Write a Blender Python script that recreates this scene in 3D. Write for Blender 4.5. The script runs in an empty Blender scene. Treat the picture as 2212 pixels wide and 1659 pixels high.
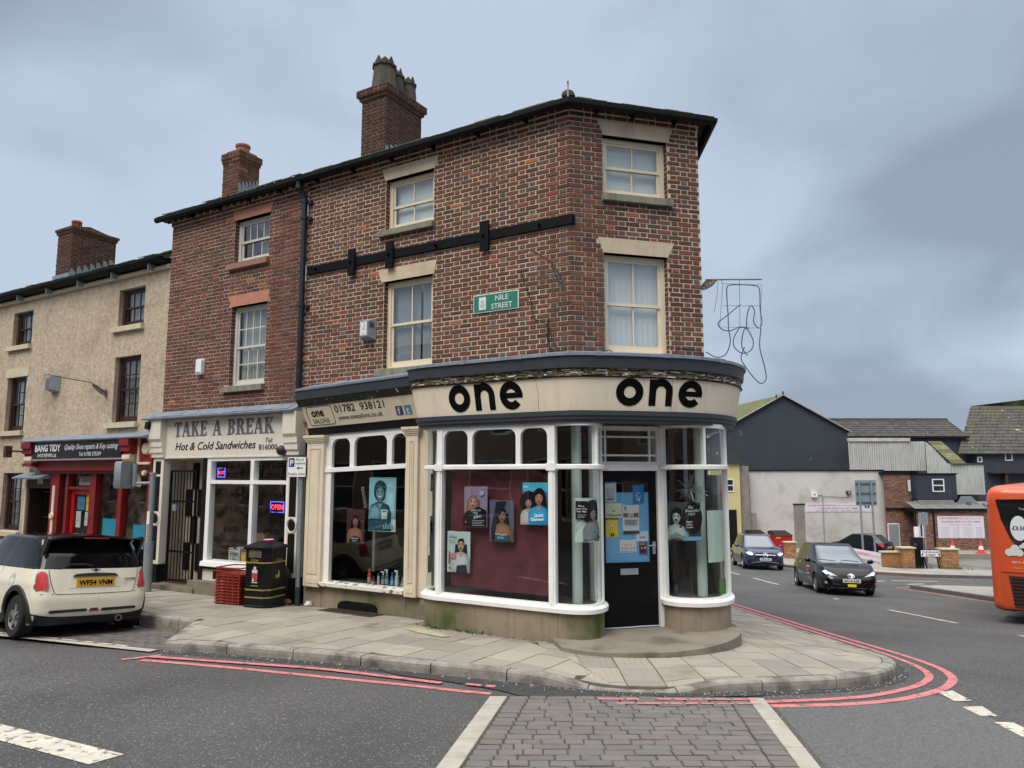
import bpy, bmesh, math, random
from mathutils import Vector, Matrix
R = random.Random(7)
sc = bpy.context.scene
COL = sc.collection

# ------------------------------------------------------------------ camera
cam = bpy.data.objects.new('camera', bpy.data.cameras.new('camera'))
COL.objects.link(cam)
cam.data.sensor_width = 36.0
cam.data.lens = 36.0 * 1600 / 2212
cam.data.clip_start = 0.05
cam.data.clip_end = 600
cam.location = (0, 0, 0)                      # eye level is z = 0
cam.rotation_euler = (math.radians(97.0), 0, 0)
sc.camera = cam

# ------------------------------------------------------------------ sky and sun
SUN_EL, SUN_ROT = math.radians(52), math.radians(215)
world = bpy.data.worlds.new('World')
sc.world = world
world.use_nodes = True
nt = world.node_tree
nt.nodes.clear()
wn = lambda t: nt.nodes.new(t)
wl = lambda a, b: nt.links.new(a, b)
out = wn('ShaderNodeOutputWorld')
sky = wn('ShaderNodeTexSky')
sky.sky_type = 'NISHITA'
sky.sun_disc = False
sky.sun_elevation = SUN_EL
sky.sun_rotation = SUN_ROT
bg_sky = wn('ShaderNodeBackground'); bg_sky.inputs[1].default_value = 0.10
wl(sky.outputs[0], bg_sky.inputs[0])
tc = wn('ShaderNodeTexCoord')
sep = wn('ShaderNodeSeparateXYZ'); wl(tc.outputs['Generated'], sep.inputs[0])
zc = wn('ShaderNodeMath'); zc.operation = 'MAXIMUM'; zc.inputs[1].default_value = 0.0
wl(sep.outputs[2], zc.inputs[0])
za = wn('ShaderNodeMath'); za.operation = 'ADD'; za.inputs[1].default_value = 0.42
wl(zc.outputs[0], za.inputs[0])
dv = wn('ShaderNodeVectorMath'); dv.operation = 'DIVIDE'
cz = wn('ShaderNodeCombineXYZ')
for k in range(3): wl(za.outputs[0], cz.inputs[k])
wl(tc.outputs['Generated'], dv.inputs[0]); wl(cz.outputs[0], dv.inputs[1])
def wnoise(scale, detail, rough, dist, off):
    mp = wn('ShaderNodeMapping'); mp.inputs['Location'].default_value = off
    wl(dv.outputs[0], mp.inputs[0])
    n = wn('ShaderNodeTexNoise')
    n.inputs['Scale'].default_value = scale; n.inputs['Detail'].default_value = detail
    n.inputs['Roughness'].default_value = rough; n.inputs['Distortion'].default_value = dist
    wl(mp.outputs[0], n.inputs[0])
    return n
n1 = wnoise(1.15, 3, 0.45, 0.2, (3.1, 1.7, 0.4))
n2 = wnoise(3.2, 4, 0.5, 0.4, (0.3, 5.2, 1.0))
mx = wn('ShaderNodeMix'); mx.data_type = 'FLOAT'; mx.inputs[0].default_value = 0.22
wl(n1.outputs[0], mx.inputs[2]); wl(n2.outputs[0], mx.inputs[3])
cr = wn('ShaderNodeValToRGB')
e = cr.color_ramp.elements
e[0].position = 0.42; e[0].color = (0.215, 0.255, 0.325, 1)
e[1].position = 0.57; e[1].color = (0.37, 0.435, 0.53, 1)
wl(mx.outputs[0], cr.inputs[0])
# overcast light: the cloud deck is brighter towards the zenith
gr = wn('ShaderNodeMapRange'); gr.inputs[1].default_value = 0.57; gr.inputs[2].default_value = 1.0
gr.inputs[3].default_value = 1.0; gr.inputs[4].default_value = 4.2
wl(sep.outputs[2], gr.inputs[0])
bg_cl = wn('ShaderNodeBackground')
zw = wn('ShaderNodeMapRange'); zw.inputs[1].default_value = 0.55; zw.inputs[2].default_value = 0.9
wl(sep.outputs[2], zw.inputs[0])
wm = wn('ShaderNodeMix'); wm.data_type = 'RGBA'; wm.inputs[7].default_value = (0.52, 0.52, 0.52, 1)
wl(zw.outputs[0], wm.inputs[0]); wl(cr.outputs[0], wm.inputs[6])
wl(wm.outputs[2], bg_cl.inputs[0]); wl(gr.outputs[0], bg_cl.inputs[1])
mxs = wn('ShaderNodeMixShader'); mxs.inputs[0].default_value = 0.94
wl(bg_sky.outputs[0], mxs.inputs[1]); wl(bg_cl.outputs[0], mxs.inputs[2])
wl(mxs.outputs[0], out.inputs[0])

sun = bpy.data.objects.new('sun', bpy.data.lights.new('sun', 'SUN'))
COL.objects.link(sun)
sun.data.energy = 1.5
sun.data.angle = math.radians(35)
sun.data.color = (1.0, 0.92, 0.80)
az = SUN_ROT
sd = Vector((math.sin(az) * math.cos(SUN_EL), math.cos(az) * math.cos(SUN_EL), math.sin(SUN_EL)))
sun.rotation_euler = sd.to_track_quat('Z', 'Y').to_euler()
sun.location = (0, -20, 40)

sc.view_settings.view_transform = 'Standard'
sc.view_settings.look = 'None'
sc.view_settings.exposure = 0.55
sc.view_settings.gamma = 1.0
sc.view_settings.use_curve_mapping = False
sc.render.engine = 'CYCLES'
sc.cycles.max_bounces = 5
sc.cycles.diffuse_bounces = 3
sc.cycles.glossy_bounces = 3
sc.cycles.transmission_bounces = 2
sc.cycles.transparent_max_bounces = 12
sc.cycles.caustics_reflective = False
sc.cycles.caustics_refractive = False
sc.cycles.sample_clamp_indirect = 4.0

# ------------------------------------------------------------------ colours and materials
def lin(c):
    c = c / 255.0
    return c / 12.92 if c <= 0.04045 else ((c + 0.055) / 1.055) ** 2.4
def S(r, g, b, k=1.0):
    return (min(lin(r) * k, .95), min(lin(g) * k, .95), min(lin(b) * k, .95))

MATS = {}
def mat(name, col, rough=0.7, var=0.15, scale=6.0, bump=0.0, bscale=60.0, metal=0.0, spec=0.5, coat=0.0,
        attr=False, stain=None, stscale=2.0, stlo=0.5, sthi=0.65, emit=None, estr=0.0, detail=4.0, sheen=0.0,
        streak=None, speck=None):
    """principled material: noise-varied colour, optional per-piece colour attribute, blotchy stain and bump"""
    if name in MATS: return MATS[name]
    m = bpy.data.materials.new(name); m.use_nodes = True
    t = m.node_tree; N = t.nodes; L = t.links
    b = N['Principled BSDF']
    b.inputs['Roughness'].default_value = rough
    b.inputs['Metallic'].default_value = metal
    b.inputs['Specular IOR Level'].default_value = spec
    b.inputs['Coat Weight'].default_value = coat
    tc = N.new('ShaderNodeTexCoord')
    geo = N.new('ShaderNodeNewGeometry')
    def noise(s, det=detail, vec=None, rg=.55):
        n = N.new('ShaderNodeTexNoise'); n.inputs['Scale'].default_value = s; n.inputs['Detail'].default_value = det
        n.inputs['Roughness'].default_value = rg
        L.new(vec or geo.outputs['Position'], n.inputs['Vector']); return n
    def mixc(f, a, c2, mode='MIX'):
        x = N.new('ShaderNodeMix'); x.data_type = 'RGBA'; x.blend_type = mode
        for i, v in ((0, f), (6, a), (7, c2)):
            if hasattr(v, 'is_linked') or hasattr(v, 'links'): L.new(v, x.inputs[i])
            elif i == 0: x.inputs[0].default_value = v
            else: x.inputs[i].default_value = (*v, 1)
        return x.outputs[2]
    n = noise(scale)
    r = N.new('ShaderNodeMapRange'); r.inputs[1].default_value = .3; r.inputs[2].default_value = .7
    L.new(n.outputs[0], r.inputs[0])
    lo = tuple(c * (1 - var) for c in col); hi = tuple(min(c * (1 + var), .97) for c in col)
    c = mixc(r.outputs[0], lo, hi)
    if attr:
        a = N.new('ShaderNodeAttribute'); a.attribute_name = 'Col'
        c = mixc(1.0, c, a.outputs[0], 'MULTIPLY')
    if streak:                                                   # rain streaks: noise stretched downwards
        mp = N.new('ShaderNodeMapping'); mp.inputs['Scale'].default_value = (9, 9, .7)
        L.new(geo.outputs['Position'], mp.inputs[0])
        n3 = noise(1.0, 3, mp.outputs[0])
        r3 = N.new('ShaderNodeMapRange'); r3.inputs[1].default_value = .52; r3.inputs[2].default_value = .75
        r3.inputs[4].default_value = streak[1]
        L.new(n3.outputs[0], r3.inputs[0]); c = mixc(r3.outputs[0], c, streak[0])
    if stain:
        n2 = noise(stscale, 6)
        r2 = N.new('ShaderNodeMapRange'); r2.inputs[1].default_value = stlo; r2.inputs[2].default_value = sthi
        L.new(n2.outputs[0], r2.inputs[0]); c = mixc(r2.outputs[0], c, stain)
    if speck:
        n4 = noise(speck[1], 2)
        r4 = N.new('ShaderNodeMapRange'); r4.inputs[1].default_value = speck[2]; r4.inputs[2].default_value = speck[2] + .06
        L.new(n4.outputs[0], r4.inputs[0]); c = mixc(r4.outputs[0], c, speck[0])
    L.new(c, b.inputs['Base Color'])
    if bump:
        nb = noise(bscale, 5)
        bp = N.new('ShaderNodeBump'); bp.inputs['Strength'].default_value = bump; bp.inputs['Distance'].default_value = .02
        L.new(nb.outputs[0], bp.inputs['Height']); L.new(bp.outputs[0], b.inputs['Normal'])
    if emit:
        b.inputs['Emission Color'].default_value = (*emit, 1); b.inputs['Emission Strength'].default_value = estr
    MATS[name] = m
    return m

def glass_mat(name, tint=(.9, .95, .95), refl=1.0, ior=1.5, rough=.0):
    """thin window glass: see-through plus Fresnel reflection"""
    if name in MATS: return MATS[name]
    m = bpy.data.materials.new(name); m.use_nodes = True
    t = m.node_tree; N = t.nodes; L = t.links
    N.remove(N['Principled BSDF']); o = N['Material Output']
    tr = N.new('ShaderNodeBsdfTransparent'); tr.inputs[0].default_value = (*tint, 1)
    gl = N.new('ShaderNodeBsdfGlossy'); gl.inputs['Roughness'].default_value = rough
    g0 = N.new('ShaderNodeNewGeometry'); dt = N.new('ShaderNodeVectorMath'); dt.operation = 'DOT_PRODUCT'
    L.new(g0.outputs['Normal'], dt.inputs[0]); L.new(g0.outputs['Incoming'], dt.inputs[1])
    def mth(op, a, b=None):
        q = N.new('ShaderNodeMath'); q.operation = op
        for i, v in enumerate((a, b)):
            if v is None: continue
            if isinstance(v, (int, float)): q.inputs[i].default_value = v
            else: L.new(v, q.inputs[i])
        return q
    ab = mth('ABSOLUTE', dt.outputs['Value']); om = mth('SUBTRACT', 1.0, ab.outputs[0]); pw = mth('POWER', om.outputs[0], 5.0)
    fr = mth('MULTIPLY_ADD', pw.outputs[0], .9); fr.inputs[2].default_value = .085       # Schlick, two surfaces of a thin pane
    mu = mth('MULTIPLY', fr.outputs[0], refl); mu.use_clamp = True
    nz = N.new('ShaderNodeTexNoise'); nz.inputs['Scale'].default_value = 2.2
    ge = N.new('ShaderNodeNewGeometry'); L.new(ge.outputs['Position'], nz.inputs[0])
    bp = N.new('ShaderNodeBump'); bp.inputs['Strength'].default_value = .06; bp.inputs['Distance'].default_value = .02
    L.new(nz.outputs[0], bp.inputs['Height']); L.new(bp.outputs[0], gl.inputs['Normal'])
    mx = N.new('ShaderNodeMixShader')
    L.new(mu.outputs[0], mx.inputs[0])
    L.new(tr.outputs[0], mx.inputs[1]); L.new(gl.outputs[0], mx.inputs[2]); L.new(mx.outputs[0], o.inputs[0])
    MATS[name] = m
    return m

WHITE = mat('white_paint', S(240, 240, 237), .45, .05, 5, .05, 40)
CREAM = mat('cream_paint', S(222, 209, 186), .5, .05, 3, .08, 30, streak=(S(150, 138, 118), .35))
BLACKP = mat('black_paint', S(20, 20, 23), .5, .2, 4, spec=.25)
GREYP = mat('slate_grey_paint', S(58, 63, 69), .55, .12, 4, .05, 40)
LEAD = mat('lead_sheet', S(128, 138, 152), .55, .2, 5, .15, 14, metal=.0, streak=(S(90, 98, 108), .5))
INK = mat('black_lettering', S(14, 13, 14), .8, .05, spec=.1)
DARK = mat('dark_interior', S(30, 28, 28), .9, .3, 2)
GLASS = glass_mat('window_glass')
PRINT = mat('printed_paper', (1, 1, 1), .7, .02, attr=True, spec=.15)
UPGL = glass_mat('upper_window_glass', refl=2.2)
PAINTC = mat('coloured_paint', (1, 1, 1), .5, .06, attr=True)
METAL = mat('galvanised_metal', S(150, 158, 165), .5, .12, 8, metal=.3)

# ------------------------------------------------------------------ frames
aN, aC = math.radians(58.8), math.radians(74.9)
tN = Vector((-math.sin(aN), math.cos(aN), 0)); nN = Vector((-math.cos(aN), -math.sin(aN), 0))
tC = Vector((math.sin(aC), math.cos(aC), 0)); nC = Vector((math.cos(aC), -math.sin(aC), 0))
CN = Vector((0.8666, 10.6448, 0))
def frame(o, t, n):
    return lambda u, v, w=0.0: o + t * u + n * w + Vector((0, 0, v))
FN = frame(CN, tN, nN)            # Nile Street front: u runs to the left seen from the street, w out of the wall
FC = frame(CN, tC, nC)            # chamfered corner: u runs to the right
CR = CN + tC * 2.15               # right end of the chamfer
tR = Vector((.045, .999, 0)); nR = Vector((.999, -.045, 0))
FR = frame(CR, tR, nR)            # main road side
def FY(y0):                       # background planes facing the camera side
    return lambda u, v, w=0.0: Vector((u, y0 - w, v))
def FW(u, v, w=0.0): return Vector((u, v, w))
def sp(s): return s if s > 20 else math.log1p(math.exp(s))
def H(x, y):                      # road level; the ground falls away to the right and beyond
    s = .447 * (x - 1.0) + .894 * (y - 9.8)
    z = -2.25 - .093 * sp(s) + .03 * sp(s - 15)
    return max(z, -5.2) if z < -5.0 else z
def HP(x, y): return H(x, y) + .11   # pavement level

# ------------------------------------------------------------------ mesh builder
BASE = {}
class MB:
    def __init__(s): s.v = []; s.f = []; s.c = []
    def add(s, vs, fs, col=None):
        o = len(s.v); s.v += [Vector(p) for p in vs]
        for f in fs: s.f.append([i + o for i in f]); s.c.append(col)
        return s
    def box(s, F, u0, u1, v0, v1, w0, w1, col=None):
        p = [F(u, v, w) for w in (w0, w1) for v in (v0, v1) for u in (u0, u1)]
        return s.add(p, [(0, 1, 3, 2), (4, 6, 7, 5), (0, 4, 5, 1), (2, 3, 7, 6), (0, 2, 6, 4), (1, 5, 7, 3)], col)
    def quad(s, a, b, c, d, col=None): return s.add([a, b, c, d], [(0, 1, 2, 3)], col)
    def rect(s, F, u0, u1, v0, v1, w, col=None):
        return s.quad(F(u0, v0, w), F(u1, v0, w), F(u1, v1, w), F(u0, v1, w), col)
    def prism(s, F, pts, w0, w1, col=None):
        n = len(pts)
        vs = [F(u, v, w0) for u, v in pts] + [F(u, v, w1) for u, v in pts]
        fs = [tuple(range(n)), tuple(range(2 * n - 1, n - 1, -1))] + [(i, (i + 1) % n, n + (i + 1) % n, n + i) for i in range(n)]
        return s.add(vs, fs, col)
    def poly(s, F, pts, w, col=None): return s.add([F(u, v, w) for u, v in pts], [tuple(range(len(pts)))], col)
    def ellipse(s, F, u, v, a, b, w, col=None, n=20, a0=0, a1=2 * math.pi):
        return s.poly(F, [(u + a * math.cos(a0 + (a1 - a0) * i / n), v + b * math.sin(a0 + (a1 - a0) * i / n)) for i in range(n)], w, col)
    def cyl(s, p0, p1, r0, r1=None, n=12, cap=True, col=None):
        p0, p1 = Vector(p0), Vector(p1); r1 = r0 if r1 is None else r1
        d = (p1 - p0).normalized(); a = d.orthogonal().normalized(); b = d.cross(a)
        vs = []
        for p, r in ((p0, r0), (p1, r1)):
            vs += [p + (a * math.cos(2 * math.pi * i / n) + b * math.sin(2 * math.pi * i / n)) * r for i in range(n)]
        fs = [(i, (i + 1) % n, n + (i + 1) % n, n + i) for i in range(n)]
        if cap: fs += [tuple(range(n - 1, -1, -1)), tuple(range(n, 2 * n))]
        return s.add(vs, fs, col)
    def tube(s, path, r, n=6, col=None):
        path = [Vector(p) for p in path]
        rings = []; prev = None
        for i, p in enumerate(path):
            d = (path[min(i + 1, len(path) - 1)] - path[max(i - 1, 0)]).normalized()
            a = d.orthogonal().normalized() if prev is None else (prev - d * prev.dot(d)).normalized()
            prev = a; b = d.cross(a)
            rings.append([p + (a * math.cos(2 * math.pi * k / n) + b * math.sin(2 * math.pi * k / n)) * r for k in range(n)])
        vs = [q for g in rings for q in g]
        fs = [(i * n + k, i * n + (k + 1) % n, (i + 1) * n + (k + 1) % n, (i + 1) * n + k) for i in range(len(path) - 1) for k in range(n)]
        fs += [tuple(range(n - 1, -1, -1)), tuple(range((len(path) - 1) * n, len(path) * n))]
        return s.add(vs, fs, col)
    def ball(s, c, rx, ry=None, rz=None, nu=12, nv=8, col=None):
        ry = rx if ry is None else ry; rz = rx if rz is None else rz; c = Vector(c)
        vs = [c + Vector((0, 0, rz))]
        for j in range(1, nv):
            t = math.pi * j / nv
            vs += [c + Vector((rx * math.sin(t) * math.cos(2 * math.pi * i / nu), ry * math.sin(t) * math.sin(2 * math.pi * i / nu), rz * math.cos(t))) for i in range(nu)]
        vs.append(c - Vector((0, 0, rz))); fs = []
        for i in range(nu): fs.append((0, 1 + i, 1 + (i + 1) % nu))
        for j in range(nv - 2):
            for i in range(nu): a = 1 + j * nu; fs.append((a + i, a + nu + i, a + nu + (i + 1) % nu, a + (i + 1) % nu))
        l = len(vs) - 1; a = 1 + (nv - 2) * nu
        for i in range(nu): fs.append((l, a + (i + 1) % nu, a + i))
        return s.add(vs, fs, col)
    def sweep(s, path, prof, zf=None, closed=True, caps=True, col=None):
        """sweep a profile of (outward offset, z) along a plan path of (x, y); zf adds ground height"""
        P = [Vector((p[0], p[1])) for p in path]; n = len(P); m = len(prof); vs = []
        for i, p in enumerate(P):
            d0 = (P[i] - P[i - 1]).normalized() if i else (P[1] - P[0]).normalized()
            d1 = (P[i + 1] - P[i]).normalized() if i < n - 1 else d0
            d = (d0 + d1).normalized(); nn = Vector((d.y, -d.x)); k = 1 / max(.5, nn.dot(Vector((d0.y, -d0.x))))
            g = zf(p.x, p.y) if zf else 0
            vs += [(p.x + nn.x * o * k, p.y + nn.y * o * k, z + g) for o, z in prof]
        fs = []
        for i in range(n - 1):
            for k in range(m if closed else m - 1):
                fs.append((i * m + k, i * m + (k + 1) % m, (i + 1) * m + (k + 1) % m, (i + 1) * m + k))
        if caps and closed: fs += [tuple(range(m)), tuple(range(n * m - 1, (n - 1) * m - 1, -1))]
        return s.add(vs, fs, col)
    def text(s, F, txt, u, v, size, w=0.0, sx=1, align='L', depth=0.0, bold=0.0, shear=0.0, xs=1.0, col=None, rot=0.0, arc=None):
        vs, fs, wd = text_shape(txt, bold, shear)
        off = {'L': 0, 'C': -wd / 2, 'R': -wd}[align]; ca, sa = math.cos(rot), math.sin(rot)
        def P(x, y, d):
            x = (x + off) * size * xs; y = y * size
            x, y = x * ca - y * sa, x * sa + y * ca
            if arc: y += arc * (1 - (2 * x / (wd * size * xs)) ** 2)
            return F(u + sx * x, v + y, w + d)
        s.add([P(x, y, depth) for x, y in vs], fs, col)
        return s
    def build(s, name, material, parent=None, kind=None, smooth=False, label=None, cat=None, group=None, recalc=True, local=False):
        b = BASE.get(parent, Vector((0, 0, 0))) if parent else Vector((0, 0, 0))
        if local: b = Vector((0, 0, 0))
        me = bpy.data.meshes.new(name)
        me.from_pydata([p - b for p in s.v], [], s.f)
        if any(c is not None for c in s.c):
            at = me.color_attributes.new('Col', 'FLOAT_COLOR', 'CORNER'); d = []
            for f, c in zip(s.f, s.c):
                if c and isinstance(c[0], tuple): d += [x for k in c for x in (*k, 1)]
                else: d += list((*(c or (1, 1, 1)), 1)) * len(f)
            at.data.foreach_set('color', d)
        if recalc:
            bm = bmesh.new(); bm.from_mesh(me); bmesh.ops.recalc_face_normals(bm, faces=bm.faces); bm.to_mesh(me); bm.free()
        me.materials.append(material)
        if smooth:
            me.polygons.foreach_set('use_smooth', [True] * len(me.polygons))
            try: me.set_sharp_from_angle(angle=math.radians(38))
            except Exception: pass
        o = bpy.data.objects.new(name, me); COL.objects.link(o)
        if parent: o.parent = parent; BASE[o] = BASE.get(parent, Vector((0, 0, 0))) if not local else b
        return tag(o, label, cat, group, kind)

def tag(o, label=None, cat=None, group=None, kind=None):
    for k, v in (('label', label), ('category', cat), ('group', group), ('kind', kind)):
        if v: o[k] = v
    return o
def thing(name, label, cat, loc=(0, 0, 0), group=None):
    o = bpy.data.objects.new(name, None); COL.objects.link(o)
    o.location = loc; o.empty_display_size = .2; BASE[o] = Vector(loc)
    return tag(o, label, cat, group)
_TX = {}
def text_shape(txt, bold=0.0, shear=0.0):
    key = (txt, bold, shear)
    if key in _TX: return _TX[key]
    cu = bpy.data.curves.new('t', 'FONT'); cu.body = txt; cu.size = 1; cu.offset = bold; cu.shear = shear; cu.resolution_u = 3
    ob = bpy.data.objects.new('t', cu); me = ob.to_mesh()
    vs = [(p.co.x, p.co.y) for p in me.vertices]; fs = [tuple(p.vertices) for p in me.polygons]
    bpy.data.objects.remove(ob); bpy.data.curves.remove(cu)
    wd = max([p[0] for p in vs] + [.1])
    _TX[key] = (vs, fs, wd)
    return _TX[key]
def smooth_path(pts, n=6):
    """Catmull-Rom through plan points"""
    P = [Vector(p) for p in pts]; P = [P[0] * 2 - P[1]] + P + [P[-1] * 2 - P[-2]]; o = []
    for i in range(1, len(P) - 2):
        for k in range(n):
            t = k / n; a, b, c, d = P[i - 1:i + 3]
            o.append(.5 * ((2 * b) + (c - a) * t + (2 * a - 5 * b + 4 * c - d) * t * t + (3 * b - a - 3 * c + d) * t ** 3))
    o.append(P[-2]); return o
def offset_path(path, o):
    P = [Vector((p[0], p[1])) for p in path]; n = len(P); r = []
    for i, p in enumerate(P):
        d0 = (P[i] - P[i - 1]).normalized() if i else (P[1] - P[0]).normalized()
        d1 = (P[i + 1] - P[i]).normalized() if i < n - 1 else d0
        d = (d0 + d1).normalized(); r.append(p + Vector((d.y, -d.x)) * o)
    return r
def path_frame(path, lean=0.0, z0=0.0):
    """frame along a plan path: u = arc length, v = height, w = outward; lean tips the top outward"""
    P = [Vector((p[0], p[1])) for p in path]; L = [0]
    for i in range(1, len(P)): L.append(L[-1] + (P[i] - P[i - 1]).length)
    def f(u, v, w=0.0):
        i = 0
        while i < len(P) - 2 and u > L[i + 1]: i += 1
        d = (P[i + 1] - P[i]).normalized(); q = P[i] + d * (u - L[i])
        k = (u - L[i]) / max(1e-6, L[i + 1] - L[i])
        da = (P[min(i + 2, len(P) - 1)] - P[i]).normalized() if k > .5 else d
        nn = Vector((d.y, -d.x)); o = w + (v - z0) * lean
        return Vector((q.x + nn.x * o, q.y + nn.y * o, v))
    f.length = L[-1]
    return f
def xyN(u, w): q = FN(u, 0, w); return (q.x, q.y)
def clip_poly(sub, clip):
    """part of polygon sub inside the convex polygon clip (both lists of (x, y), clip counter-clockwise)"""
    out = list(sub)
    for i in range(len(clip)):
        a, b = clip[i], clip[(i + 1) % len(clip)]
        ins = lambda p: (b[0] - a[0]) * (p[1] - a[1]) - (b[1] - a[1]) * (p[0] - a[0]) >= 0
        src, out = out, []
        for j in range(len(src)):
            p, q = src[j - 1], src[j]
            ip, iq = ins(p), ins(q)
            if ip != iq:
                d1 = (b[0] - a[0]) * (p[1] - a[1]) - (b[1] - a[1]) * (p[0] - a[0])
                d2 = (b[0] - a[0]) * (q[1] - a[1]) - (b[1] - a[1]) * (q[0] - a[0])
                t = d1 / (d1 - d2); out.append((p[0] + (q[0] - p[0]) * t, p[1] + (q[1] - p[1]) * t))
            if iq: out.append(q)
        if not out: return []
    return out
def area(p): return .5 * sum(p[i - 1][0] * p[i][1] - p[i][0] * p[i - 1][1] for i in range(len(p)))

# ------------------------------------------------------------------ brickwork
PAL_STRETCH = [S(*c, 1.42) for c in ((104, 68, 56), (98, 65, 55), (92, 64, 55), (108, 70, 57), (110, 72, 60), (100, 63, 54), (90, 63, 55), (102, 71, 59), (95, 67, 57), (84, 61, 54))]
PAL_HEAD = [S(*c, 1.4) for c in ((88, 82, 82), (92, 82, 78), (86, 72, 68), (98, 70, 61), (84, 76, 76), (94, 68, 59))]
PAL_RARE = [S(*c, 1.35) for c in ((148, 92, 64), (132, 66, 54), (128, 86, 66))]
BRICK = mat('brick_face', (1, 1, 1), .88, .22, 16, .4, 55, attr=True, stain=S(60, 50, 45), stscale=.9, stlo=.52, sthi=.95, spec=.3)
MORTAR = mat('lime_mortar', S(208, 188, 163), .95, .14, 5, .2, 40)
def brick_list(u0, u1, z0, z1, holes, seed, rowh=.075, st=.225, hd=.1025, j=.0135, bond='flemish'):
    r = random.Random(seed); out = []; z = z1 - rowh; row = 0
    while z > z0 - 1e-6:
        zm = z + rowh / 2
        cut = []
        for h in holes:
            iv = h(zm)
            if iv: cut.append(iv)
        u = u0 - (0 if row % 2 == 0 else (st + hd) / 2 + j * .5); k = 0 if row % 2 == 0 else 0
        k = 0
        while u < u1:
            ln = (st if k % 2 == 0 else hd) if bond == 'flemish' else st
            a, b = max(u, u0) , min(u + ln, u1)
            segs = [(a, b)] if b - a > .02 else []
            for c0, c1 in cut:
                ns = []
                for a, b in segs:
                    if c1 <= a or c0 >= b: ns.append((a, b)); continue
                    if c0 - j > a: ns.append((a, c0 - j * .3))
                    if c1 + j < b: ns.append((c1 + j * .3, b))
                segs = ns
            for a, b in segs:
                if b - a > .03:
                    p = PAL_STRETCH if ln > .15 else PAL_HEAD
                    c = r.choice(PAL_RARE) if r.random() < .035 else r.choice(p)
                    if ln < .15 and r.random() < .35: c = r.choice(PAL_STRETCH)
                    f = r.choice((.84, .92, 1.0, 1.08, 1.16))
                    out.append((a, b, z + j / 2 + r.uniform(-.002, .002), z + rowh - j / 2 + r.uniform(-.002, .002), tuple(x * f for x in c)))
            u += ln + j; k += 1
        z -= rowh; row += 1
    return out
def brick_mesh(mb, F, bricks, seed=1, tint=(1, 1, 1), w0=0.0, pr=.009):
    r = random.Random(seed); q = lambda a: r.uniform(-a, a)
    for a, b, z0, z1, c in bricks:
        w = w0 + pr + q(.003); e = .006; jt = .003
        c = tuple(x * t for x, t in zip(c, tint))
        o = [F(a, z0, w0 - .002), F(b, z0, w0 - .002), F(b, z1, w0 - .002), F(a, z1, w0 - .002)]
        i = [F(a + e + q(jt), z0 + e + q(jt), w), F(b - e + q(jt), z0 + e + q(jt), w), F(b - e + q(jt), z1 - e + q(jt), w), F(a + e + q(jt), z1 - e + q(jt), w)]
        mb.add(o + i, [(4, 5, 6, 7), (0, 1, 5, 4), (1, 2, 6, 5), (2, 3, 7, 6), (3, 0, 4, 7)], c)
def split_near(items, nmax, key):
    """the nmax pieces that show largest, and the rest"""
    s = sorted(items, key=key); return s[:nmax], s[nmax:]
def brick_objects(F, bricks, parent, tint=(1, 1, 1), material=None, pr=.011, seed=5):
    """bricks as objects of their own; alike bricks share mesh data (length and colour classes)"""
    cache = {}; r = random.Random(seed)
    o0 = F(0, 0, 0); tu = F(1, 0, 0) - o0; tw = F(0, 0, 1) - o0
    rot = Matrix((( tu.x, 0, tw.x), (tu.y, 0, tw.y), (0, 1, 0))).to_4x4()
    for a, b, z0, z1, c in bricks:
        ln = round((b - a) / .012) * .012; hh = .064; ck = c
        kk = (ln, ck, r.randrange(2))
        if kk not in cache:
            m = MB(); q = lambda s: r.uniform(-s, s); e = .006; j = .003; h = hh / 2; l = ln / 2
            o = [(-l, -h, -.002), (l, -h, -.002), (l, h, -.002), (-l, h, -.002)]
            i = [(-l + e + q(j), -h + e + q(j), pr), (l - e + q(j), -h + e + q(j), pr), (l - e + q(j), h - e + q(j), pr), (-l + e + q(j), h - e + q(j), pr)]
            m.add(o + i, [(4, 5, 6, 7), (0, 1, 5, 4), (1, 2, 6, 5), (2, 3, 7, 6), (3, 0, 4, 7)], tuple(x * t for x, t in zip(ck, tint)))
            ob = m.build('brick', material or BRICK, parent, recalc=False, local=True); cache[kk] = ob.data
        else:
            ob = bpy.data.objects.new('brick', cache[kk]); COL.objects.link(ob); ob.parent = parent; BASE[ob] = BASE[parent]
        ob.matrix_local = Matrix.Translation(F((a + b) / 2, (z0 + z1) / 2, r.uniform(-.002, .002)) - BASE[parent]) @ rot
def rect_hole(u0, u1, z0, z1): return lambda z: (u0, u1) if z0 < z < z1 else None
def trap_hole(a0, a1, z0, b0, b1, z1):
    def f(z):
        if not z0 < z < z1: return None
        t = (z - z0) / (z1 - z0); return (a0 + (b0 - a0) * t, a1 + (b1 - a1) * t)
    return f
def wall_sheet(mb, F, u0, u1, z0, z1, holes, w=0.0, reveal=.12):
    """wall face with rectangular openings and their reveals"""
    us = sorted({u0, u1} | {h[0] for h in holes} | {h[1] for h in holes}); zs = sorted({z0, z1} | {h[2] for h in holes} | {h[3] for h in holes})
    for i in range(len(us) - 1):
        for k in range(len(zs) - 1):
            cu, cz = (us[i] + us[i + 1]) / 2, (zs[k] + zs[k + 1]) / 2
            if any(h[0] < cu < h[1] and h[2] < cz < h[3] for h in holes): continue
            mb.rect(F, us[i], us[i + 1], zs[k], zs[k + 1], w)
    for a, b, c, d in holes:
        for (p, q) in (((a, c), (a, d)), ((b, c), (b, d)), ((a, d), (b, d)), ((a, c), (b, c))):
            mb.quad(F(p[0], p[1], w), F(q[0], q[1], w), F(q[0], q[1], w - reveal), F(p[0], p[1], w - reveal))
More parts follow.
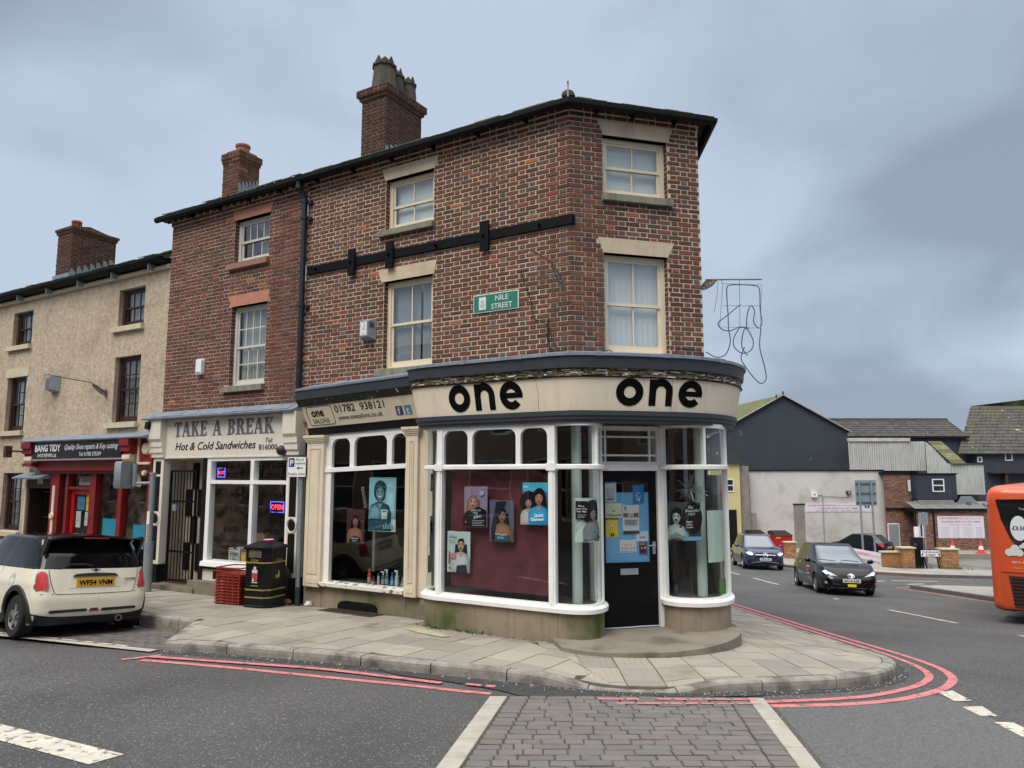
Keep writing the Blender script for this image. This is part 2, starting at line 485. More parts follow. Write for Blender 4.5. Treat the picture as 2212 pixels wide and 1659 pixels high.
def reveal_bricks(F, u, side, z0, z1, depth=.11, seed=3):
    """brick ends showing in a window reveal at u; side +1 means the reveal faces larger u"""
    G = lambda a, z, w: F(u + side * w, z, -a)
    r = random.Random(seed); out = []; z = z1 - .075; k = 0
    while z > z0 - .03:
        c = r.choice(PAL_STRETCH); f = r.uniform(.7, .95)
        out.append((.004, depth, z + .005, z + .07, tuple(x * f for x in c))); z -= .075
    return G, out

# ------------------------------------------------------------------ sash window (part with sub-parts)
def sash_window(parent, F, u0, u1, z0, z1, w, fm, cols=2, rows=1, blind=None, meet=.5, frame_w=.085, bar=.022, flip=1, bottom=.09, lower_cols=None):
    """box-sash window: outer frame, two sashes with glazing bars, one pane for every light, and a blind"""
    f = MB()
    f.box(F, u0, u0 + frame_w, z0, z1, w - .06, w); f.box(F, u1 - frame_w, u1, z0, z1, w - .06, w)
    f.box(F, u0 + frame_w, u1 - frame_w, z1 - .06, z1, w - .06, w - .002); f.box(F, u0 + frame_w, u1 - frame_w, z0, z0 + .04, w - .06, w + .012)
    win = f.build('window', fm, parent)
    zm = z0 + (z1 - z0) * meet
    for top in (1, 0):
        a, b = u0 + frame_w, u1 - frame_w; c, d = (zm - .02, z1 - .06) if top else (z0 + .04, zm + .02)
        ww = w - .022 if top else w - .042
        n = cols if top or not lower_cols else lower_cols
        st, rl, rb = .04, .04, (bottom if not top else .045)
        s = MB()
        s.box(F, a, a + st, c, d, ww - .03, ww); s.box(F, b - st, b, c, d, ww - .03, ww)
        s.box(F, a + st, b - st, d - rl, d, ww - .03, ww - .001); s.box(F, a + st, b - st, c, c + rb, ww - .03, ww + (.004 if top else -.001))
        a, b, c, d = a + st, b - st, c + rb, d - rl
        for i in range(1, n):
            x = a + (b - a) * i / n; s.box(F, x - bar / 2, x + bar / 2, c, d, ww - .028, ww - .004)
        for k in range(1, rows):
            y = c + (d - c) * k / rows; s.box(F, a, b, y - bar / 2, y + bar / 2, ww - .027, ww - .005)
        s.build('sash', fm, win)
        for i in range(n):
            for k in range(rows):
                MB().rect(F, a + (b - a) * i / n, a + (b - a) * (i + 1) / n, c + (d - c) * k / rows, c + (d - c) * (k + 1) / rows, ww - .016).build('pane', UPGL, win, recalc=False)
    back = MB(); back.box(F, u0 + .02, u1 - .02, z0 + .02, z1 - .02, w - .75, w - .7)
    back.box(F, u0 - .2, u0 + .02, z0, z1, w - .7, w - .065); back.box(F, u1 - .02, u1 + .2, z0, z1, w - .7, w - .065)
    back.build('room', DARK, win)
    if blind: blind(win, F, u0 + frame_w, u1 - frame_w, z0 + .04, z1 - .05, w - .13)
    return win
BLIND = mat('pale_blind_fabric', S(238, 242, 242), .8, .04, 3)
NET = mat('grey_net_curtain', S(150, 156, 158), .9, .12, 7)
def roller_blind(win, F, a, b, c, d, w):
    MB().box(F, a, b, c, d, w - .006, w).build('blind', BLIND, win)
def vertical_blind(gap=None, tilt=.02, m=None, pitch=.085):
    def f(win, F, a, b, c, d, w):
        n = int((b - a) / pitch)
        for i in range(n):
            x = a + (b - a) * (i + .5) / n
            if gap and gap[0] < (x - a) / (b - a) < gap[1]: continue
            s = MB(); h = pitch * .53
            s.quad(F(x - h, c, w - tilt), F(x + h, c, w + tilt), F(x + h, d, w + tilt), F(x - h, d, w - tilt)); s.build('blind_slat', m or BLIND, win, recalc=False)
    return f
def curtains(m, cover=(0, 1), fold=14):
    def f(win, F, a, b, c, d, w):
        s = MB(); n = 40; a2, b2 = a + (b - a) * cover[0], a + (b - a) * cover[1]
        P = [(a2 + (b2 - a2) * i / n, w + .018 * math.sin(i / n * fold * 6.28) + .006 * math.sin(i * 2.3)) for i in range(n + 1)]
        for (x0, w0), (x1, w1) in zip(P, P[1:]): s.quad(F(x0, c, w0), F(x1, c, w1), F(x1, d, w1), F(x0, d, w0))
        s.build('curtain', m, win, smooth=True, recalc=False)
    return f
# ================================================================== ground
ASPHALT = mat('asphalt', S(84, 83, 83), .88, .34, 34, .8, 80, speck=(S(150, 148, 144), 58, .62), stain=S(66, 65, 65), stscale=.55, stlo=.42, sthi=.75)
TAR = mat('tar_patch', S(60, 60, 62), .85, .3, 7, .6, 90, speck=(S(165, 160, 150), 60, .72))
JOINT = mat('joint_grit', S(74, 68, 60), .95, .3, 9, .3, 80)
FLAG = mat('concrete_flag', (1, 1, 1), .85, .12, 2.2, .22, 210, attr=True, stain=S(112, 106, 95), stscale=1.6, stlo=.56, sthi=.82, speck=(S(98, 92, 82), 120, .66))
KERB = mat('granite_kerb', S(150, 146, 138), .85, .22, 9, .4, 120, stain=S(84, 78, 70), stscale=4, stlo=.47, sthi=.72)
SETT = mat('paving_block', (1, 1, 1), .8, .15, 14, .3, 160, attr=True, speck=(S(150, 146, 140), 140, .7))
REDL = mat('red_line_paint', S(200, 120, 120), .8, .16, 7, .3, 90, stain=S(110, 88, 88), stscale=12, stlo=.54, sthi=.66)
WLINE = mat('white_line_paint', S(196, 190, 176), .8, .14, 9, .3, 90, stain=S(112, 110, 106), stscale=15, stlo=.55, sthi=.63)
PALE_STONE = mat('pale_edging_stone', S(168, 163, 152), .85, .14, 5, .25, 120)

def HR(x, y):                                        # road surface, with the parking bay tipped towards its kerb
    d = (x + 7.2) * .343 + (y - 10.77) * .939
    t = max(0, min(1.25, d / 1.6)) * max(0, min(1, (-4.55 - x) / .3))
    return H(x, y) - .10 * t
def PH(x, y):                                        # pavement surface, lowered at the dropped kerb
    r = .82 * math.exp(-((x - 1.25) / .75) ** 4 - ((y - 8.0) / .75) ** 2)
    k = .55 * max(0, min(1, (y - 9.6) / 1.5)) * max(0, min(1, (x - 3.4) / 1.2))
    return H(x, y) + .12 * (1 - r) * (1 - k)
def axis(lo, hi, flo, fhi, fine, coarse):
    a = []; x = lo
    while x < hi: a.append(x); x += fine if flo <= x < fhi else coarse
    return a + [hi]
xs, ys = axis(-120, 180, -9, 6, .3, 5.0), axis(-60, 260, 4, 14, .3, 4.0)
m = MB(); nx = len(xs)
m.v = [Vector((x, y, HR(x, y))) for y in ys for x in xs]
m.f = [(j * nx + i, j * nx + i + 1, (j + 1) * nx + i + 1, (j + 1) * nx + i) for j in range(len(ys) - 1) for i in range(nx - 1)]
m.c = [None] * len(m.f)
m.build('road', ASPHALT, kind='structure', smooth=True, recalc=False)

def sheet(name, pts, material, dz, cell=.6, hf=HR, kind='structure', parent=None):
    if area(pts) < 0: pts = pts[::-1]
    x0, x1 = min(p[0] for p in pts), max(p[0] for p in pts); y0, y1 = min(p[1] for p in pts), max(p[1] for p in pts)
    m = MB(); x = x0
    while x < x1:
        y = y0
        while y < y1:
            q = clip_poly(pts, [(x, y), (x + cell, y), (x + cell, y + cell), (x, y + cell)])
            if len(q) > 2 and abs(area(q)) > 1e-5: m.add([(a, b, hf(a, b) + dz) for a, b in q], [tuple(range(len(q)))])
            y += cell
        x += cell
    return m.build(name, material, parent, kind=kind, recalc=False)
def ribbon(name, path, wd, material, dz, hf=HR, parent=None, kind='structure'):
    m = MB(); a, b = offset_path(path, wd / 2), offset_path(path, -wd / 2)
    for i in range(len(path) - 1): m.add([(p.x, p.y, hf(p.x, p.y) + dz) for p in (a[i], a[i + 1], b[i + 1], b[i])], [(0, 1, 2, 3)])
    return m.build(name, material, parent, kind=kind, recalc=False)

# ---- kerb line round the corner
K_BAY = [(-19, 19.3), (-5.85, 11.98), (-4.75, 11.42)]
K_SIDE = [(-4.75, 11.42), (-4.5, 9.93)]
K_NILE = smooth_path([(-4.5, 9.93), (-3.93, 9.82), (-3.0, 9.56), (-2.08, 9.27), (-1.14, 8.91), (-.2, 8.57), (.73, 8.22), (1.2, 8.11), (1.69, 8.07), (2.17, 8.11), (2.71, 8.21), (3.2, 8.31), (3.6, 8.43), (3.95, 8.6), (4.26, 8.83), (4.54, 9.14), (4.73, 9.5), (4.85, 9.95), (4.95, 10.7), (5.0, 12), (5.02, 15), (5.05, 20), (5.05, 45)], 6)
kerb_all = [Vector(p) for p in K_BAY] + [Vector(p) for p in K_SIDE[1:]] + K_NILE[1:]
PAVE = [(p.x, p.y) for p in offset_path(kerb_all, -.08)]
PAVE += [(3.2, 45), (2.6, 12.2), xyN(.5, -.6), xyN(9, -.6), xyN(21, -.6)]
pavement = sheet('pavement', PAVE, JOINT, -.008, .5, PH)
BASE[pavement] = Vector((0, 0, 0))
r = random.Random(3); tot = 0
def stones(path, ln, nm='kerb_stone'):
    f = path_frame(path); u = 0
    while u < f.length - .05 and u < 40:
        e = min(u + ln * r.uniform(.96, 1.05), f.length); k = max(2, int((e - u) / .12))
        P = [f(u + .007 + (e - u - .014) * i / k, 0) for i in range(k + 1)]; dz = r.uniform(-.006, .006); m = MB()
        m.sweep([(p.x, p.y) for p in P], [(0, -.3), (0.004, -.06), (0, -.022), (-.016, dz), (-.14, dz), (-.145, -.3)], PH)
        m.build(nm, KERB, pavement); u = e
stones(K_BAY[::-1][:2][::-1], .915); stones(K_SIDE, .8); stones(K_NILE, .915)
# ---- flagstones
def flags(t, o, su, sv, nu, nv, region, seed, tac=None):
    r = random.Random(seed); n = Vector((-t.y, t.x))
    for i in range(nu[0], nu[1]):
        for j in range(nv[0], nv[1]):
            g = .006
            q = [o + t * (a * su) + n * (b * sv) for a, b in ((i, j), (i + 1, j), (i + 1, j + 1), (i, j + 1))]
            c = sum(q, Vector((0, 0))) / 4
            p = clip_poly(region, [(v.x, v.y) for v in q])
            if len(p) < 3 or abs(area(p)) < .012: continue
            cx = sum(a for a, b in p) / len(p); cy = sum(b for a, b in p) / len(p)
            k = 1 - 2 * g / min(su, sv)
            p = [(cx + (a - cx) * k, cy + (b - cy) * k) for a, b in p]
            if any((p[k2][0] - p[k2 - 1][0]) ** 2 + (p[k2][1] - p[k2 - 1][1]) ** 2 < 1e-6 for k2 in range(len(p))):
                p = [p[k2] for k2 in range(len(p)) if (p[k2][0] - p[k2 - 1][0]) ** 2 + (p[k2][1] - p[k2 - 1][1]) ** 2 >= 1e-6]
                if len(p) < 3: continue
            d = r.uniform(-.0025, .0035); ax, ay = r.uniform(-.007, .007), r.uniform(-.007, .007)
            f = r.uniform(.86, 1.12); col = tuple(v * f for v in S(*r.choice(((160, 151, 138), (166, 157, 143), (155, 148, 137), (162, 154, 144)))))
            m = MB(); z = lambda a, b: PH(a, b) + .004 + d + ax * (a - cx) + ay * (b - cy)
            k = len(p); e = .988
            pi = [(cx + (a - cx) * e, cy + (b - cy) * e) for a, b in p]
            m.add([(a, b, z(a, b)) for a, b in pi] + [(a, b, z(a, b) - .004) for a, b in p] + [(a, b, z(a, b) - .03) for a, b in p],
                  [tuple(range(k))] + [(i2, (i2 + 1) % k, k + (i2 + 1) % k, k + i2) for i2 in range(k)] + [(k + i2, k + (i2 + 1) % k, 2 * k + (i2 + 1) % k, 2 * k + i2) for i2 in range(k)], col)
            fl = m.build('flagstone', FLAG, pavement, recalc=False)
            if tac and tac(cx, cy) and abs(area(p)) > .1:
                b = MB()
                for a2 in range(6):
                    for b2 in range(6):
                        v = q[0] + (q[1] - q[0]) * ((a2 + .5) / 6) + (q[3] - q[0]) * ((b2 + .5) / 6); zz = z(v.x, v.y)
                        b.add([(v.x + .013 * math.cos(s * 1.047), v.y + .013 * math.sin(s * 1.047), zz - .001) for s in range(6)] + [(v.x + .006 * math.cos(s * 1.047), v.y + .006 * math.sin(s * 1.047), zz + .005) for s in range(6)],
                              [(6, 7, 8, 9, 10, 11)] + [(s, (s + 1) % 6, 6 + (s + 1) % 6, 6 + s) for s in range(6)], col)
                b.build('blister', FLAG, fl, kind='stuff', recalc=False)
inner = [(p.x, p.y) for p in offset_path(kerb_all, -.15)] + PAVE[len(kerb_all):]
if area(inner) < 0: inner = inner[::-1]
far = 60
zoneA = clip_poly(inner, [(-far, -far), (1.15 + .45 * 68.1, -far), (1.15 - .45 * 51.9, far), (-far, far)])
zoneB = clip_poly(inner, [(1.15 + .45 * 68.1, -far), (far, -far), (far, far), (1.15 - .45 * 51.9, far)])
flags(Vector((-tN.x, -tN.y)), Vector((-2.52, 10.47)), .43, .53, (-24, 12), (-4, 9), zoneA, 11)
flags(Vector((1, .03)).normalized(), Vector((1.65, 8.37)), .42, .45, (-4, 10), (-2, 26), zoneB, 12, tac=lambda x, y: .8 < x < 1.65 and 8.35 < y < 9.2)

# ---- block-paved strip leading to the dropped kerb
xl = lambda y: -.24 + .19 * (y - 7.83); xr = lambda y: 2.56 + .10 * (y - 7.81)
strip = sheet('block_paved_strip', [(xl(1), 1), (xr(1), 1), (xr(7.95), 7.95), (xl(7.95), 7.95)], JOINT, .006, .8)
BASE[strip] = Vector((0, 0, 0))
SC = [S(*c) for c in ((116, 110, 107), (114, 110, 107), (119, 111, 106), (112, 109, 107), (117, 112, 108))]
SETTS = []                                           # (polygon, colour)
r = random.Random(21); y = 7.93; rows = 0
while y > 4.2:
    y2 = y - r.uniform(.112, .124); a, b = xl(y) + .19, xr(y) - .17
    def cell(x0, x1): SETTS.append(([(x0 + .006, y2 + .009), (x1 - .006, y2 + .009), (x1 - .006, y - .008), (x0 + .006, y - .008)], r.choice(SC)))
    cell(a, a + .2); cell(b - .2, b); x = a + .205 + (0 if rows % 2 else 0)
    first = r.uniform(.1, .26)
    while x < b - .205:
        e = min(x + (first if x == a + .205 else r.choice((.2, .2, .25, .3, .24, .16))), b - .205)
        if b - .205 - e < .08: e = b - .205
        cell(x, e); x = e
    y = y2; rows += 1
def sett_objs(cells, parent, hf, dz, nmax, seed, nm='paving_block'):
    r = random.Random(seed); rest = MB()
    for i, (p, c) in enumerate(cells):
        cx = sum(a for a, b in p) / len(p); cy = sum(b for a, b in p) / len(p); f = r.uniform(.9, 1.1); c = tuple(v * f for v in c)
        d = r.uniform(-.004, .004); n = len(p); q = lambda s: r.uniform(-s, s); ax, ay = q(.02), q(.02)
        z = lambda a, b: hf(a, b) + dz + d + ax * (a - cx) + ay * (b - cy)
        ip = [(cx + (a - cx) * .93 + q(.003), cy + (b - cy) * .87 + q(.003)) for a, b in p]; p = [(a + q(.004), b + q(.003)) for a, b in p]
        m = MB() if i < nmax else rest
        m.add([(a, b, z(a, b)) for a, b in ip] + [(a, b, z(a, b) - .006) for a, b in p] + [(a, b, z(a, b) - .03) for a, b in p],
              [tuple(range(n))] + [(k, (k + 1) % n, n + (k + 1) % n, n + k) for k in range(n)] + [(n + k, n + (k + 1) % n, 2 * n + (k + 1) % n, 2 * n + k) for k in range(n)], c)
        if m is not rest: m.build(nm, SETT, parent, recalc=False)
    if rest.v: rest.build(nm + 's', SETT, parent, kind='stuff', recalc=False)
SETTS.sort(key=lambda s: abs(s[0][0][1] - 6.9))
sett_objs(SETTS, strip, HR, .016, 290, 4)
for side, fx in ((0, xl), (1, xr)):
    y = 7.9; r = random.Random(31 + side)
    while y > 3:
        y2 = y - r.choice((.3, .42, .28, .36, .5)); o = (.0, .18) if side == 0 else (-.165, .0)
        cellp = [(fx(y2) + o[0], y2 + .008), (fx(y2) + o[1], y2 + .008), (fx(y) + o[1], y - .006), (fx(y) + o[0], y - .006)]
        m = MB(); f = r.uniform(.85, 1.1); cx = sum(p[0] for p in cellp) / 4; cy = sum(p[1] for p in cellp) / 4
        ip = [(cx + (a - cx) * .95, cy + (b - cy) * .96) for a, b in cellp]
        m.add([(a, b, HR(a, b) + .02) for a, b in ip] + [(a, b, HR(a, b) + .012) for a, b in cellp] + [(a, b, HR(a, b) - .02) for a, b in cellp],
              [(0, 1, 2, 3)] + [(k, (k + 1) % 4, 4 + (k + 1) % 4, 4 + k) for k in range(4)] + [(4 + k, 4 + (k + 1) % 4, 8 + (k + 1) % 4, 8 + k) for k in range(4)])
        m.build('edging_stone', PALE_STONE, strip, recalc=False); y = y2
# tar and grit gathered against the kerb
sheet('tar_patch', [(-1.6, 9.02), (-.9, 8.78), (-.2, 8.53), (.73, 8.2), (1.2, 8.09), (1.9, 8.07), (2.7, 8.19), (2.6, 8.02), (1.9, 7.93), (1.3, 7.95), (1.0, 7.86), (.5, 7.9), (.1, 7.93), (-.15, 8.15), (-.6, 8.42), (-1.3, 8.75)], TAR, .012, .25)
GRIT = mat('pale_grit', S(170, 164, 152), .9, .4, 60)
m = MB(); r = random.Random(77)
fk = path_frame(K_NILE)
for i in range(520):
    u = r.uniform(0, 11); p = fk(u, 0, abs(r.gauss(0, .09)) + .01); s = r.uniform(.003, .011) * (2 if r.random() < .05 else 1)
    m.ball((p.x, p.y, HR(p.x, p.y) + s * .4 + (.012 if -.3 < p.x < 2.6 else 0)), s, s * r.uniform(.6, 1), s * .7, 5, 3)
for i in range(90):
    x, y = r.uniform(-6, 5), r.uniform(5.8, 9); s = r.uniform(.003, .007)
    m.ball((x, y, HR(x, y) + s * .4 + (.016 if xl(y) < x < xr(y) else 0)), s, s, s * .6, 5, 3)
m.build('loose_grit', GRIT, kind='stuff', recalc=False)

# ---- red double lines
RO = smooth_path([(5.5, 45), (5.52, 30), (5.55, 19.6), (5.5, 15.2), (5.49, 12.57), (5.52, 10.9), (5.46, 9.92), (5.27, 9.24), (4.97, 8.76), (4.6, 8.38), (4.0, 7.98), (3.43, 7.78), (2.94, 7.7), (2.56, 7.66)], 5)
RI = smooth_path([(5.27, 45), (5.28, 30), (5.29, 18.1), (5.28, 14.7), (5.28, 12.6), (5.29, 10.9), (5.22, 10.0), (5.08, 9.42), (4.84, 8.98), (4.46, 8.57), (3.85, 8.15), (3.37, 7.97), (2.85, 7.86), (2.56, 7.81)], 5)
ribbon('red_line', RO, .10, REDL, .006); ribbon('red_line', RI, .09, REDL, .006)
ribbon('red_line', smooth_path([(-4.54, 9.57), (-3.41, 9.29), (-2.22, 8.98), (-1.36, 8.64), (-.77, 8.4)], 5), .085, REDL, .016)
ribbon('red_line', smooth_path([(-4.54, 9.42), (-3.33, 9.07), (-2.15, 8.68), (-1.06, 8.32), (-.61, 8.15), (-.22, 8.03)], 5), .085, REDL, .006)
ribbon('red_line', [(-4.78, 9.42), (-4.42, 9.66)], .08, REDL, .01)
ribbon('red_line', [(-.5, 8.36), (-.33, 8.3)], .075, REDL, .018); ribbon('red_line', [(-.28, 8.29), (-.18, 8.26)], .075, REDL, .018)
r = random.Random(9)                                # on the blocks the paint survives only on the tops
for yy, x0 in ((7.815, .8), (7.665, 1.05)):
    x = 2.5
    while x > x0:
        x2 = x - r.choice((.2, .28, .16)); k = .03 if yy > 7.7 else r.uniform(.02, .034)
        if r.random() < .9 or x > 1.6:
            sheet('red_line', [(x2 + .012, yy - k + .014 * x - .02), (x - .012, yy - k + .014 * x - .02), (x - .02, yy + k + .014 * x - .02), (x2 + .02, yy + k + .014 * x - .02)], REDL, .0218, 1.0)
        x = x2
ribbon('gutter_grime', offset_path(smooth_path([(-4.5, 9.93), (-3.93, 9.82), (-3.0, 9.56), (-2.08, 9.27), (-1.14, 8.91)], 6), .08), .15, TAR, .004)
ribbon('gutter_grime', offset_path([q for q in K_NILE if q.x > 2.6 and q.y < 11], .07), .13, TAR, .004)
sheet('side_street_surface', [(2.6, 7.62), (3.2, 7.68), (3.9, 7.85), (4.45, 8.2), (4.62, 8.0), (4.55, 7.4), (4.42, 6.4), (4.2, 4.5), (4.0, 2), (2.02, 2)], mat('side_street_asphalt', S(98, 98, 98), .88, .28, 34, .7, 80, speck=(S(150, 148, 144), 58, .65)), .003, .5)
# ---- white markings
sheet('road_marking', [(-5.6, 7.52), (-3.14, 6.32), (-3.31, 6.11), (-5.6, 7.25)], WLINE, .006, .5)
for q in ([(4.59, 8.35), (4.8, 8.42), (4.74, 7.97), (4.55, 7.96)], [(4.49, 7.73), (4.72, 7.77), (4.64, 7.41), (4.48, 7.42)], [(4.48, 7.22), (4.66, 7.22), (4.64, 6.82), (4.46, 6.8)]):
    sheet('give_way_dash', q, WLINE, .006, .5)
for y0, y1 in ((12.0, 14.3), (16.33, 20.32), (22.35, 25.5), (27.46, 30.39), (32.3, 35.3), (38, 41)):
    ribbon('centre_line_dash', [(9.5 + .012 * (y0 - 16), y0), (9.5 + .012 * (y1 - 16), y1)], .11, WLINE, .006)
ribbon('centre_line_dash', [(12.42, 20.76), (12.34, 21.6)], .1, WLINE, .006)
for a, b in (((15.3, 29.4), (16.2, 29.9)), ((14.6, 30.6), (15.2, 30.9)), ((15.6, 31.2), (17.6, 31.4))): ribbon('give_way_dash', [a, b], .2, WLINE, .006)

# ---- parking bay
bt = Vector((.939, -.343)); bn = Vector((.343, .939)); bo = Vector((-7.2, 10.77))
bay_poly = [tuple(bo + bt * s + bn * t) for s, t in ((2.75, 0.0), (2.85, .35), (2.05, 1.66), (-11, 2.4), (-11, 0))]
bay = sheet('parking_bay', bay_poly, JOINT, .006, .4)
BASE[bay] = Vector((0, 0, 0))
cells = []; r = random.Random(14); BC = [S(*c) for c in ((98, 94, 92), (106, 100, 96), (92, 90, 92), (110, 104, 98))]
sub = bay_poly if area(bay_poly) > 0 else bay_poly[::-1]
for i in range(-22, 15):
    for j in range(0, 17):
        s0 = i * .205 + (.1 if j % 2 else 0); t0 = j * .105 + .14
        q = [bo + bt * a + bn * b for a, b in ((s0 + .004, t0 + .003), (s0 + .2, t0 + .003), (s0 + .2, t0 + .1), (s0 + .004, t0 + .1))]
        p = clip_poly(sub, [(v.x, v.y) for v in q])
        if len(p) == 4 and area(p) > .008: cells.append((p, r.choice(BC)))
cells.sort(key=lambda s: (s[0][0][0] + 5.2) ** 2 + (s[0][0][1] - 10.6) ** 2)
sett_objs(cells, bay, HR, .016, 260, 8)
f = lambda s, t: tuple(bo + bt * s + bn * t)
ribbon('bay_edge_strip', [f(2.75, .04), f(1.3, .04), f(-11, .04)], .13, PALE_STONE, .0185)
for a, b in ((-.5, .35), (.62, .95), (1.02, 1.3), (1.45, 1.62), (1.68, 1.95), (2.0, 2.2)): ribbon('bay_dash', [f(a, .13), f(b, .13)], .055, WLINE, .026)

# ---- far side of the main road
FARP = mat('far_pavement_slabs', S(150, 145, 138), .85, .15, 2, .2, 90, stain=S(110, 105, 98), stscale=.9, stlo=.5, sthi=.7)
GRAVEL = mat('car_park_gravel', S(120, 116, 110), .95, .25, 1.2, .7, 40, speck=(S(160, 155, 146), 30, .62), stain=S(92, 90, 84), stscale=.7, stlo=.5, sthi=.7)
TACT = mat('buff_tactile_paving', S(186, 152, 124), .85, .2, 4, .2, 60)
isl = [(14.35, 27.2), (14.6, 25.4), (14.85, 22.5), (15.4, 14), (34, 14), (34, 26.2), (20, 27.9), (15.2, 27.9)]
far_pav = [(14.0, 90), (14.0, 39), (14.8, 36.8), (16.4, 35.2), (18.3, 34.0), (34, 35.2), (40, 35.8), (40, 39.8), (23.8, 39.9), (19.6, 38.6), (18.6, 44), (17.8, 90)]
HF = lambda x, y: H(x, y) + .0
sheet('far_pavement', isl, FARP, .12, 1.0, HF); sheet('far_pavement', far_pav, FARP, .12, 1.2, HF)
DKERB = mat('dirty_kerb', S(98, 95, 92), .85, .25, 3, .3, 60)
m = MB(); m.sweep([(20, 27.98), (15.2, 27.98), (14.3, 27.3), (14.55, 25.4), (14.8, 22.5), (15.35, 14)][::-1], [(0, -.1), (0, .125), (.14, .135), (.14, -.1)], HF); m.build('far_kerb', DKERB, kind='structure')
m = MB(); m.sweep([(13.95, 90), (13.95, 39), (14.72, 36.75), (16.35, 35.12), (18.3, 33.9), (34, 35.1), (40, 35.7)], [(0, -.1), (0, .125), (-.16, .135), (-.16, -.1)], HF); m.build('far_kerb', DKERB, kind='structure')
sheet('tactile_paving', [(15.3, 36.6), (16.5, 35.5), (18.2, 34.35), (19.2, 35.3), (17.6, 36.4), (16.2, 37.6)], TACT, .127, 1.0, HF)
sheet('car_park', [(18.8, 44.4), (19.9, 39.4), (24, 40.6), (60, 40.4), (60, 62), (17, 62), (17.9, 50)], GRAVEL, .03, 1.5, HF)
ribbon('red_line', [(13.7, 60), (13.7, 39), (14.5, 36.4), (16.1, 34.8), (18.1, 33.55), (34, 34.7)], .1, REDL, .006)
ribbon('red_line', [(15.1, 14), (14.5, 22.5), (14.2, 25.5), (13.95, 27.6), (15.2, 28.3), (19.5, 28.3)], .1, REDL, .006)
# ================================================================== corner shop (brick, three storeys, curved shopfront)
STONE = mat('sandstone_dressing', S(200, 184, 158), .8, .1, 4, .15, 60, streak=(S(130, 120, 104), .3))
SILLST = mat('weathered_sill_stone', S(134, 130, 114), .85, .2, 6, .2, 60, streak=(S(78, 80, 66), .6))
PLINTH = mat('plinth_stone', S(148, 134, 116), .85, .2, 3, .3, 60, stain=S(72, 82, 36), stscale=1.5, stlo=.44, sthi=.66, streak=(S(92, 86, 70), .5))
SASHC = mat('cream_sash_paint', S(226, 214, 190), .45, .04, 5)
SLATE = mat('clay_roof_tile', S(120, 116, 104), .9, .35, 9, .4, 40, stain=S(92, 98, 62), stscale=3, stlo=.45, sthi=.6)
GUTTER = mat('black_gutter', S(17, 18, 19), .55, .2, 6, spec=.2, stain=S(44, 48, 34), stscale=4, stlo=.62, sthi=.8)
ROT = mat('peeling_cornice', S(104, 86, 64), .95, .6, 26, .8, 30, stain=S(206, 202, 192), stscale=13, stlo=.585, sthi=.60, speck=(S(58, 66, 36), 7, .56))
ROTB = mat('flaking_black_cornice', S(38, 37, 36), .7, .4, 12, .5, 30, stain=S(212, 210, 202), stscale=15, stlo=.66, sthi=.675, speck=(S(62, 70, 36), 6, .6))
FASCIA = mat('fascia_board', S(242, 230, 206), .5, .03, 2, .04, 20, streak=(S(186, 172, 148), .3))
PEEL = mat('peeling_white_sill', S(228, 224, 214), .7, .06, 8, .3, 50, stain=S(120, 112, 100), stscale=9, stlo=.56, sthi=.6)

salon = thing('corner_shop', 'dark brick three-storey corner shop with curved cream shopfront lettered one', 'shop', (CN.x, CN.y, -2.2))
# ---- brick walls
W2 = (2.545, 3.60, 4.22, 5.14); W1 = (2.545, 3.60, 1.79, 3.31)
C2 = (.53, 1.61, 4.23, 5.165); C1 = (.525, 1.575, 1.80, 3.31)
hN = [rect_hole(*W2), rect_hole(*W1), trap_hole(2.54, 3.61, 5.14, 2.445, 3.69, 5.352), trap_hole(2.52, 3.65, 3.31, 2.46, 3.735, 3.54), rect_hole(2.54, 3.70, 4.11, 4.22), rect_hole(2.54, 3.70, 1.66, 1.79)]
hC = [rect_hole(*C2), rect_hole(*C1), trap_hole(.54, 1.615, 5.165, .452, 1.71, 5.395), trap_hole(.52, 1.565, 3.31, .433, 1.692, 3.543), rect_hole(.503, 1.66, 4.11, 4.23)]
w = MB()
wall_sheet(w, FN, 0, 5.52, .7, 5.62, [W2, W1]); wall_sheet(w, FC, 0, 2.15, .7, 5.62, [C2, C1])
MB().rect(FR, 0, 9, -3, 5.62, 0).build('side_wall', mat('side_brick', S(104, 72, 60), .9, .25, 9, .3, 30), salon, recalc=False)
q = [FN(5.52, 0, -6), FR(9, 0, 0)]
w.quad(FN(5.52, -2.5, 0), FN(5.52, 5.6, 0), FN(5.52, 5.6, -6), FN(5.52, -2.5, -6)); w.quad(q[0] + Vector((0, 0, -3)), q[0] + Vector((0, 0, 5.6)), q[1] + Vector((0, 0, 5.6)), q[1] + Vector((0, 0, -3)))
wall = w.build('wall', MORTAR, salon, recalc=False)
bN = brick_list(0.0, 5.515, 1.44, 5.40, hN, 101); bC = brick_list(0.0, 2.15, 1.55, 5.40, hC, 102)
keyN = lambda b: (0 if 1.75 < b[2] < 5.3 else 9) + abs((b[0] + b[1]) / 2 - 0.0) + .12 * abs(b[2] - 3.0)
both = [('N', b) for b in bN] + [('C', b) for b in bC]
near, rest = split_near(both, 290, lambda t: keyN(t[1]) + (0 if t[0] == 'C' else .35))
brick_objects(FN, [b for k, b in near if k == 'N'], wall, seed=1); brick_objects(FC, [b for k, b in near if k == 'C'], wall, seed=2)
m = MB(); brick_mesh(m, FN, [b for k, b in rest if k == 'N'], 1); brick_mesh(m, FC, [b for k, b in rest if k == 'C'], 2)
for F, (a, b, c, d) in ((FN, W2), (FN, W1), (FC, C2), (FC, C1)):
    for u, s in ((a, 1), (b, -1)):
        G, L = reveal_bricks(F, u, s, c, d, seed=int(u * 100 + c)); brick_mesh(m, G, L, 5, pr=.006)
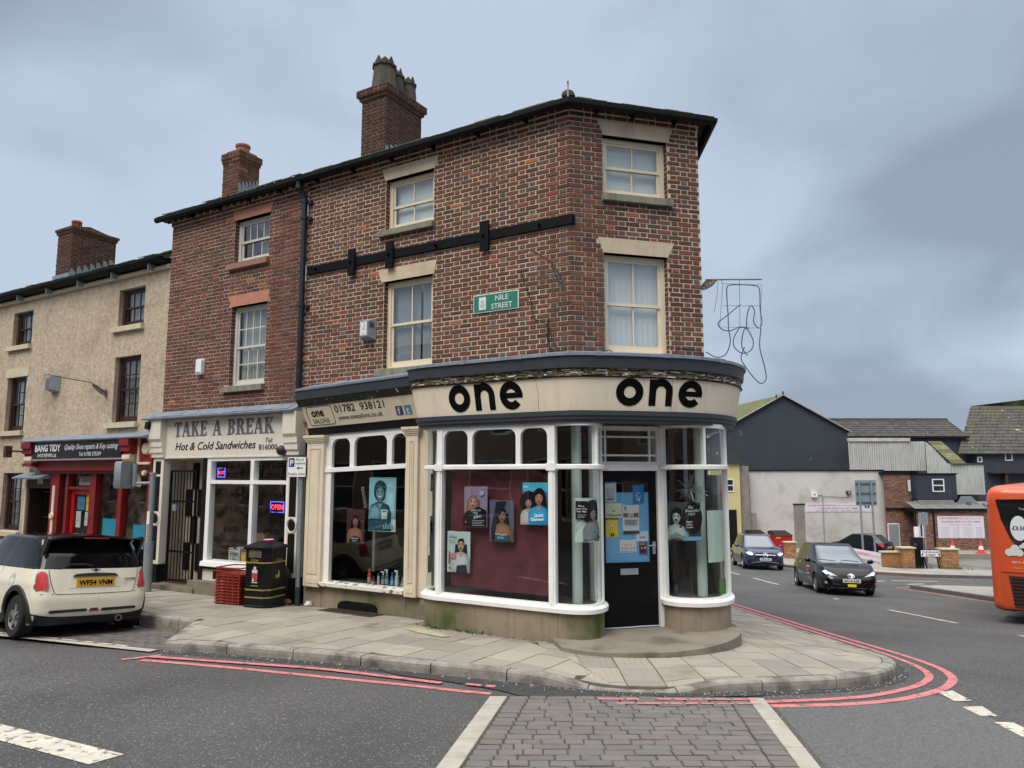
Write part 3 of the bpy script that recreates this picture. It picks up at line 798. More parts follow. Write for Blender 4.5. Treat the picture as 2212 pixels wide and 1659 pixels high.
for F, L in ((FN, 5.515), (FC, 2.15)):              # oversailing eaves courses
    for k in range(2): brick_mesh(m, F, brick_list(-.02 * k, L + .02 * k, 5.40 + .075 * k, 5.475 + .075 * k, [], 60 + k), 7, (.72, .72, .72), w0=.028 * (k + 1), pr=.01)
m.build('brickwork', BRICK, wall, kind='stuff', recalc=False)
m = MB()
for k in range(2): m.box(FN, 0, 5.515, 5.40 + .075 * k, 5.475 + .075 * k, -.01, .028 * (k + 1)); m.box(FC, 0, 2.15, 5.40 + .075 * k, 5.475 + .075 * k, -.01, .0275 * (k + 1))
m.build('eaves_course', MORTAR, wall)
# ---- lintels and sills
def lintel(F, a0, a1, z0, b0, b1, z1, parent, mt): MB().prism(F, [(a0, z0), (a1, z0), (b1, z1), (b0, z1)], -.11, .014).build('lintel', mt, parent)
lintel(FN, 2.535, 3.615, 5.14, 2.445, 3.69, 5.352, salon, STONE); lintel(FN, 2.515, 3.655, 3.31, 2.46, 3.735, 3.54, salon, STONE)
lintel(FC, .535, 1.62, 5.165, .452, 1.71, 5.395, salon, STONE); lintel(FC, .515, 1.58, 3.31, .433, 1.692, 3.543, salon, STONE)
def sill(F, a, b, z0, z1, parent, mt, p=.09): MB().prism(lambda s, z, l: F(a + (b - a) * l, z, s), [(-.12, z0), (p, z0), (p, z1 - .015), (-.12, z1 + .006)], 0, 1).build('sill', mt, parent)
sill(FN, 2.52, 3.71, 4.11, 4.222, salon, SILLST); sill(FN, 2.52, 3.71, 1.66, 1.79, salon, SILLST); sill(FC, .503, 1.66, 4.11, 4.232, salon, SILLST); sill(FC, .50, 1.62, 1.68, 1.80, salon, SILLST)
# ---- windows
sash_window(salon, FN, W2[0] + .003, W2[1] - .003, 4.225, 5.137, -.10, SASHC, 2, 1, roller_blind, .47, .075)
sash_window(salon, FN, W1[0] + .003, W1[1] - .003, 1.793, 3.307, -.10, SASHC, 2, 1, vertical_blind((.27, .42), .03, mat('grey_blind_slat', S(168, 174, 184), .8, .05)), .505, .075)
sash_window(salon, FC, C2[0] + .003, C2[1] - .003, 4.235, 5.162, -.10, SASHC, 2, 1, roller_blind, .5, .075)
sash_window(salon, FC, C1[0] + .003, C1[1] - .003, 1.803, 3.307, -.10, SASHC, 2, 1, vertical_blind(None, .008), .5, .075)
# ---- eaves, gutter and roof
eave = [xyN(5.52, 0), (CN.x, CN.y), (CR.x, CR.y), tuple((CR + tR * 9)[:2])]
gp = [(.17, 5.53), (.175, 5.475), (.21, 5.445), (.25, 5.45), (.28, 5.48), (.285, 5.535), (.27, 5.535), (.25, 5.475), (.2, 5.475), (.185, 5.53)]
m = MB(); m.sweep(eave, gp); g = m.build('gutter', GUTTER, salon, smooth=True)
for F, L in ((FN, (.7, 1.6, 2.5, 3.4, 4.3, 5.2)), (FC, (.4, 1.0, 1.7))):
    for u in L: MB().box(F, u - .012, u + .012, 5.42, 5.54, .05, .2).build('gutter_bracket', GUTTER, g)
m = MB(); m.sweep(eave, [(0, 5.55), (.24, 5.55), (.24, 5.58), (0, 5.58)]); m.build('soffit', GUTTER, salon)
def tiled_slope(F, u0, u1, wv, z0, slope, depth, cu=.24, cv=.2, seed=1, rnd=.012):
    """courses of plain tiles laid up a slope, each tile its own piece"""
    m = MB(); r = random.Random(seed); n = int(depth / cv)
    for j in range(n):
        k = 0; u = u0 - (cu / 2 if j % 2 else 0)
        while u < u1:
            a, b = max(u, u0), min(u + cu * .97, u1); w1 = wv - j * cv; w2 = w1 - cv * 1.25; q = r.uniform(-rnd, rnd)
            za, zb = z0 + (wv - w1) * slope + .035 + q, z0 + (wv - w2) * slope + .012
            f = r.uniform(.7, 1.25)
            if b - a > .03: m.add([F(a, za - .02, w1), F(b, za - .02, w1), F(b, za, w1 + .002), F(a, za, w1 + .002), F(a, zb, w2), F(b, zb, w2)], [(0, 1, 2, 3), (3, 2, 5, 4)], (f, f, f * .97))
            u += cu
    return m
TILE = mat('clay_tile', S(116, 110, 98), .9, .3, 9, .4, 40, attr=True, stain=S(96, 100, 58), stscale=3.2, stlo=.47, sthi=.62)
SL = .42
apex = FN(1.5, 5.56 + 3.6 * SL, -3.4); rdg = FN(5.52, 5.56 + 3.6 * SL, -3.4)
o = offset_path(eave, .22); E = [Vector((p.x, p.y, 5.58)) for p in o]
m = MB(); m.add([E[0], E[1], apex, rdg], [(0, 1, 2, 3)]); m.add([E[1], E[2], apex], [(0, 1, 2)]); m.add([E[2], E[3], rdg + Vector((3, 3, 0)), apex], [(0, 1, 2, 3)])
roof = m.build('roof', SLATE, salon, recalc=False)
tiled_slope(FN, .15, 5.52, .23, 5.56, SL, 1.2, seed=5).build('roof_tiles', TILE, roof, kind='stuff', recalc=False)
tiled_slope(FC, .05, 2.2, .23, 5.56, SL * .9, .6, seed=6).build('roof_tiles', TILE, roof, kind='stuff', recalc=False)
m = MB()                                              # half-round hip tiles climbing from the corner
ev = (apex - E[1]).normalized(); sv = Vector((-ev.y, ev.x, 0)).normalized(); up = ev.cross(sv) * -1
if up.z < 0: up = -up
for k in range(6):
    p = E[1] + ev * (.02 + .38 * k); q = p + ev * .42; n = 7
    vs = [b + sv * (.10 * math.cos(math.pi * i / n)) + up * (.08 * math.sin(math.pi * i / n) + .02 + (.015 if b is p else 0)) for b in (p, q) for i in range(n + 1)]
    m.add(vs, [(i, i + 1, n + 2 + i, n + 1 + i) for i in range(n)] + [tuple(range(n + 1))])
m.build('hip_tile', SLATE, roof, recalc=False)
m = MB(); b = E[1] + up * .1; m.tube([b - Vector((0, 0, .1)), b + Vector((0, 0, .1)), b + Vector((0, 0, .16)) - ev * .03, b + Vector((0, 0, .13)) - ev * .05], .012); m.build('hip_iron', METAL, roof)
# ---- chimney
def chimney(parent, u0, u1, w0, w1, z0, z1, capz, tint, seed, over=.045):
    m = MB(); m.box(FN, u0, u1, z0, z1, w1, w0); CM = mat('sooty_mortar', S(122, 106, 92), .95, .2, 5); ch = m.build('chimney', CM, parent)
    Fs = lambda a, z, w: FN(u0 - w, z, w0 - a)
    Ff = lambda a, z, w: FN(a, z, w0 + w)
    Fl = lambda a, z, w: FN(u1 + w, z, w0 - a)
    m = MB(); L = w0 - w1
    brick_mesh(m, Ff, brick_list(u0, u1, z0, z1, [], seed), 1, tint); brick_mesh(m, Fs, brick_list(0, L, z0, z1, [], seed + 1), 2, tint); brick_mesh(m, Fl, brick_list(0, L, z0, z1, [], seed + 1), 2, tint)
    zz = z1; k = 1
    while zz < capz - .01:
        o = over * min(k, 2); m2 = (u0 - o, u1 + o, w0 + o, w1 - o)
        MB().box(FN, m2[0], m2[1], zz, zz + .075, m2[3], m2[2]).build('oversail', CM, ch)
        brick_mesh(m, lambda a, z, w: FN(a, z, m2[2] + w), brick_list(m2[0], m2[1], zz, zz + .075, [], seed + 5 + k), 3, tint)
        brick_mesh(m, lambda a, z, w: FN(m2[0] - w, z, m2[2] - a), brick_list(0, m2[2] - m2[3], zz, zz + .075, [], seed + 9 + k), 4, tint)
        zz += .075; k += 1
    m.build('brickwork', BRICK, ch, kind='stuff', recalc=False)
    return ch
def flashing(ch, u0, w0, w1, zf, n):
    m = MB(); L = (w0 - w1) / n
    for k in range(n):
        a = w0 - L * k; z = zf + (w0 - a) * SL
        m.prism(lambda s, v, l: FN(u0 - l, v, s), [(a, z - .1), (a, z + .17), (a - L * .35, z + .18), (a - L, z + L * SL + .02), (a - L, z - .1)], .014, .022)
    m.build('lead_flashing', LEAD, ch)
ch = chimney(salon, 5.06, 5.72, -1.6, -2.78, 6.2, 7.9, 8.13, (.46, .43, .42), 300)
flashing(ch, 5.06, -1.6, -2.78, 6.62, 8)
POT = mat('sooty_chimney_pot', S(78, 72, 62), .9, .35, 5, .3, 40, stain=S(70, 80, 48), stscale=5, stlo=.6, sthi=.75)
def square_pot(ch, u, w, z, s, h, s2):
    m = MB(); ring = lambda a, zz: [FN(u + a * math.cos(math.radians(x)), zz, w + a * math.sin(math.radians(x))) for x in (22, 68, 112, 158, 202, 248, 292, 338)]
    P = [(s, z), (s * .98, z + .06), (s2, z + h * .7), (s2 * 1.16, z + h * .72), (s2 * 1.16, z + h * .77), (s2 * .92, z + h * .79), (s2 * .92, z + h * .84)]
    vs = [q for a, zz in P for q in ring(a, zz)]
    m.add(vs, [(i * 8 + k, i * 8 + (k + 1) % 8, i * 8 + 8 + (k + 1) % 8, i * 8 + 8 + k) for i in range(len(P) - 1) for k in range(8)])
    top = ring(s2 * .92, z + h * .84)
    for k in range(8):
        a, b = top[k], top[(k + 1) % 8]; c = (a + b) / 2 + Vector((0, 0, h * (.16 if k % 2 else .1))); ctr = FN(u, z + h * .84, w)
        i1, i2 = a + (ctr - a) * .2, b + (ctr - b) * .2; ic = (i1 + i2) / 2 + Vector((0, 0, h * (.16 if k % 2 else .1)))
        m.add([a, b, c, i1, i2, ic], [(0, 1, 2), (3, 5, 4), (0, 2, 5, 3), (1, 4, 5, 2)])
    m.build('chimney_pot', POT, ch)
square_pot(ch, 5.36, -1.87, 8.12, .30, .80, .235); square_pot(ch, 5.40, -2.28, 8.12, .23, .76, .18); square_pot(ch, 5.37, -2.66, 8.12, .23, .74, .185)

# ---- wall strap with anchor plates
IRON = mat('black_iron_plate', S(13, 15, 20), .55, .15, 8, .1, 40, spec=.15)
m = MB(); m.box(FN, -.055, 5.43, 3.695, 3.84, .018, .055); m.box(FC, -.02, .06, 3.695, 3.84, .02, .05)
st = m.build('wall_strap', IRON, salon)
for u in (4.31, 3.43, 1.48): MB().box(FN, u - .08, u + .08, 3.52, 3.99, .056, .088).build('anchor_plate', IRON, st)
m = MB()
for u in (5.2, 4.33, 3.45, 2.45, 1.5, .5): m.cyl(FN(u, 3.765, .05), FN(u, 3.765, .125), .026, n=8)
m.build('bolt', IRON, st)

# ---- lower walls, rooms behind the glass
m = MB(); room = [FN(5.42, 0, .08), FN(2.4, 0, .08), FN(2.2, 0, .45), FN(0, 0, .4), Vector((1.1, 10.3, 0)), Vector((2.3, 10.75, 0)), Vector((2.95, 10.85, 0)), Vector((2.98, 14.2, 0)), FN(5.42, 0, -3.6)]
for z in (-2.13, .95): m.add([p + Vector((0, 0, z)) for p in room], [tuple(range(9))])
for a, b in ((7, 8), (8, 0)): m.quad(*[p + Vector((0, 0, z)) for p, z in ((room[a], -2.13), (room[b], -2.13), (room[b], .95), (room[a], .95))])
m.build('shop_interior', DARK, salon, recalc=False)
PALEW = mat('pale_interior_wall', S(150, 148, 138), .9, .1, 2)
m = MB(); m.box(FN, 2.5, 2.6, -2.1, 1.0, -2.5, .0); m.box(FN, 3.0, 3.5, -1.0, -.2, -3.55, -3.5); m.box(FN, 4.3, 4.36, -1.7, -1.0, -1.5, -.7); m.box(FN, 1.2, 1.9, -.9, .3, -3.55, -3.5); m.box(FC, 1.3, 1.42, -2.1, .9, -1.2, -.3)
m.build('partition', PALEW, salon)

# ---- left flat shopfront
FS = lambda u, v, w=0.0: FN(u, v + .038 * (5.07 - u), w)
m = MB(); m.box(FN, 2.35, 5.2, -2.6, -1.87, -.3, .10); st = m.build('stall_riser', PLINTH, salon)
m = MB(); arch = [(3.5, -2.3), (3.5, -2.15), (3.56, -2.105), (3.7, -2.085), (4.2, -2.085), (4.33, -2.11), (4.39, -2.16), (4.39, -2.3)]
m.poly(FN, arch, .102); m.build('vent_opening', BLACKP, st, recalc=False)
for a, b, z0, z1 in ((2.36, 2.9, -2.25, -1.95), (2.92, 3.44, -2.3, -1.9), (4.45, 4.75, -2.3, -1.9), (4.78, 5.18, -2.3, -1.9)): MB().box(FN, a, b, z0, z1, .1, .106).build('stone_block', PLINTH, st)
m = MB(); m.prism(FN, [(2.33, -2.3), (2.75, -2.3), (2.7, -2.1), (2.55, -1.99), (2.38, -2.0)], .1, .16); m.build('repair_patch', mat('cement_patch', S(116, 108, 100), .9, .15, 8, .3, 40), st)
def pilaster(u0, u1, z0, z1, w, nm='pilaster', parent=salon, mt=CREAM):
    c = (u0 + u1) / 2; h = (u1 - u0) / 2
    m = MB(); m.box(FN, u0, u1, z0, z1 - .13, -.05, w)
    for k, (e, a, b) in enumerate(((.015, .13, .105), (.03, .105, .075), (.045, .075, .045), (.06, .045, 0))): m.box(FN, u0 - e, u1 + e, z1 - a + .001, z1 - b, -.05, w + e)
    m.box(FN, u0 - .02, u1 + .02, z0, z0 + .0, -.05, w + .02)
    p = m.build(nm, mt, parent)
    a, b = u0 + .075, u1 - .075; c, d = z0 + .22, z1 - .22; q = MB()
    for x0, x1, y0, y1 in ((a, b, d - .018, d), (a, b, c, c + .018), (a, a + .018, c + .018, d - .018), (b - .018, b, c + .018, d - .018)): q.box(FN, x0, x1, y0, y1, w, w + .012)
    q.box(FN, a + .035, b - .035, c + .035, d - .035, w, w + .006); q.box(FN, u0 + .05, u1 - .05, z0 + .06, z0 + .15, w, w + .008)
    q.build('raised_panel', mt, p)
pilaster(4.73, 5.13, -1.90, .69, .19); pilaster(2.66, 2.9, -1.90, .77, .19)
MB().box(FN, 2.40, 2.66, -1.90, .8, -.05, .13).build('filler_board', CREAM, salon)
def arched_lights(F, u0, u1, z0, z1, lights, w, d, rad, parent, mt, top=None):
    """one row of round-cornered lights in a timber frame"""
    m = MB(); us = sorted(lights); zt = top or z1 - .05
    edges = [u0] + [x for l in us for x in l] + [u1]
    for k in range(0, len(edges), 2): m.box(F, edges[k], edges[k + 1], z0, zt, w - d, w)
    m.box(F, u0, u1, zt, z1, w - d, w + .004); m.box(F, u0, u1, z0 - .012, z0, w - d, w + .01)
    for a, b in us:
        for c, s in ((a, 1), (b, -1)):
            pts = [(c, zt)] + [(c + s * rad * (1 - math.cos(t * math.pi / 12)), zt - rad * (1 - math.sin(t * math.pi / 12))) for t in range(7)]
            m.prism(F, pts, w - d, w)
    o = m.build('top_light_frame', mt, parent)
    for a, b in us: MB().rect(F, a, b, z0, zt, w - d * .6).build('pane', GLASS, o, recalc=False)
    return o
arched_lights(FS, 2.9, 4.73, .105, .69, [(2.95, 3.25), (3.355, 4.08), (4.18, 4.6)], .12, .06, .13, salon, WHITE, .60)
m = MB(); m.box(FN, 4.60, 4.73, -1.80, .1, .05, .125); m.box(FN, 2.9, 2.955, -1.80, .13, .05, .125); m.box(FS, 2.9, 4.73, .03, .09, .04, .15); fr = m.build('shop_window', WHITE, salon)
MB().rect(FN, 2.955, 4.60, -1.80, .06, .08).build('pane', GLASS, fr, recalc=False)
MB().prism(lambda s, v, l: FN(l, v, s), [(.02, -1.87), (.21, -1.87), (.215, -1.815), (.02, -1.79)], 2.91, 4.76).build('window_sill', PEEL, salon)
MB().box(FN, 2.9, 4.7, -1.9, -1.82, -.5, .04).build('display_shelf', DARK, salon)
# phone-number board, cornice, gutter
MB().prism(lambda s, v, l: FS(l, v, s), [(.05, .69), (.16, .69), (.17, .75), (.2, .82), (.05, .82)], 2.45, 5.14).build('lower_moulding', BLACKP, salon)
FSB = lambda u, v, w=0.0: FS(u, v, .2 + (v - .82) * .5 + w)
m = MB(); m.add([FS(u, v, s) for u in (2.5, 5.1) for v, s in ((.82, .2), (1.18, .38), (1.18, 0), (.82, 0))], [(0, 1, 2, 3), (4, 7, 6, 5), (0, 4, 5, 1), (1, 5, 6, 2), (2, 6, 7, 3), (3, 7, 4, 0)])
fas = m.build('sign_board', FASCIA, salon)
m = MB(); T = dict(sx=-1, w=.006)
m.text(FSB, 'one', 4.78, 1.0, .19, align='C', bold=.025, **T); m.text(FSB, 'SALONS', 4.74, .885, .105, align='C', **T)
m.text(FSB, '01782  938121', 4.36, 1.03, .165, bold=.008, xs=1.14, **T); m.text(FSB, 'www.onesalons.co.uk', 4.33, .905, .112, bold=.004, xs=1.0, **T)
b0, b1, c0, c1 = 4.42, 5.02, .855, 1.165
P = []
for (cx, cy, a0) in ((b1 - .05, c1 - .05, 0), (b0 + .05, c1 - .05, 90), (b0 + .05, c0 + .05, 180), (b1 - .05, c0 + .05, 270)):
    P += [(cx + .05 * math.cos(math.radians(a0 + t * 22.5)), cy + .05 * math.sin(math.radians(a0 + t * 22.5))) for t in range(5)]
P.append(P[0])
m.tube([FSB(u, v, .004) for u, v in P], .005, 4)
m.build('sign_lettering', INK, fas, recalc=False)
for u, cc, t in ((2.98, S(52, 78, 122), 'f'), (2.80, S(86, 156, 190), 't')):
    m = MB(); m.box(FSB, u - .07, u + .07, .885, 1.025, .001, .006, cc); m.text(FSB, t, u + .005, .9, .15, w=.009, sx=-1, align='C', bold=.02, col=(.85, .87, .88)); m.build('social_badge', PAINTC, fas)
def prof(name, pts, mt, a=2.44, b=5.16, F=FS, par=salon): return MB().prism(lambda s, v, l: F(l, v, s), pts, a, b).build(name, mt, par)
prof('cornice_band', [(.0, 1.185), (.40, 1.185), (.42, 1.22), (.45, 1.26), (.47, 1.30), (0, 1.30)], ROTB)
prof('box_gutter', [(0, 1.30), (.48, 1.30), (.50, 1.45), (0, 1.45)], GREYP)
prof('lead_cap', [(0, 1.45), (.515, 1.45), (.52, 1.485), (.49, 1.495), (0, 1.62)], LEAD)

# ---- curved bay
SP = smooth_path([xyN(2.36, .12), xyN(2.355, .36), xyN(2.25, .58), xyN(2.0, .69), xyN(1.6, .70)], 5)[:-1] + [Vector(xyN(1.6, .70)), Vector(xyN(.8, .70))] + smooth_path([xyN(.35, .70), xyN(.03, .69), (.79, 9.92), (1.05, 9.92), (1.22, 10.07), (1.30, 10.28), (1.31, 10.5)], 6)
SR = smooth_path([(2.10, 10.84), (2.14, 10.66), (2.27, 10.51), (2.48, 10.44), (2.73, 10.45), (3.0, 10.60), (3.17, 10.87), (3.26, 11.2), (3.32, 11.8), (3.36, 13.0), (3.5, 17)], 6)
FB = smooth_path([xyN(2.43, .1), xyN(2.40, .42), xyN(2.25, .64), xyN(1.9, .70)], 5)[:-1] + [Vector(xyN(1.9, .70)), Vector(xyN(1.0, .69))] + smooth_path([xyN(.6, .69), xyN(.25, .69), (.78, 9.95), (1.25, 9.97), (1.82, 10.09), (2.3, 10.23), (2.68, 10.42), (3.05, 10.75), (3.33, 11.2), (3.48, 11.75), (3.54, 13), (3.62, 17)], 6)
def segs(path, cuts):
    """pieces of a path between arc-length cuts"""
    f = path_frame(path); o = []; c = [0] + [x for x in cuts if x < f.length] + [f.length]
    for a, b in zip(c, c[1:]): n = max(2, int((b - a) / .05)); o.append([(lambda q: (q.x, q.y))(f(a + .002 + (b - a - .004) * i / n, 0)) for i in range(n + 1)])
    return o
pl = MB(); pl.sweep(offset_path(SP, -.08), [(0, -2.7), (0, -1.81), (-.2, -1.81), (-.2, -2.7)]); bp = pl.build('bay_plinth', JOINT, salon)
for s in segs(offset_path(SP, -.055), [.75, 1.45, 2.1, 2.75, 3.35]): MB().sweep(s, [(-.03, -2.7), (0, -2.68), (0, -1.812), (-.03, -1.806)]).build('plinth_stone', PLINTH, bp, smooth=True)
PL2 = mat('cleaner_plinth_stone', S(150, 136, 118), .85, .15, 3, .25, 60, streak=(S(104, 94, 80), .45))
pl = MB(); pl.sweep(offset_path(SR, -.08), [(0, -2.9), (0, -1.81), (-.2, -1.81), (-.2, -2.9)]); bp2 = pl.build('bay_plinth', JOINT, salon)
for s in segs(offset_path(SR, -.055), [.65, 1.35, 2.3]): MB().sweep(s, [(-.03, -2.9), (0, -2.88), (0, -1.812), (-.03, -1.806)]).build('plinth_stone', PL2, bp2, smooth=True)
for P in (SP, SR): MB().sweep(P, [(0, -1.80), (.004, -1.745), (-.012, -1.728), (-.15, -1.70), (-.15, -1.80)]).build('bay_sill', WHITE, salon, smooth=True)
gl = offset_path(SP, -.085); gr2 = offset_path(SR, -.085)
for P, nm in ((gl, 'bay_window'), (gr2, 'bay_window')):
    tr = MB(); tr.sweep(P, [(.05, .075), (.065, .085), (.065, .13), (.03, .145), (-.03, .145), (-.03, .075)])
    bw = tr.build(nm, WHITE, salon)
    MB().sweep(P, [(.035, .665), (.035, .72), (-.04, .72), (-.04, .665)]).build('head_rail', WHITE, bw); MB().sweep(P, [(.025, -1.735), (.025, -1.69), (-.03, -1.69), (-.03, -1.735)]).build('bottom_rail', WHITE, bw)
    f = path_frame(P); n = len(P)
    if P is gl: cuts = [.0, .55, 2.4, 3.05, 99]
    else: cuts = [0.0, .62, 1.35, 99]
    L = f.length
    def xs_at(x0, x1, n=24): return [f(x0 + (x1 - x0) * i / n, 0) for i in range(n + 1)]
    cc = [c for c in cuts if c < L] + [min(L, 3.9 if P is gl else 2.6)]
    for a, b in zip(cc, cc[1:]):
        for z0, z1 in ((-1.70, .08), (.14, .67)):
            g = MB(); Q = xs_at(a, b); g.add([(q.x, q.y, z) for q in Q for z in (z0, z1)], [(2 * i, 2 * i + 2, 2 * i + 3, 2 * i + 1) for i in range(len(Q) - 1)]); g.build('pane', GLASS, bw, smooth=True, recalc=False)
    BWF = f
    near_s = lambda q: min(((f(i * .01, 0) - Vector((q[0], q[1], 0))).length, i * .01) for i in range(int(min(L, 4.5) * 100)))[1]
    posts = ((.02, .04, .0), (near_s(xyN(1.87, .615)), .10, 1), (near_s(xyN(.005, .615)), .10, 1), (near_s((1.13, 10.08)), .035, 2), (L - .03, .06, 0)) if P is gl else ((.03, .07, 0), (.72, .035, 2), (1.38, .06, 0))
    for s, wd, k in posts:
        p = MB(); Fq = lambda u, v, w=0.0: f(s, v, w) + (f(s + .01, 0) - f(s, 0)).normalized() * u
        p.box(Fq, -wd / 2, wd / 2, (.14 if k == 2 else -1.73), .68, -.04, .045)
        if k == 1: p.box(Fq, -wd / 2 - .02, wd / 2 + .02, .06, .16, -.03, .075); p.box(Fq, -wd / 4, wd / 4, -1.7, .06, .04, .06)
        p.build('mullion', WHITE, bw)
arched_lights(frame(FN(0, 0, .615), tN, nN), .05, 1.82, .15, .69, [(.062, .488), (.563, 1.297), (1.377, 1.808)], .03, .06, .12, salon, WHITE, .645)
# fascia, mouldings, gutter of the bay
prof2 = lambda nm, pts, mt, sm=True: MB().sweep(FB, pts).build(nm, mt, salon, smooth=sm)
prof2('lower_moulding', [(-.3, .70), (.0, .70), (.0, .735), (.03, .75), (.03, .785), (.055, .80), (.06, .86), (-.3, .86)], GREYP)
bf = MB().sweep(FB, [(-.3, .86), (.03, .86), (.13, 1.31), (-.3, 1.31)]).build('bay_fascia', FASCIA, salon, smooth=True)
r = random.Random(8); f = path_frame(FB); m = MB()                    # rotten cornice: split laths and flakes
m.sweep(FB, [(-.3, 1.31), (.12, 1.31), (.13, 1.34), (.12, 1.43), (-.3, 1.43)]); rot = m.build('cornice_band', ROT, salon)
ch = MB()
for i in range(420):
    u = r.uniform(.2, 6.4); ln = r.uniform(.02, .14); z = r.uniform(1.315, 1.42); h = r.uniform(.006, .02); t = r.uniform(.004, .02)
    c = r.choice(((.33, .25, .17), (.20, .15, .10), (.07, .06, .05), (.42, .34, .24), (.72, .70, .66), (.15, .16, .08), (.10, .11, .06)))
    a, b = f(u, z, .12), f(u + ln, z + r.uniform(-.01, .01), .12 + r.uniform(0, .01)); nn = (f(u, z, 1) - f(u, z, 0)); d = Vector((0, 0, h))
    ch.add([a, b, b + d, a + d, a + nn * t, b + nn * t, b + d + nn * t, a + d + nn * t], [(4, 5, 6, 7), (0, 1, 5, 4), (3, 2, 6, 7), (0, 3, 7, 4), (1, 2, 6, 5)], c)
ch.build('flaking_lath', PAINTC, rot, kind='stuff', recalc=False)
MB().sweep(FB, [(.06, 1.30), (.15, 1.30), (.155, 1.315), (.06, 1.325)]).build('drip_bead', BLACKP, salon)
prof2('box_gutter', [(-.3, 1.425), (.17, 1.425), (.19, 1.585), (-.3, 1.585)], GREYP)
cap = prof2('lead_cap', [(-.25, 1.585), (.215, 1.585), (.215, 1.625), (.16, 1.64), (-.25, 1.66)], LEAD)
m = MB()
for u in (.5, 1.5, 2.45, 3.45, 4.4, 5.3, 6.1):
    P = [(f(u + .09 * i, 0)) for i in range(2)]; m.sweep([(p.x, p.y) for p in P], [(.05, 1.58), (.222, 1.58), (.222, 1.633), (.16, 1.65), (.05, 1.655)])
m.build('lead_joint', LEAD, cap)
m = MB(); top = [f(.1 + i * .1, 1.64, -.05) for i in range(58)]; n = len(top)
def back(i):
    a = i * .1
    if a < 2.35: return FN(2.35 - a, 1.72, -.01)
    a = (a - 2.35) * .95
    return FC(a, 1.72, -.01) if a < 2.15 else FR(min(a - 2.15, 1.5), 1.72, -.01)
m.add(top + [back(i) for i in range(n)], [(i, i + 1, n + i + 1, n + i) for i in range(n - 1)])
m.build('bay_roof', LEAD, salon, recalc=False)
# big letters: o, n, e drawn as heavy geometric shapes on the curved board
FBF = path_frame(FB, .222, .86)
def s_near(x, y):
    return min((((FBF(i * .02, .9).x - x) ** 2 + (FBF(i * .02, .9).y - y) ** 2), i * .02) for i in range(350))[1]
def big_one(s0, zb, sz, wd, nm, par):
    m = MB(); F = FBF; W = .036; n = 28
    def ring(cx, cy, ro, ri, a0=0, a1=360, kx=1.0):
        k = max(4, int(n * (a1 - a0) / 360))
        A = [math.radians(a0 + (a1 - a0) * i / k) for i in range(k + 1)]
        for a, b in zip(A, A[1:]): m.quad(*[F(s0 + (cx + r * math.cos(t) * kx) * wd, zb + (cy + r * math.sin(t)) * sz, W) for r, t in ((ri, a), (ro, a), (ro, b), (ri, b))])
    def poly(pts):
        for (x0, y0, x1, y1) in pts:
            k = 4
            for i in range(k): m.quad(*[F(s0 + x * wd, zb + y * sz, W) for x, y in ((x0 + (x1 - x0) * i / k, y0), (x0 + (x1 - x0) * (i + 1) / k, y0), (x0 + (x1 - x0) * (i + 1) / k, y1), (x0 + (x1 - x0) * i / k, y1))])
    ring(.5, .5, .53, .225)
    poly([(1.26, 0, 1.54, 1.0), (1.93, 0, 2.21, .56)]); ring(1.735, .56, .475, .195, 0, 180); poly([(1.5, .6, 1.56, .9)])
    ring(2.98, .5, .53, .24, 0, 318); poly([(2.52, .40, 3.5, .60)])
    m.build(nm, INK, par, recalc=False)
a = s_near(*xyN(1.62, .72)); b = s_near(*xyN(.38, .72)); big_one(a, .915, .37, (b - a) / 3.5, 'sign_lettering', bf)
a = s_near(1.385, 10.0); b = s_near(2.60, 10.38); big_one(a, .935, .35, (b - a) / 3.5, 'sign_lettering', bf)
m = MB()
for u in (2.7, 4.55): m.tube([FBF(u, .87, .034), FBF(u + .02, 1.1, .034), FBF(u, 1.3, .034)], .003, 4)
m.build('board_joint', mat('joint_line', S(176, 162, 140), .8, .1), bf)

# ---- entrance door on the chamfer, step
DOORM = mat('black_door_paint', S(11, 12, 16), .4, .15, 5, .05, 30, spec=.2)
m = MB(); m.box(FC, .25, .345, -2.14, .70, -.02, .17); m.box(FC, 1.235, 1.33, -2.14, .70, -.02, .17); m.box(FC, .345, 1.235, .64, .70, -.02, .168); m.box(FC, .345, 1.235, .06, .145, -.02, .19); m.box(FC, .345, 1.235, .145, .19, -.01, .15)
df = m.build('door_frame', WHITE, salon)
m = MB()
for u in (.45, 1.14): m.box(FC, u - .013, u + .013, .19, .64, .10, .13)
for z in (.28, .545): m.box(FC, .345, 1.235, z - .013, z + .013, .10, .131)
m.build('fanlight_bar', WHITE, df); 
for a, b in ((.345, .45), (.45, 1.14), (1.14, 1.235)):
    for c, d in ((.19, .28), (.28, .545), (.545, .64)): MB().rect(FC, a, b, c, d, .11).build('pane', GLASS, df, recalc=False)
D0, D1 = .35, 1.23
m = MB(); m.box(FC, D0, .44, -2.12, .055, .07, .12); m.box(FC, 1.13, D1, -2.12, .055, .07, .12); m.box(FC, .44, 1.13, -.09, .055, .07, .119); m.box(FC, .44, 1.13, -2.12, -1.24, .07, .119)
m.box(FC, .46, 1.11, -1.86, -1.835, .119, .128); m.box(FC, .44, 1.13, -1.25, -1.235, .119, .126)
door = m.build('door', DOORM, salon)
MB().rect(FC, .44, 1.13, -1.24, -.09, .10).build('pane', GLASS, door, recalc=False)
m = MB(); m.box(FC, .655, .925, -1.40, -1.315, .12, .132); m.build('letter_plate', METAL, door)
m = MB(); m.box(FC, 1.155, 1.20, -1.12, -.95, .12, .135); m.tube([FC(1.178, -1.0, .13), FC(1.178, -1.0, .18), FC(1.06, -1.0, .185)], .011); m.build('door_handle', METAL, door)
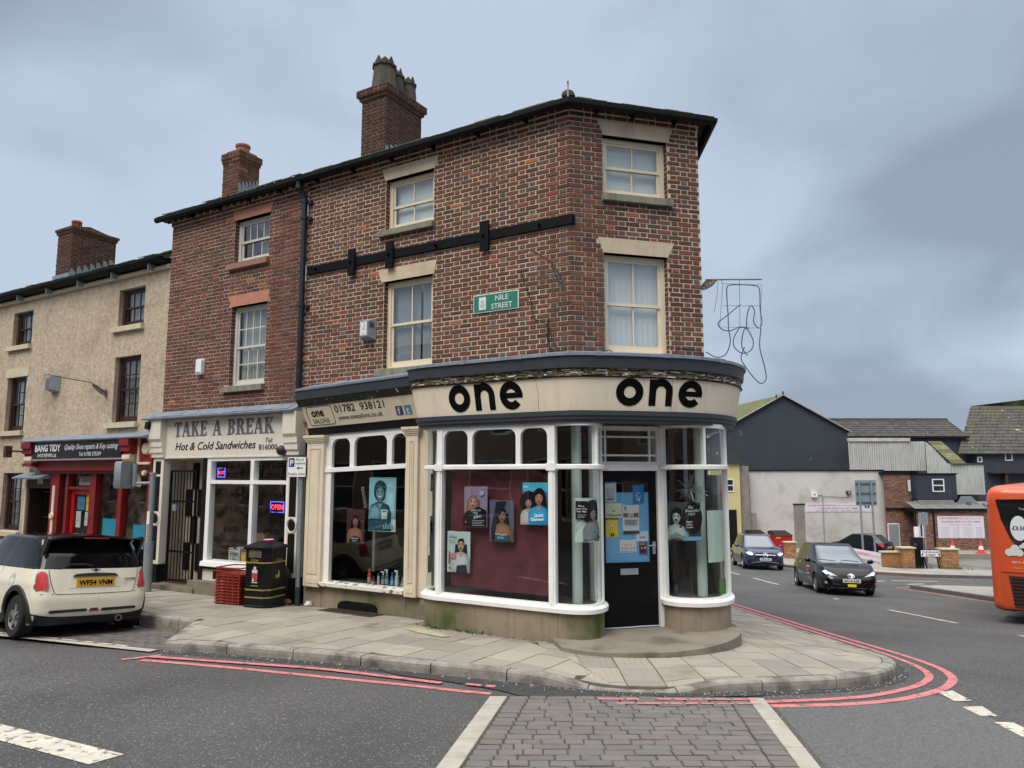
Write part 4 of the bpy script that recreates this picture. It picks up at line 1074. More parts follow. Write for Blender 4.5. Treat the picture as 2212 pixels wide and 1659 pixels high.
MB().box(FC, .44, 1.13, -1.235, -.25, .065, .075).build('blue_board', mat('blue_board', S(104, 168, 214), .7, .05, 3), door)
STEP = mat('worn_step_stone', S(134, 126, 112), .8, .16, 2.5, .2, 60, stain=S(84, 78, 70), stscale=1.8, stlo=.5, sthi=.7)
outer = smooth_path([(.62, 9.55), (.9, 9.33), (1.3, 9.24), (1.9, 9.28), (2.42, 9.53), (2.78, 9.86), (3.02, 10.2), (3.16, 10.55), (3.2, 11.0)], 5)
P = [(p.x, p.y) for p in outer] + [(2.9, 11.2), (2.2, 11.1), (1.0, 10.9), (.5, 10.2)]
n = len(P); m = MB(); m.add([(x, y, -2.128) for x, y in P] + [(x + .0, y - .0, -2.7) for x, y in P], [tuple(range(n))] + [(i, (i + 1) % n, n + (i + 1) % n, n + i) for i in range(n)])
m.build('doorstep', STEP, salon)
m = MB(); m.tube([FC(.36, -2.118, .14), FC(.7, -2.115, .16), FC(.95, -2.112, .15), FC(1.22, -2.113, .16)], .012, 5); m.build('draught_strip', mat('torn_white_plastic', S(176, 182, 186), .5, .2, 20), door)
# ---- columns inside the curved glass
COLM = mat('pale_green_column', S(196, 208, 198), .6, .04, 3)
for x, y in ((.90, 10.42), (2.74, 10.92)): MB().cyl((x, y, -1.75), (x, y, .9), .072, n=20).build('inside_column', COLM, salon, smooth=True)
MB().add([xyN(2.3, .1) + (-1.74,), xyN(2.2, .5) + (-1.74,), xyN(1.9, .62) + (-1.74,), xyN(.1, .6) + (-1.74,), (.8, 10.02, -1.74), (1.1, 10.1, -1.74), (1.25, 10.5, -1.74), xyN(.3, -.3) + (-1.74,), xyN(2.3, -.3) + (-1.74,)], [tuple(range(9))]).build('display_floor', mat('grey_display_floor', S(84, 80, 78), .7, .2, 5), salon, recalc=False)
MB().add([(2.2, 10.75, -1.72), (2.5, 10.55, -1.72), (2.9, 10.65, -1.72), (3.15, 11.1, -1.72), (3.2, 13, -1.72), (2.0, 12, -1.72)], [tuple(range(6))]).build('display_floor', MATS['grey_display_floor'], salon, recalc=False)
MB().box(lambda u, v, w: Vector((u, w, v)), 3.02, 3.1, -1.7, -.0, 11.0, 12.6).build('side_window_board', PALEW, salon)
# ================================================================== sandwich shop house (brick, next door)
PINKST = mat('pink_sandstone', S(186, 126, 106), .8, .1, 5, .12, 60, streak=(S(150, 104, 88), .4))
SASHW = mat('white_sash_paint', S(206, 203, 196), .5, .04, 5)
TABW = mat('off_white_paint', S(224, 216, 204), .5, .04, 3, .05, 30, streak=(S(178, 168, 152), .3))
tab = thing('sandwich_shop', 'narrow red brick house with white take-away shopfront between salon and cream house', 'shop', tuple(FN(7.6, -2.15, 0)))
T2 = (6.56, 7.60, 4.23, 5.135); T1 = (6.55, 7.595, 1.735, 3.34)
hT = [rect_hole(*T2), rect_hole(*T1), trap_hole(6.545, 7.63, 5.135, 6.467, 7.66, 5.32), trap_hole(6.515, 7.60, 3.34, 6.484, 7.71, 3.572), rect_hole(6.527, 7.73, 4.10, 4.23), rect_hole(6.53, 7.715, 1.615, 1.735)]
m = MB(); wall_sheet(m, FN, 5.53, 9.67, .3, 5.55, [T2, T1]); m.quad(FN(9.67, -2.5, 0), FN(9.67, 5.55, 0), FN(9.67, 6.6, -3.4), FN(9.67, -2.5, -6)); m.quad(FN(5.53, -2.5, -6), FN(9.67, -2.5, -6), FN(9.67, 5.5, -6), FN(5.53, 5.5, -6))
wall = m.build('wall', mat('pink_mortar', S(190, 164, 148), .95, .12, 5, .2, 40), tab, recalc=False)
bT = brick_list(5.535, 9.665, 1.22, 5.37, hT, 201)
near, rest = split_near(bT, 285, lambda b: abs(b[0] - 5.6) + .15 * abs(b[2] - 3.0))
TT = (1.02, .94, .92)
brick_objects(FN, near, wall, TT, seed=11)
m = MB(); brick_mesh(m, FN, rest, 11, TT)
for a, b, c, d in (T2, T1):
    for u, s in ((a, 1), (b, -1)):
        G, L = reveal_bricks(FN, u, s, c, d, seed=int(u * 90 + c)); brick_mesh(m, G, L, 5, pr=.006)
brick_mesh(m, FN, brick_list(5.535, 9.69, 5.37, 5.445, [], 61), 7, (.8, .8, .8), w0=.03)
r = random.Random(4); u = 5.6; dn = []
while u < 9.7: dn.append((u, u + .105, 5.447, 5.505, tuple(x * .8 for x in r.choice(PAL_STRETCH)))); u += .215
brick_mesh(m, FN, dn, 8, w0=.045, pr=.03)
m.build('brickwork', BRICK, wall, kind='stuff', recalc=False)
m = MB(); m.box(FN, 5.535, 9.69, 5.37, 5.445, -.01, .03); m.box(FN, 5.535, 9.69, 5.445, 5.51, -.01, .045); m.build('eaves_course', MORTAR, wall)
lintel(FN, 6.545, 7.63, 5.135, 6.467, 7.66, 5.32, tab, PINKST); lintel(FN, 6.515, 7.60, 3.34, 6.484, 7.71, 3.572, tab, PINKST)
sill(FN, 6.527, 7.73, 4.10, 4.232, tab, mat('brown_sill_stone', S(150, 112, 92), .85, .15, 5, .15, 60)); sill(FN, 6.53, 7.715, 1.615, 1.737, tab, SILLST)
dk = mat('dark_curtain', S(96, 96, 98), .9, .3, 6)
sash_window(tab, FN, T2[0] + .003, T2[1] - .003, 4.235, 5.13, -.10, SASHW, 4, 1, curtains(NET, (0, .45), 9), .5, .075, lower_cols=3)
sash_window(tab, FN, T1[0] + .003, T1[1] - .003, 1.74, 3.335, -.10, SASHW, 4, 2, curtains(mat('pale_net_curtain', S(190, 194, 192), .9, .1, 7), (0, 1), 11), .485, .075, lower_cols=3)
# eaves and roof
ev2 = [xyN(9.95, 0), xyN(5.53, 0)]
m = MB(); m.sweep(ev2, gp); g = m.build('gutter', GUTTER, tab, smooth=True)
for u in (6.2, 7.1, 8.0, 8.9): MB().box(FN, u - .012, u + .012, 5.42, 5.53, .05, .2).build('gutter_bracket', GUTTER, g)
m = MB(); m.sweep(ev2, [(0, 5.51), (.24, 5.545), (.24, 5.575), (0, 5.58)]); m.build('soffit', GUTTER, tab)
m = MB(); m.add([FN(9.72, 5.58, .22), FN(5.53, 5.58, .22), FN(5.53, 5.56 + 3.6 * SL, -3.4), FN(9.72, 5.56 + 3.6 * SL, -3.4)], [(0, 1, 2, 3)]); roof = m.build('roof', SLATE, tab, recalc=False)
tiled_slope(FN, 5.53, 9.76, .23, 5.56, SL, 3.6, .26, .2, seed=15, rnd=.025).build('roof_tiles', TILE, roof, kind='stuff', recalc=False)
ch = chimney(tab, 8.61, 9.15, -.8, -1.36, 5.9, 6.98, 7.20, (.86, .74, .66), 330, .02)
flashing(ch, 8.61, -.8, -1.36, 6.28, 6)
m = MB(); m.box(FN, 8.66, 9.1, 7.2, 7.28, -1.32, -.84); m.cyl(FN(8.86, 7.25, -1.08), FN(8.86, 7.45, -1.08), .15, .145, 16); m.cyl(FN(8.86, 7.42, -1.08), FN(8.86, 7.47, -1.08), .165, .165, 16); m.build('chimney_pot', mat('terracotta_pot', S(148, 104, 86), .85, .2, 8, .2, 50), ch)

# ---- shopfront
def FT(u, v, w=0.0): return FN(u, v, w)
MB().prism(lambda s, v, l: FN(l, v, s), [(0, 1.14), (.3, 1.14), (.31, 1.165), (.26, 1.185), (.03, 1.31), (0, 1.32)], 5.42, 9.93).build('lead_cap', LEAD, tab)
m = MB(); r = random.Random(2)
for a, b in ((5.6, 6.5), (6.52, 7.4), (7.42, 8.3), (8.32, 8.7), (8.72, 9.6)): m.prism(lambda s, v, l: FN(l, v, s), [(.03, 1.31), (.035, 1.315), (.265, 1.19 + r.uniform(0, .01)), (.26, 1.185)], a, b)
m.build('lead_sheet', LEAD, tab)
MB().box(FN, 5.65, 9.45, .335, 1.14, -.05, .11).build('fascia', TABW, tab)
fas = tab.children[-1] if tab.children else None
fas = [o for o in COL.objects if o.name.startswith('fascia')][-1]
m = MB()
for x0, x1, y0, y1 in ((5.66, 9.44, 1.1, 1.12), (5.66, 9.44, .335, .36), (9.42, 9.445, .36, 1.1), (5.655, 5.68, .36, 1.1)): m.box(FN, x0, x1, y0, y1, .11, .125)
m.build('fascia_moulding', TABW, fas)
for nm, (a, b) in (('L', (9.35, 9.70)), ('R', (5.40, 5.66))):     # pilasters with black panels and scrolled heads
    m = MB(); m.box(FN, a, b, -2.1, .36, -.05, .12)
    hd = [(0, .36), (.16, .36), (.16, .42), (.19, .46), (.19, .55), (.21, .58), (.21, .68), (.25, .74), (.25, 1.139), (0, 1.139)]
    m.prism(lambda s, v, l: FN(l, v, s + .0), hd, a - .02, b + .08 if nm == 'L' else b + .06); p = m.build('pilaster', TABW, tab)
    c = (a + b) / 2; q = MB(); h = .085
    for z0, z1 in ((.02, .28), (-.74, -.03), (-1.72, -1.04)): q.prism(FN, [(c - h, z0), (c + h, z0), (c + h, z1), (c - h, z1)], .12, .128)
    q.ellipse(FN, c, -.89, .09, .10, .131); q.build('black_panel', BLACKP, p)
    rg = MB(); rg.tube([FN(c + .12 * math.cos(t * .3142), -.89 + .13 * math.sin(t * .3142), .125) for t in range(21)], .014, 5); rg.build('roundel', TABW, p)
    q = MB(); q.box(FN, a - .02, b + .02, -2.2, -1.8, -.05, .17); q.build('plinth_block', BLACKP, p)
# serif block letters
def serif(m, F, txt, u, v, h, w, sx=-1, k=1.0, col=None):
    t, th, s = .2 * h, .075 * h, .09 * h
    def st(x0, y0, x1, y1, wd):
        dx, dy = x1 - x0, y1 - y0; m.poly(F, [(u + sx * (x0 * k + a), v + b) for a, b in ((x0 * 0, y0), (wd, y0), (dx * k + wd, y1), (dx * k, y1))], w, col)
    def bar(x0, x1, y0, y1): m.poly(F, [(u + sx * x0 * k, v + y0), (u + sx * x1 * k, v + y0), (u + sx * x1 * k, v + y1), (u + sx * x0 * k, v + y1)], w, col)
    x = 0
    W = {'T': .72, 'A': .78, 'K': .8, 'E': .66, 'B': .7, 'R': .76, ' ': .38}
    for c in txt:
        W_ = W[c] * h
        def B(a, b, y0, y1): bar(x + a * h, x + b * h, y0 * h, y1 * h)
        def D(x0, y0, x1, y1, wd): m.poly(F, [(u + sx * (x + p * h) * k, v + q * h) for p, q in ((x0, y0), (x0 + wd, y0), (x1 + wd, y1), (x1, y1))], w, col)
        if c == 'T': B(.0, .72, .9, 1); B(.26, .46, .08, .9); B(.17, .55, 0, .08); B(0, .09, .72, .9); B(.63, .72, .72, .9)
        if c == 'A': D(.04, .07, .30, 1, .09); D(.52, .07, .29, 1, .2); B(.16, .56, .3, .38); B(-.02, .22, 0, .07); B(.46, .82, 0, .07)
        if c == 'K': B(.09, .29, .07, .93); B(0, .38, 0, .07); B(0, .38, .93, 1); D(.26, .42, .56, .93, .1); D(.55, .07, .32, .5, .2); B(.5, .84, 0, .07); B(.46, .74, .93, 1)
        if c == 'E': B(.09, .29, .07, .93); B(0, .62, 0, .09); B(0, .62, .91, 1); B(.29, .48, .46, .55); B(.54, .62, .09, .26); B(.54, .62, .74, .91); B(.44, .5, .38, .63)
        if c in 'BR':
            B(.09, .29, .07, .93); B(0, .38, 0, .07); B(0, .38, .93, 1)
            def bowl(cy, ry, cx=.36):
                n = 8
                for i in range(n):
                    a, b = -math.pi / 2 + math.pi * i / n, -math.pi / 2 + math.pi * (i + 1) / n
                    m.poly(F, [(u + sx * (x + (cx + rx * math.cos(t)) * h) * k, v + (cy + r2 * math.sin(t)) * h) for rx, r2, t in ((.11, ry - .07, a), (.3, ry, a), (.3, ry, b), (.11, ry - .07, b))], w, col)
                for s2 in (-1, 1): B(.26, .37, cy + s2 * ry - (.07 if s2 > 0 else 0), cy + s2 * ry + (.07 if s2 < 0 else 0))
            bowl(.755, .245); 
            if c == 'B': bowl(.26, .26)
            else: D(.56, .07, .36, .51, .2); B(.5, .84, 0, .07)
        x += W_ + .1 * h
    return x * k
GREYL = mat('grey_lettering', S(112, 114, 124), .6, .05)
m = MB(); wd = serif(MB(), FN, 'TAKE A BREAK', 0, 0, .30, 0)
kx = (9.05 - 6.06) / wd
F2 = lambda u, v, w: FN(u, v + (9.05 - u) * .0, w)
for wd_, pre in (('TAKE', ''), ('A', 'TAKE '), ('BREAK', 'TAKE A ')):
    o_ = serif(MB(), F2, pre, 0, 0, .30, 0) * kx
    for mt_, du, dv, w_ in ((GREYL, 0, 0, .115), (INK, .015, -.007, .1125)): m = MB(); serif(m, F2, wd_, 9.05 + du - o_, .775 + dv, .30, w_, -1, kx); m.build('sign_lettering', mt_, fas, recalc=False)
m = MB(); a = text_shape('Hot & Cold Sandwiches', .008, .28)[2]
m.text(FN, 'Hot & Cold Sandwiches', 9.02, .50, .22, .116, -1, bold=.008, shear=.28, xs=2.45 / (a * .22)); m.build('sign_lettering', INK, fas, recalc=False); m = MB(); m.text(FN, 'Tel:', 6.33, .60, .13, .116, -1, shear=.2, xs=1.1); m.build('sign_lettering', INK, fas, recalc=False); m = MB(); m.text(FN, '816000', 6.49, .47, .14, .116, -1, bold=.006, xs=.5 / (text_shape('816000', .006)[2] * .14)); m.build('sign_lettering', INK, fas, recalc=False)
# shop window
m = MB(); WZ = .10
m.box(FN, 7.86, 7.97, -1.69, .335, -.02, WZ); m.box(FN, 5.66, 5.73, -1.69, .335, -.02, WZ); m.box(FN, 5.73, 7.86, .27, .335, -.02, WZ - .002); m.box(FN, 5.73, 7.86, -.17, -.10, -.02, WZ + .01); m.box(FN, 6.61, 6.70, -1.62, .27, -.02, WZ + .004); m.prism(lambda s, v, l: FN(l, v, s), [(-.05, -1.74), (.16, -1.74), (.15, -1.66), (-.05, -1.62)], 5.66, 7.99)
fr = m.build('shop_window', WHITE, tab)
for a, b in ((5.73, 6.61), (6.70, 7.86)):
    for c, d in ((-1.64, -.17), (-.10, .27)): MB().rect(FN, a, b, c, d, .04).build('pane', GLASS, fr, recalc=False)
m = MB(); T = dict(sx=-1, w=.05)
m.text(FN, 'HOT & COLD', 7.28, .12, .145, align='C', bold=.012, xs=1.0, **T); m.text(FN, 'FOOD', 7.24, -.06, .145, align='C', bold=.012, **T); m.text(FN, 'HOT & COLD', 6.10, .12, .145, align='C', bold=.012, **T); m.text(FN, 'DRINKS', 6.12, -.06, .145, align='C', bold=.012, **T)
m.text(FN, 'ALL DAY BREAKFAST', 7.28, -.42, .105, align='C', bold=.006, **T); m.text(FN, 'DAILY SPECIALS', 6.16, -.42, .105, align='C', bold=.006, **T)
m.text(FN, 'TAKE A BREAK', 7.24, -.86, .15, align='C', bold=.012, arc=.17, xs=.95, **T); m.text(FN, 'Tel:', 7.24, -.90, .1, align='C', **T); m.text(FN, '816000', 7.24, -1.08, .15, align='C', bold=.01, **T)
m.text(FN, 'TELEPHONE ORDERS', 7.28, -1.28, .1, align='C', bold=.008, **T); m.text(FN, 'WELCOME', 7.28, -1.41, .105, align='C', bold=.008, **T); m.text(FN, 't: 01782 816000', 7.28, -1.53, .085, align='C', bold=.006, **T)
m.text(FN, 'TAKE A BREAK', 6.14, -.86, .15, align='C', bold=.012, arc=.15, xs=.72, **T); m.text(FN, '816000', 6.14, -1.08, .14, align='C', bold=.01, **T)
m.text(FN, 'TAKE', 6.2, -1.42, .11, align='C', bold=.008, **T)
m.build('window_lettering', INK, fr, recalc=False)
# stall riser, steps, porch
m = MB(); m.box(FN, 5.66, 8.06, -2.3, -1.74, -.1, .06); sr = m.build('stall_riser', TABW, tab)
for a, b in ((5.9, 6.75), (6.95, 7.7)): MB().box(FN, a, b, -1.98, -1.83, .06, .066).build('black_panel', BLACKP, sr)
MB().box(FN, 5.64, 8.08, -1.80, -1.74, -.02, .11).build('black_rail', BLACKP, tab)
STEPM = mat('gritty_step', S(122, 114, 98), .9, .2, 4, .3, 50, stain=S(84, 84, 62), stscale=3, stlo=.5, sthi=.7)
MB().box(FN, 6.9, 8.2, -2.4, -2.02, -.1, .26).build('base_step', STEPM, tab); MB().box(FN, 7.98, 9.36, -2.4, -2.16, -.6, .3).build('door_step', STEPM, tab)
m = MB(); m.box(FN, 8.06, 9.36, -2.2, -2.15, -1.4, .05); m.build('porch_floor', mat('red_porch_tile', S(110, 66, 54), .7, .2, 8), tab)
m = MB(); m.rect(FN, 8.1, 9.36, -2.2, .335, -.42); m.quad(FN(9.36, -2.2, 0), FN(9.36, .335, 0), FN(9.36, .335, -1.3), FN(9.36, -2.2, -1.3)); m.build('porch_wall', mat('dirty_cream_wall', S(206, 194, 174), .8, .12, 3), tab, recalc=False)
m = MB(); m.quad(FN(8.1, -2.2, 0), FN(8.1, .335, 0), FN(8.1, .335, -1.3), FN(8.1, -2.2, -1.3)); m.box(FN, 8.02, 8.14, -2.16, .335, -.03, .08); m.build('porch_side', BLACKP, tab, recalc=False)
m = MB()
for i in range(5):
    for k in range(4):
        if (i + k) % 2 == 0: m.box(FN, 8.3 + i * .2, 8.5 + i * .2, -1.95 + k * .55, -1.4 + k * .55, -.41, -.39)
m.build('chequer_panel', BLACKP, tab)
m = MB(); m.rect(FN, 5.66, 8.1, -2.1, .6, -2.6); m.rect(FN, 5.66, 8.1, -1.74, -1.739, -.1); m.quad(FN(5.67, -2.1, 0), FN(5.67, .6, 0), FN(5.67, .6, -2.6), FN(5.67, -2.1, -2.6)); m.quad(FN(5.66, .5, 0), FN(8.1, .5, 0), FN(8.1, .5, -2.6), FN(5.66, .5, -2.6)); m.quad(FN(5.66, -1.7, 0), FN(8.1, -1.7, 0), FN(8.1, -1.7, -2.6), FN(5.66, -1.7, -2.6)); m.quad(FN(8.06, -2.1, 0), FN(8.06, .6, 0), FN(8.06, .6, -2.6), FN(8.06, -2.1, -2.6))
m.build('shop_interior', mat('brown_shop_interior', S(150, 128, 104), .9, .5, 3, stain=S(70, 56, 46), stscale=2.2, stlo=.5, sthi=.6), tab, recalc=False)
m = MB(); m.box(FN, 5.9, 6.5, -.55, -.40, -1.6, -1.55); m.build('lit_tube', mat('fluorescent_tube', S(250, 240, 190), .5, .02, emit=(1, .92, .6), estr=1.6), tab)
# ---- iron gate in the porch
gate = thing('iron_gate', 'black iron bar gate closing the porch of the sandwich shop', 'gate', tuple(FN(8.8, -2.15, .02)))
m = MB()
for z in (-2.12, -1.55, -.55, .06): m.box(FN, 8.40, 9.22, z, z + .035, .0, .03)
for u in (8.38, 9.2): m.box(FN, u, u + .04, -2.14, .10, -.005, .035)
m.build('gate_frame', IRON, gate)
for i in range(8): MB().cyl(FN(8.5 + i * .098, -2.12, .015), FN(8.5 + i * .098, .08, .015), .011, n=6).build('bar', IRON, gate)
MB().box(FN, 8.98, 9.1, -.72, -.6, .0, .05).build('lock_case', METAL, gate)
# ---- things in and on the shop window
LEDR = mat('led_red', S(255, 50, 60), .5, .02, emit=(1, .04, .08), estr=2.2); LEDB = mat('led_blue', S(70, 70, 240), .5, .02, emit=(.12, .14, 1), estr=1.4)
def led(label, u0, u1, z0, z1, txt, sz):
    t = thing('led_sign', label, 'sign', tuple(FN((u0 + u1) / 2, z0, .0)), 'led signs in the take-away window')
    MB().box(FN, u0, u1, z0, z1, -.03, .0).build('housing', BLACKP, t)
    m = MB(); r = random.Random(int(u0 * 10))
    for i in range(60):
        a = i / 60 * 4; k = int(a); f = a - k; p = ((u0 + (u1 - u0) * f, z0), (u1, z0 + (z1 - z0) * f), (u1 - (u1 - u0) * f, z1), (u0, z1 - (z1 - z0) * f))[k]
        m.box(FN, p[0] - .006, p[0] + .006, p[1] - .008, p[1] + .008, .0, .008)
    m.build('border_lights', LEDB, t); q = MB(); q.text(FN, txt, (u0 + u1) / 2, (z0 + z1) / 2 - sz * .35, sz, .006, -1, 'C', bold=.02); q.build('letters', LEDR, t, recalc=False)
led('small red and blue light-up sign at the top left of the take-away window', 7.56, 7.77, -.04, .13, 'HOT', .085)
led('red OPEN sign with blue border lights in the right pane of take-away', 5.88, 6.23, -.68, -.49, 'OPEN', .125)
BOXC = [('brown_cardboard_box', 'plain brown cardboard box behind the left take-away pane', 7.0, 7.4, -1.68, -1.15, S(150, 122, 90), ''), ('cardboard_box', 'white and blue follow us box standing on the take-away window ledge', 7.18, 7.5, -1.69, -1.40, S(198, 196, 186), 'Follow'), ('crisp_box', 'yellow and orange snack box low in the take-away window', 6.82, 7.14, -1.69, -1.47, S(206, 132, 52), '')]
for nm, lb, a, b, c, d, cc, tx in BOXC:
    m = MB(); dd = -.55 if nm == 'brown_cardboard_box' else -.12; m.box(FN, a, b, c, d, dd - .25, dd, cc)
    if tx: m.text(FN, tx, (a + b) / 2, d - .12, .09, dd + .003, -1, 'C', bold=.01, col=S(40, 90, 170)); m.text(FN, 'Us', (a + b) / 2, d - .22, .09, dd + .003, -1, 'C', bold=.01, col=S(40, 90, 170))
    if nm == 'crisp_box': m.box(FN, b - .12, b - .02, c + .04, d - .04, dd, dd + .003, S(226, 196, 60))
    m.build(nm, PAINTC, label=lb, cat='box')
# wall fittings
m = MB(); m.cyl(FN(5.78, .44, .1), FN(5.78, .44, .2), .1, .09, 16); m.ball(FN(5.78, .44, .2), .092, .092, .092); m.build('bulkhead_lamp', mat('smoked_globe', S(48, 46, 46), .3, .1), label='dark round bulkhead lamp at the right end of the take-away fascia', cat='lamp')
m = MB(); m.box(FN, 9.66, 9.8, 1.02, 1.1, .12, .3); m.cyl(FN(9.73, 1.0, .32), FN(9.73, .98, .18), .055, .05, 12); m.build('security_camera', BLACKP, label='small black security camera above the left pilaster of take-away', cat='camera')
ab = thing('alarm_box', 'white plastic alarm box on the brick wall left of the take-away window', 'alarm box', tuple(FN(8.43, 2.0, .03)))
m = MB(); m.prism(FN, [(8.34, 2.06), (8.36, 2.03), (8.5, 2.03), (8.52, 2.06), (8.52, 2.32), (8.5, 2.35), (8.36, 2.35), (8.34, 2.32)], .01, .09); m.build('cover', WHITE, ab); MB().box(FN, 8.37, 8.49, 2.05, 2.08, .09, .1).build('strobe', mat('grey_lens', S(150, 150, 150), .3, .05), ab)
# ================================================================== cream rendered house with the shoe-repair shop
RENDER = mat('cream_roughcast', S(190, 174, 152), .95, .2, 9, 1.0, 14, stain=S(150, 132, 112), stscale=1.1, stlo=.5, sthi=.8, streak=(S(150, 134, 112), .15))
BROWNF = mat('dark_brown_sash', S(58, 36, 34), .5, .15, 6)
PALESILL = mat('pale_painted_sill', S(206, 192, 166), .8, .1, 6, .15, 50)
REDP = mat('red_shop_paint', S(128, 26, 30), .5, .14, 4, .08, 30, stain=S(110, 28, 28), stscale=4, stlo=.5, sthi=.8)
cream = thing('cream_house', 'cream roughcast three-storey house with dark sash windows and mossy roof', 'house', tuple(FN(13.5, -2.2, 0)))
HW = [(10.58, 11.57, 3.35, 4.21), (15.36, 16.33, 3.33, 4.21), (10.59, 11.57, 1.17, 2.65), (15.42, 16.38, 1.12, 2.49), (15.23, 16.2, -1.38, .05)]
m = MB(); wall_sheet(m, FN, 9.68, 19.5, -2.6, 4.62, HW + [(9.7, 14.95, -2.55, .70)], -.02, .14); wall = m.build('wall', RENDER, cream, recalc=False)
m = MB(); m.quad(FN(19.5, -2.5, 0), FN(19.5, 4.6, 0), FN(19.5, 4.6, -6), FN(19.5, -2.5, -6)); m.quad(FN(9.68, -2.5, -6), FN(19.5, -2.5, -6), FN(19.5, 4.6, -6), FN(9.68, 4.6, -6)); m.build('rear_wall', RENDER, cream, recalc=False)
for k, (a, b, c, d) in enumerate(HW):
    tall = k in (2, 3, 4)
    sash_window(cream, FN, a + .003, b - .003, c + .003, d - .003, -.12, BROWNF, 3, 2 if tall else 1, curtains(NET, (0, 1), 8), .5, .09)
    sill(FN, a - .04, b + .15, c - .13, c, cream, PALESILL, .07)
MB().box(FN, 15.33, 16.47, 2.5, 2.73, -.03, .0).build('lintel', PALESILL, cream)
ev3 = [xyN(19.5, 0), xyN(9.7, 0)]
MB().sweep(ev3, [(-.02, 4.46), (.05, 4.46), (.06, 4.52), (.03, 4.56), (-.02, 4.56)]).build('eaves_moulding', PALESILL, cream)
MB().sweep(ev3, [(-.02, 4.58), (.22, 4.60), (.22, 4.64), (-.02, 4.70)]).build('soffit', GUTTER, cream)
g = MB().sweep(ev3, [(o, z - .83) for o, z in gp]).build('gutter', GUTTER, cream, smooth=True)
for u in (10.2, 11.6, 13.0, 14.4, 15.8): MB().box(FN, u - .012, u + .012, 4.46, 4.62, .02, .2).build('gutter_bracket', METAL, g)
SL3 = .47
m = MB(); m.add([FN(19.5, 4.72, .22), FN(9.7, 4.72, .22), FN(9.7, 4.7 + 4.2 * SL3, -4), FN(19.5, 4.7 + 4.2 * SL3, -4)], [(0, 1, 2, 3)]); roof = m.build('roof', SLATE, cream, recalc=False)
MOSS = mat('mossy_clay_tile', S(112, 104, 90), .95, .35, 9, .5, 40, attr=True, stain=S(96, 104, 46), stscale=4.2, stlo=.44, sthi=.58)
tiled_slope(FN, 9.68, 19.5, .25, 4.70, SL3, 4.0, .28, .2, seed=25, rnd=.03).build('roof_tiles', MOSS, roof, kind='stuff', recalc=False)
ch = chimney(cream, 15.69, 16.41, -1.0, -2.23, 5.0, 6.62, 6.78, (.52, .49, .47), 360, .03)
m = MB(); L = 1.23 / 7
for k in range(7):
    a = -1.0 - L * k; z = 5.42 + L * k * SL3
    m.prism(lambda s, v, l: FN(15.69 - l, v, s), [(a, z - .1), (a, z + .17), (a - L * .35, z + .18), (a - L, z + .04), (a - L, z - .1)], .014, .022)
m.box(FN, 15.66, 16.5, 5.2, 5.46, -1.0, -.97); m.build('lead_flashing', LEAD, ch)
m = MB()
for k in range(9): a = k * .698; m.cyl(FN(15.98 + .1 * math.cos(a), 6.8, -1.25 + .1 * math.sin(a)), FN(15.98 + .1 * math.cos(a), 7.0, -1.25 + .1 * math.sin(a)), .03, n=6)
m.cyl(FN(15.98, 6.98, -1.25), FN(15.98, 7.03, -1.25), .14, .13, 14); m.build('chimney_pot', mat('red_clay_pot', S(150, 72, 60), .85, .2, 8), ch)
m = MB(); m.prism(lambda s, v, l: FN(l, v, s), [(-1.0, 6.78), (-1.5, 6.9), (-2.2, 6.78)], 15.75, 16.3); m.build('cement_flaunching', POT, ch)

# ---- shoe-repair shopfront
MB().prism(lambda s, v, l: FN(l, v, s), [(-.02, .77), (.40, .77), (.41, .795), (.36, .81), (0, .92), (-.02, .92)], 9.72, 14.6).build('lead_cap', LEAD, cream)
FB2 = lambda u, v, w=0.0: FN(u, v, .33 + w)
MB().box(FN, 10.56, 14.16, .365, .765, .05, .33).build('shop_sign', mat('black_sign_board', S(24, 25, 30), .4, .1), cream)
sg = [o for o in COL.objects if o.name.startswith('shop_sign')][-1]
m = MB(); m.box(FN, 10.5, 14.2, .33, .367, .05, .35); m.box(FN, 10.5, 14.2, .763, .775, .05, .35); m.build('sign_edge', mat('silver_trim', S(140, 132, 136), .5, .1), sg)
WL = mat('white_lettering', S(232, 232, 232), .6, .03)
m = MB(); fit = lambda t, wd, sz, b=0, sh=0: wd / (text_shape(t, b, sh)[2] * sz)
m.text(FB2, 'BANG TIDY', 14.05, .545, .22, .004, -1, bold=.03, xs=fit('BANG TIDY', 1.12, .22, .03)); m.text(FB2, 'SHOE REPAIRS Ltd.', 13.92, .415, .115, .004, -1, bold=.008, xs=fit('SHOE REPAIRS Ltd.', .84, .115, .008))
m.text(FB2, 'Quality Shoe repairs & Key cutting', 12.78, .575, .17, .004, -1, bold=.004, shear=.4, xs=fit('Quality Shoe repairs & Key cutting', 2.12, .17, .004, .4)); m.text(FB2, 'Tel: 01782 575339', 12.15, .425, .115, .004, -1, bold=.006, xs=fit('Tel: 01782 575339', .86, .115, .006))
m.build('sign_lettering', WL, sg, recalc=False)
CRP = mat('cream_trim', S(220, 202, 176), .6, .08, 6)
m = MB(); m.box(FN, 10.55, 14.15, .10, .335, -.05, .2); m.box(FN, 9.72, 14.15, .03, .10, -.4, .12); sf = m.build('shopfront', REDP, cream)
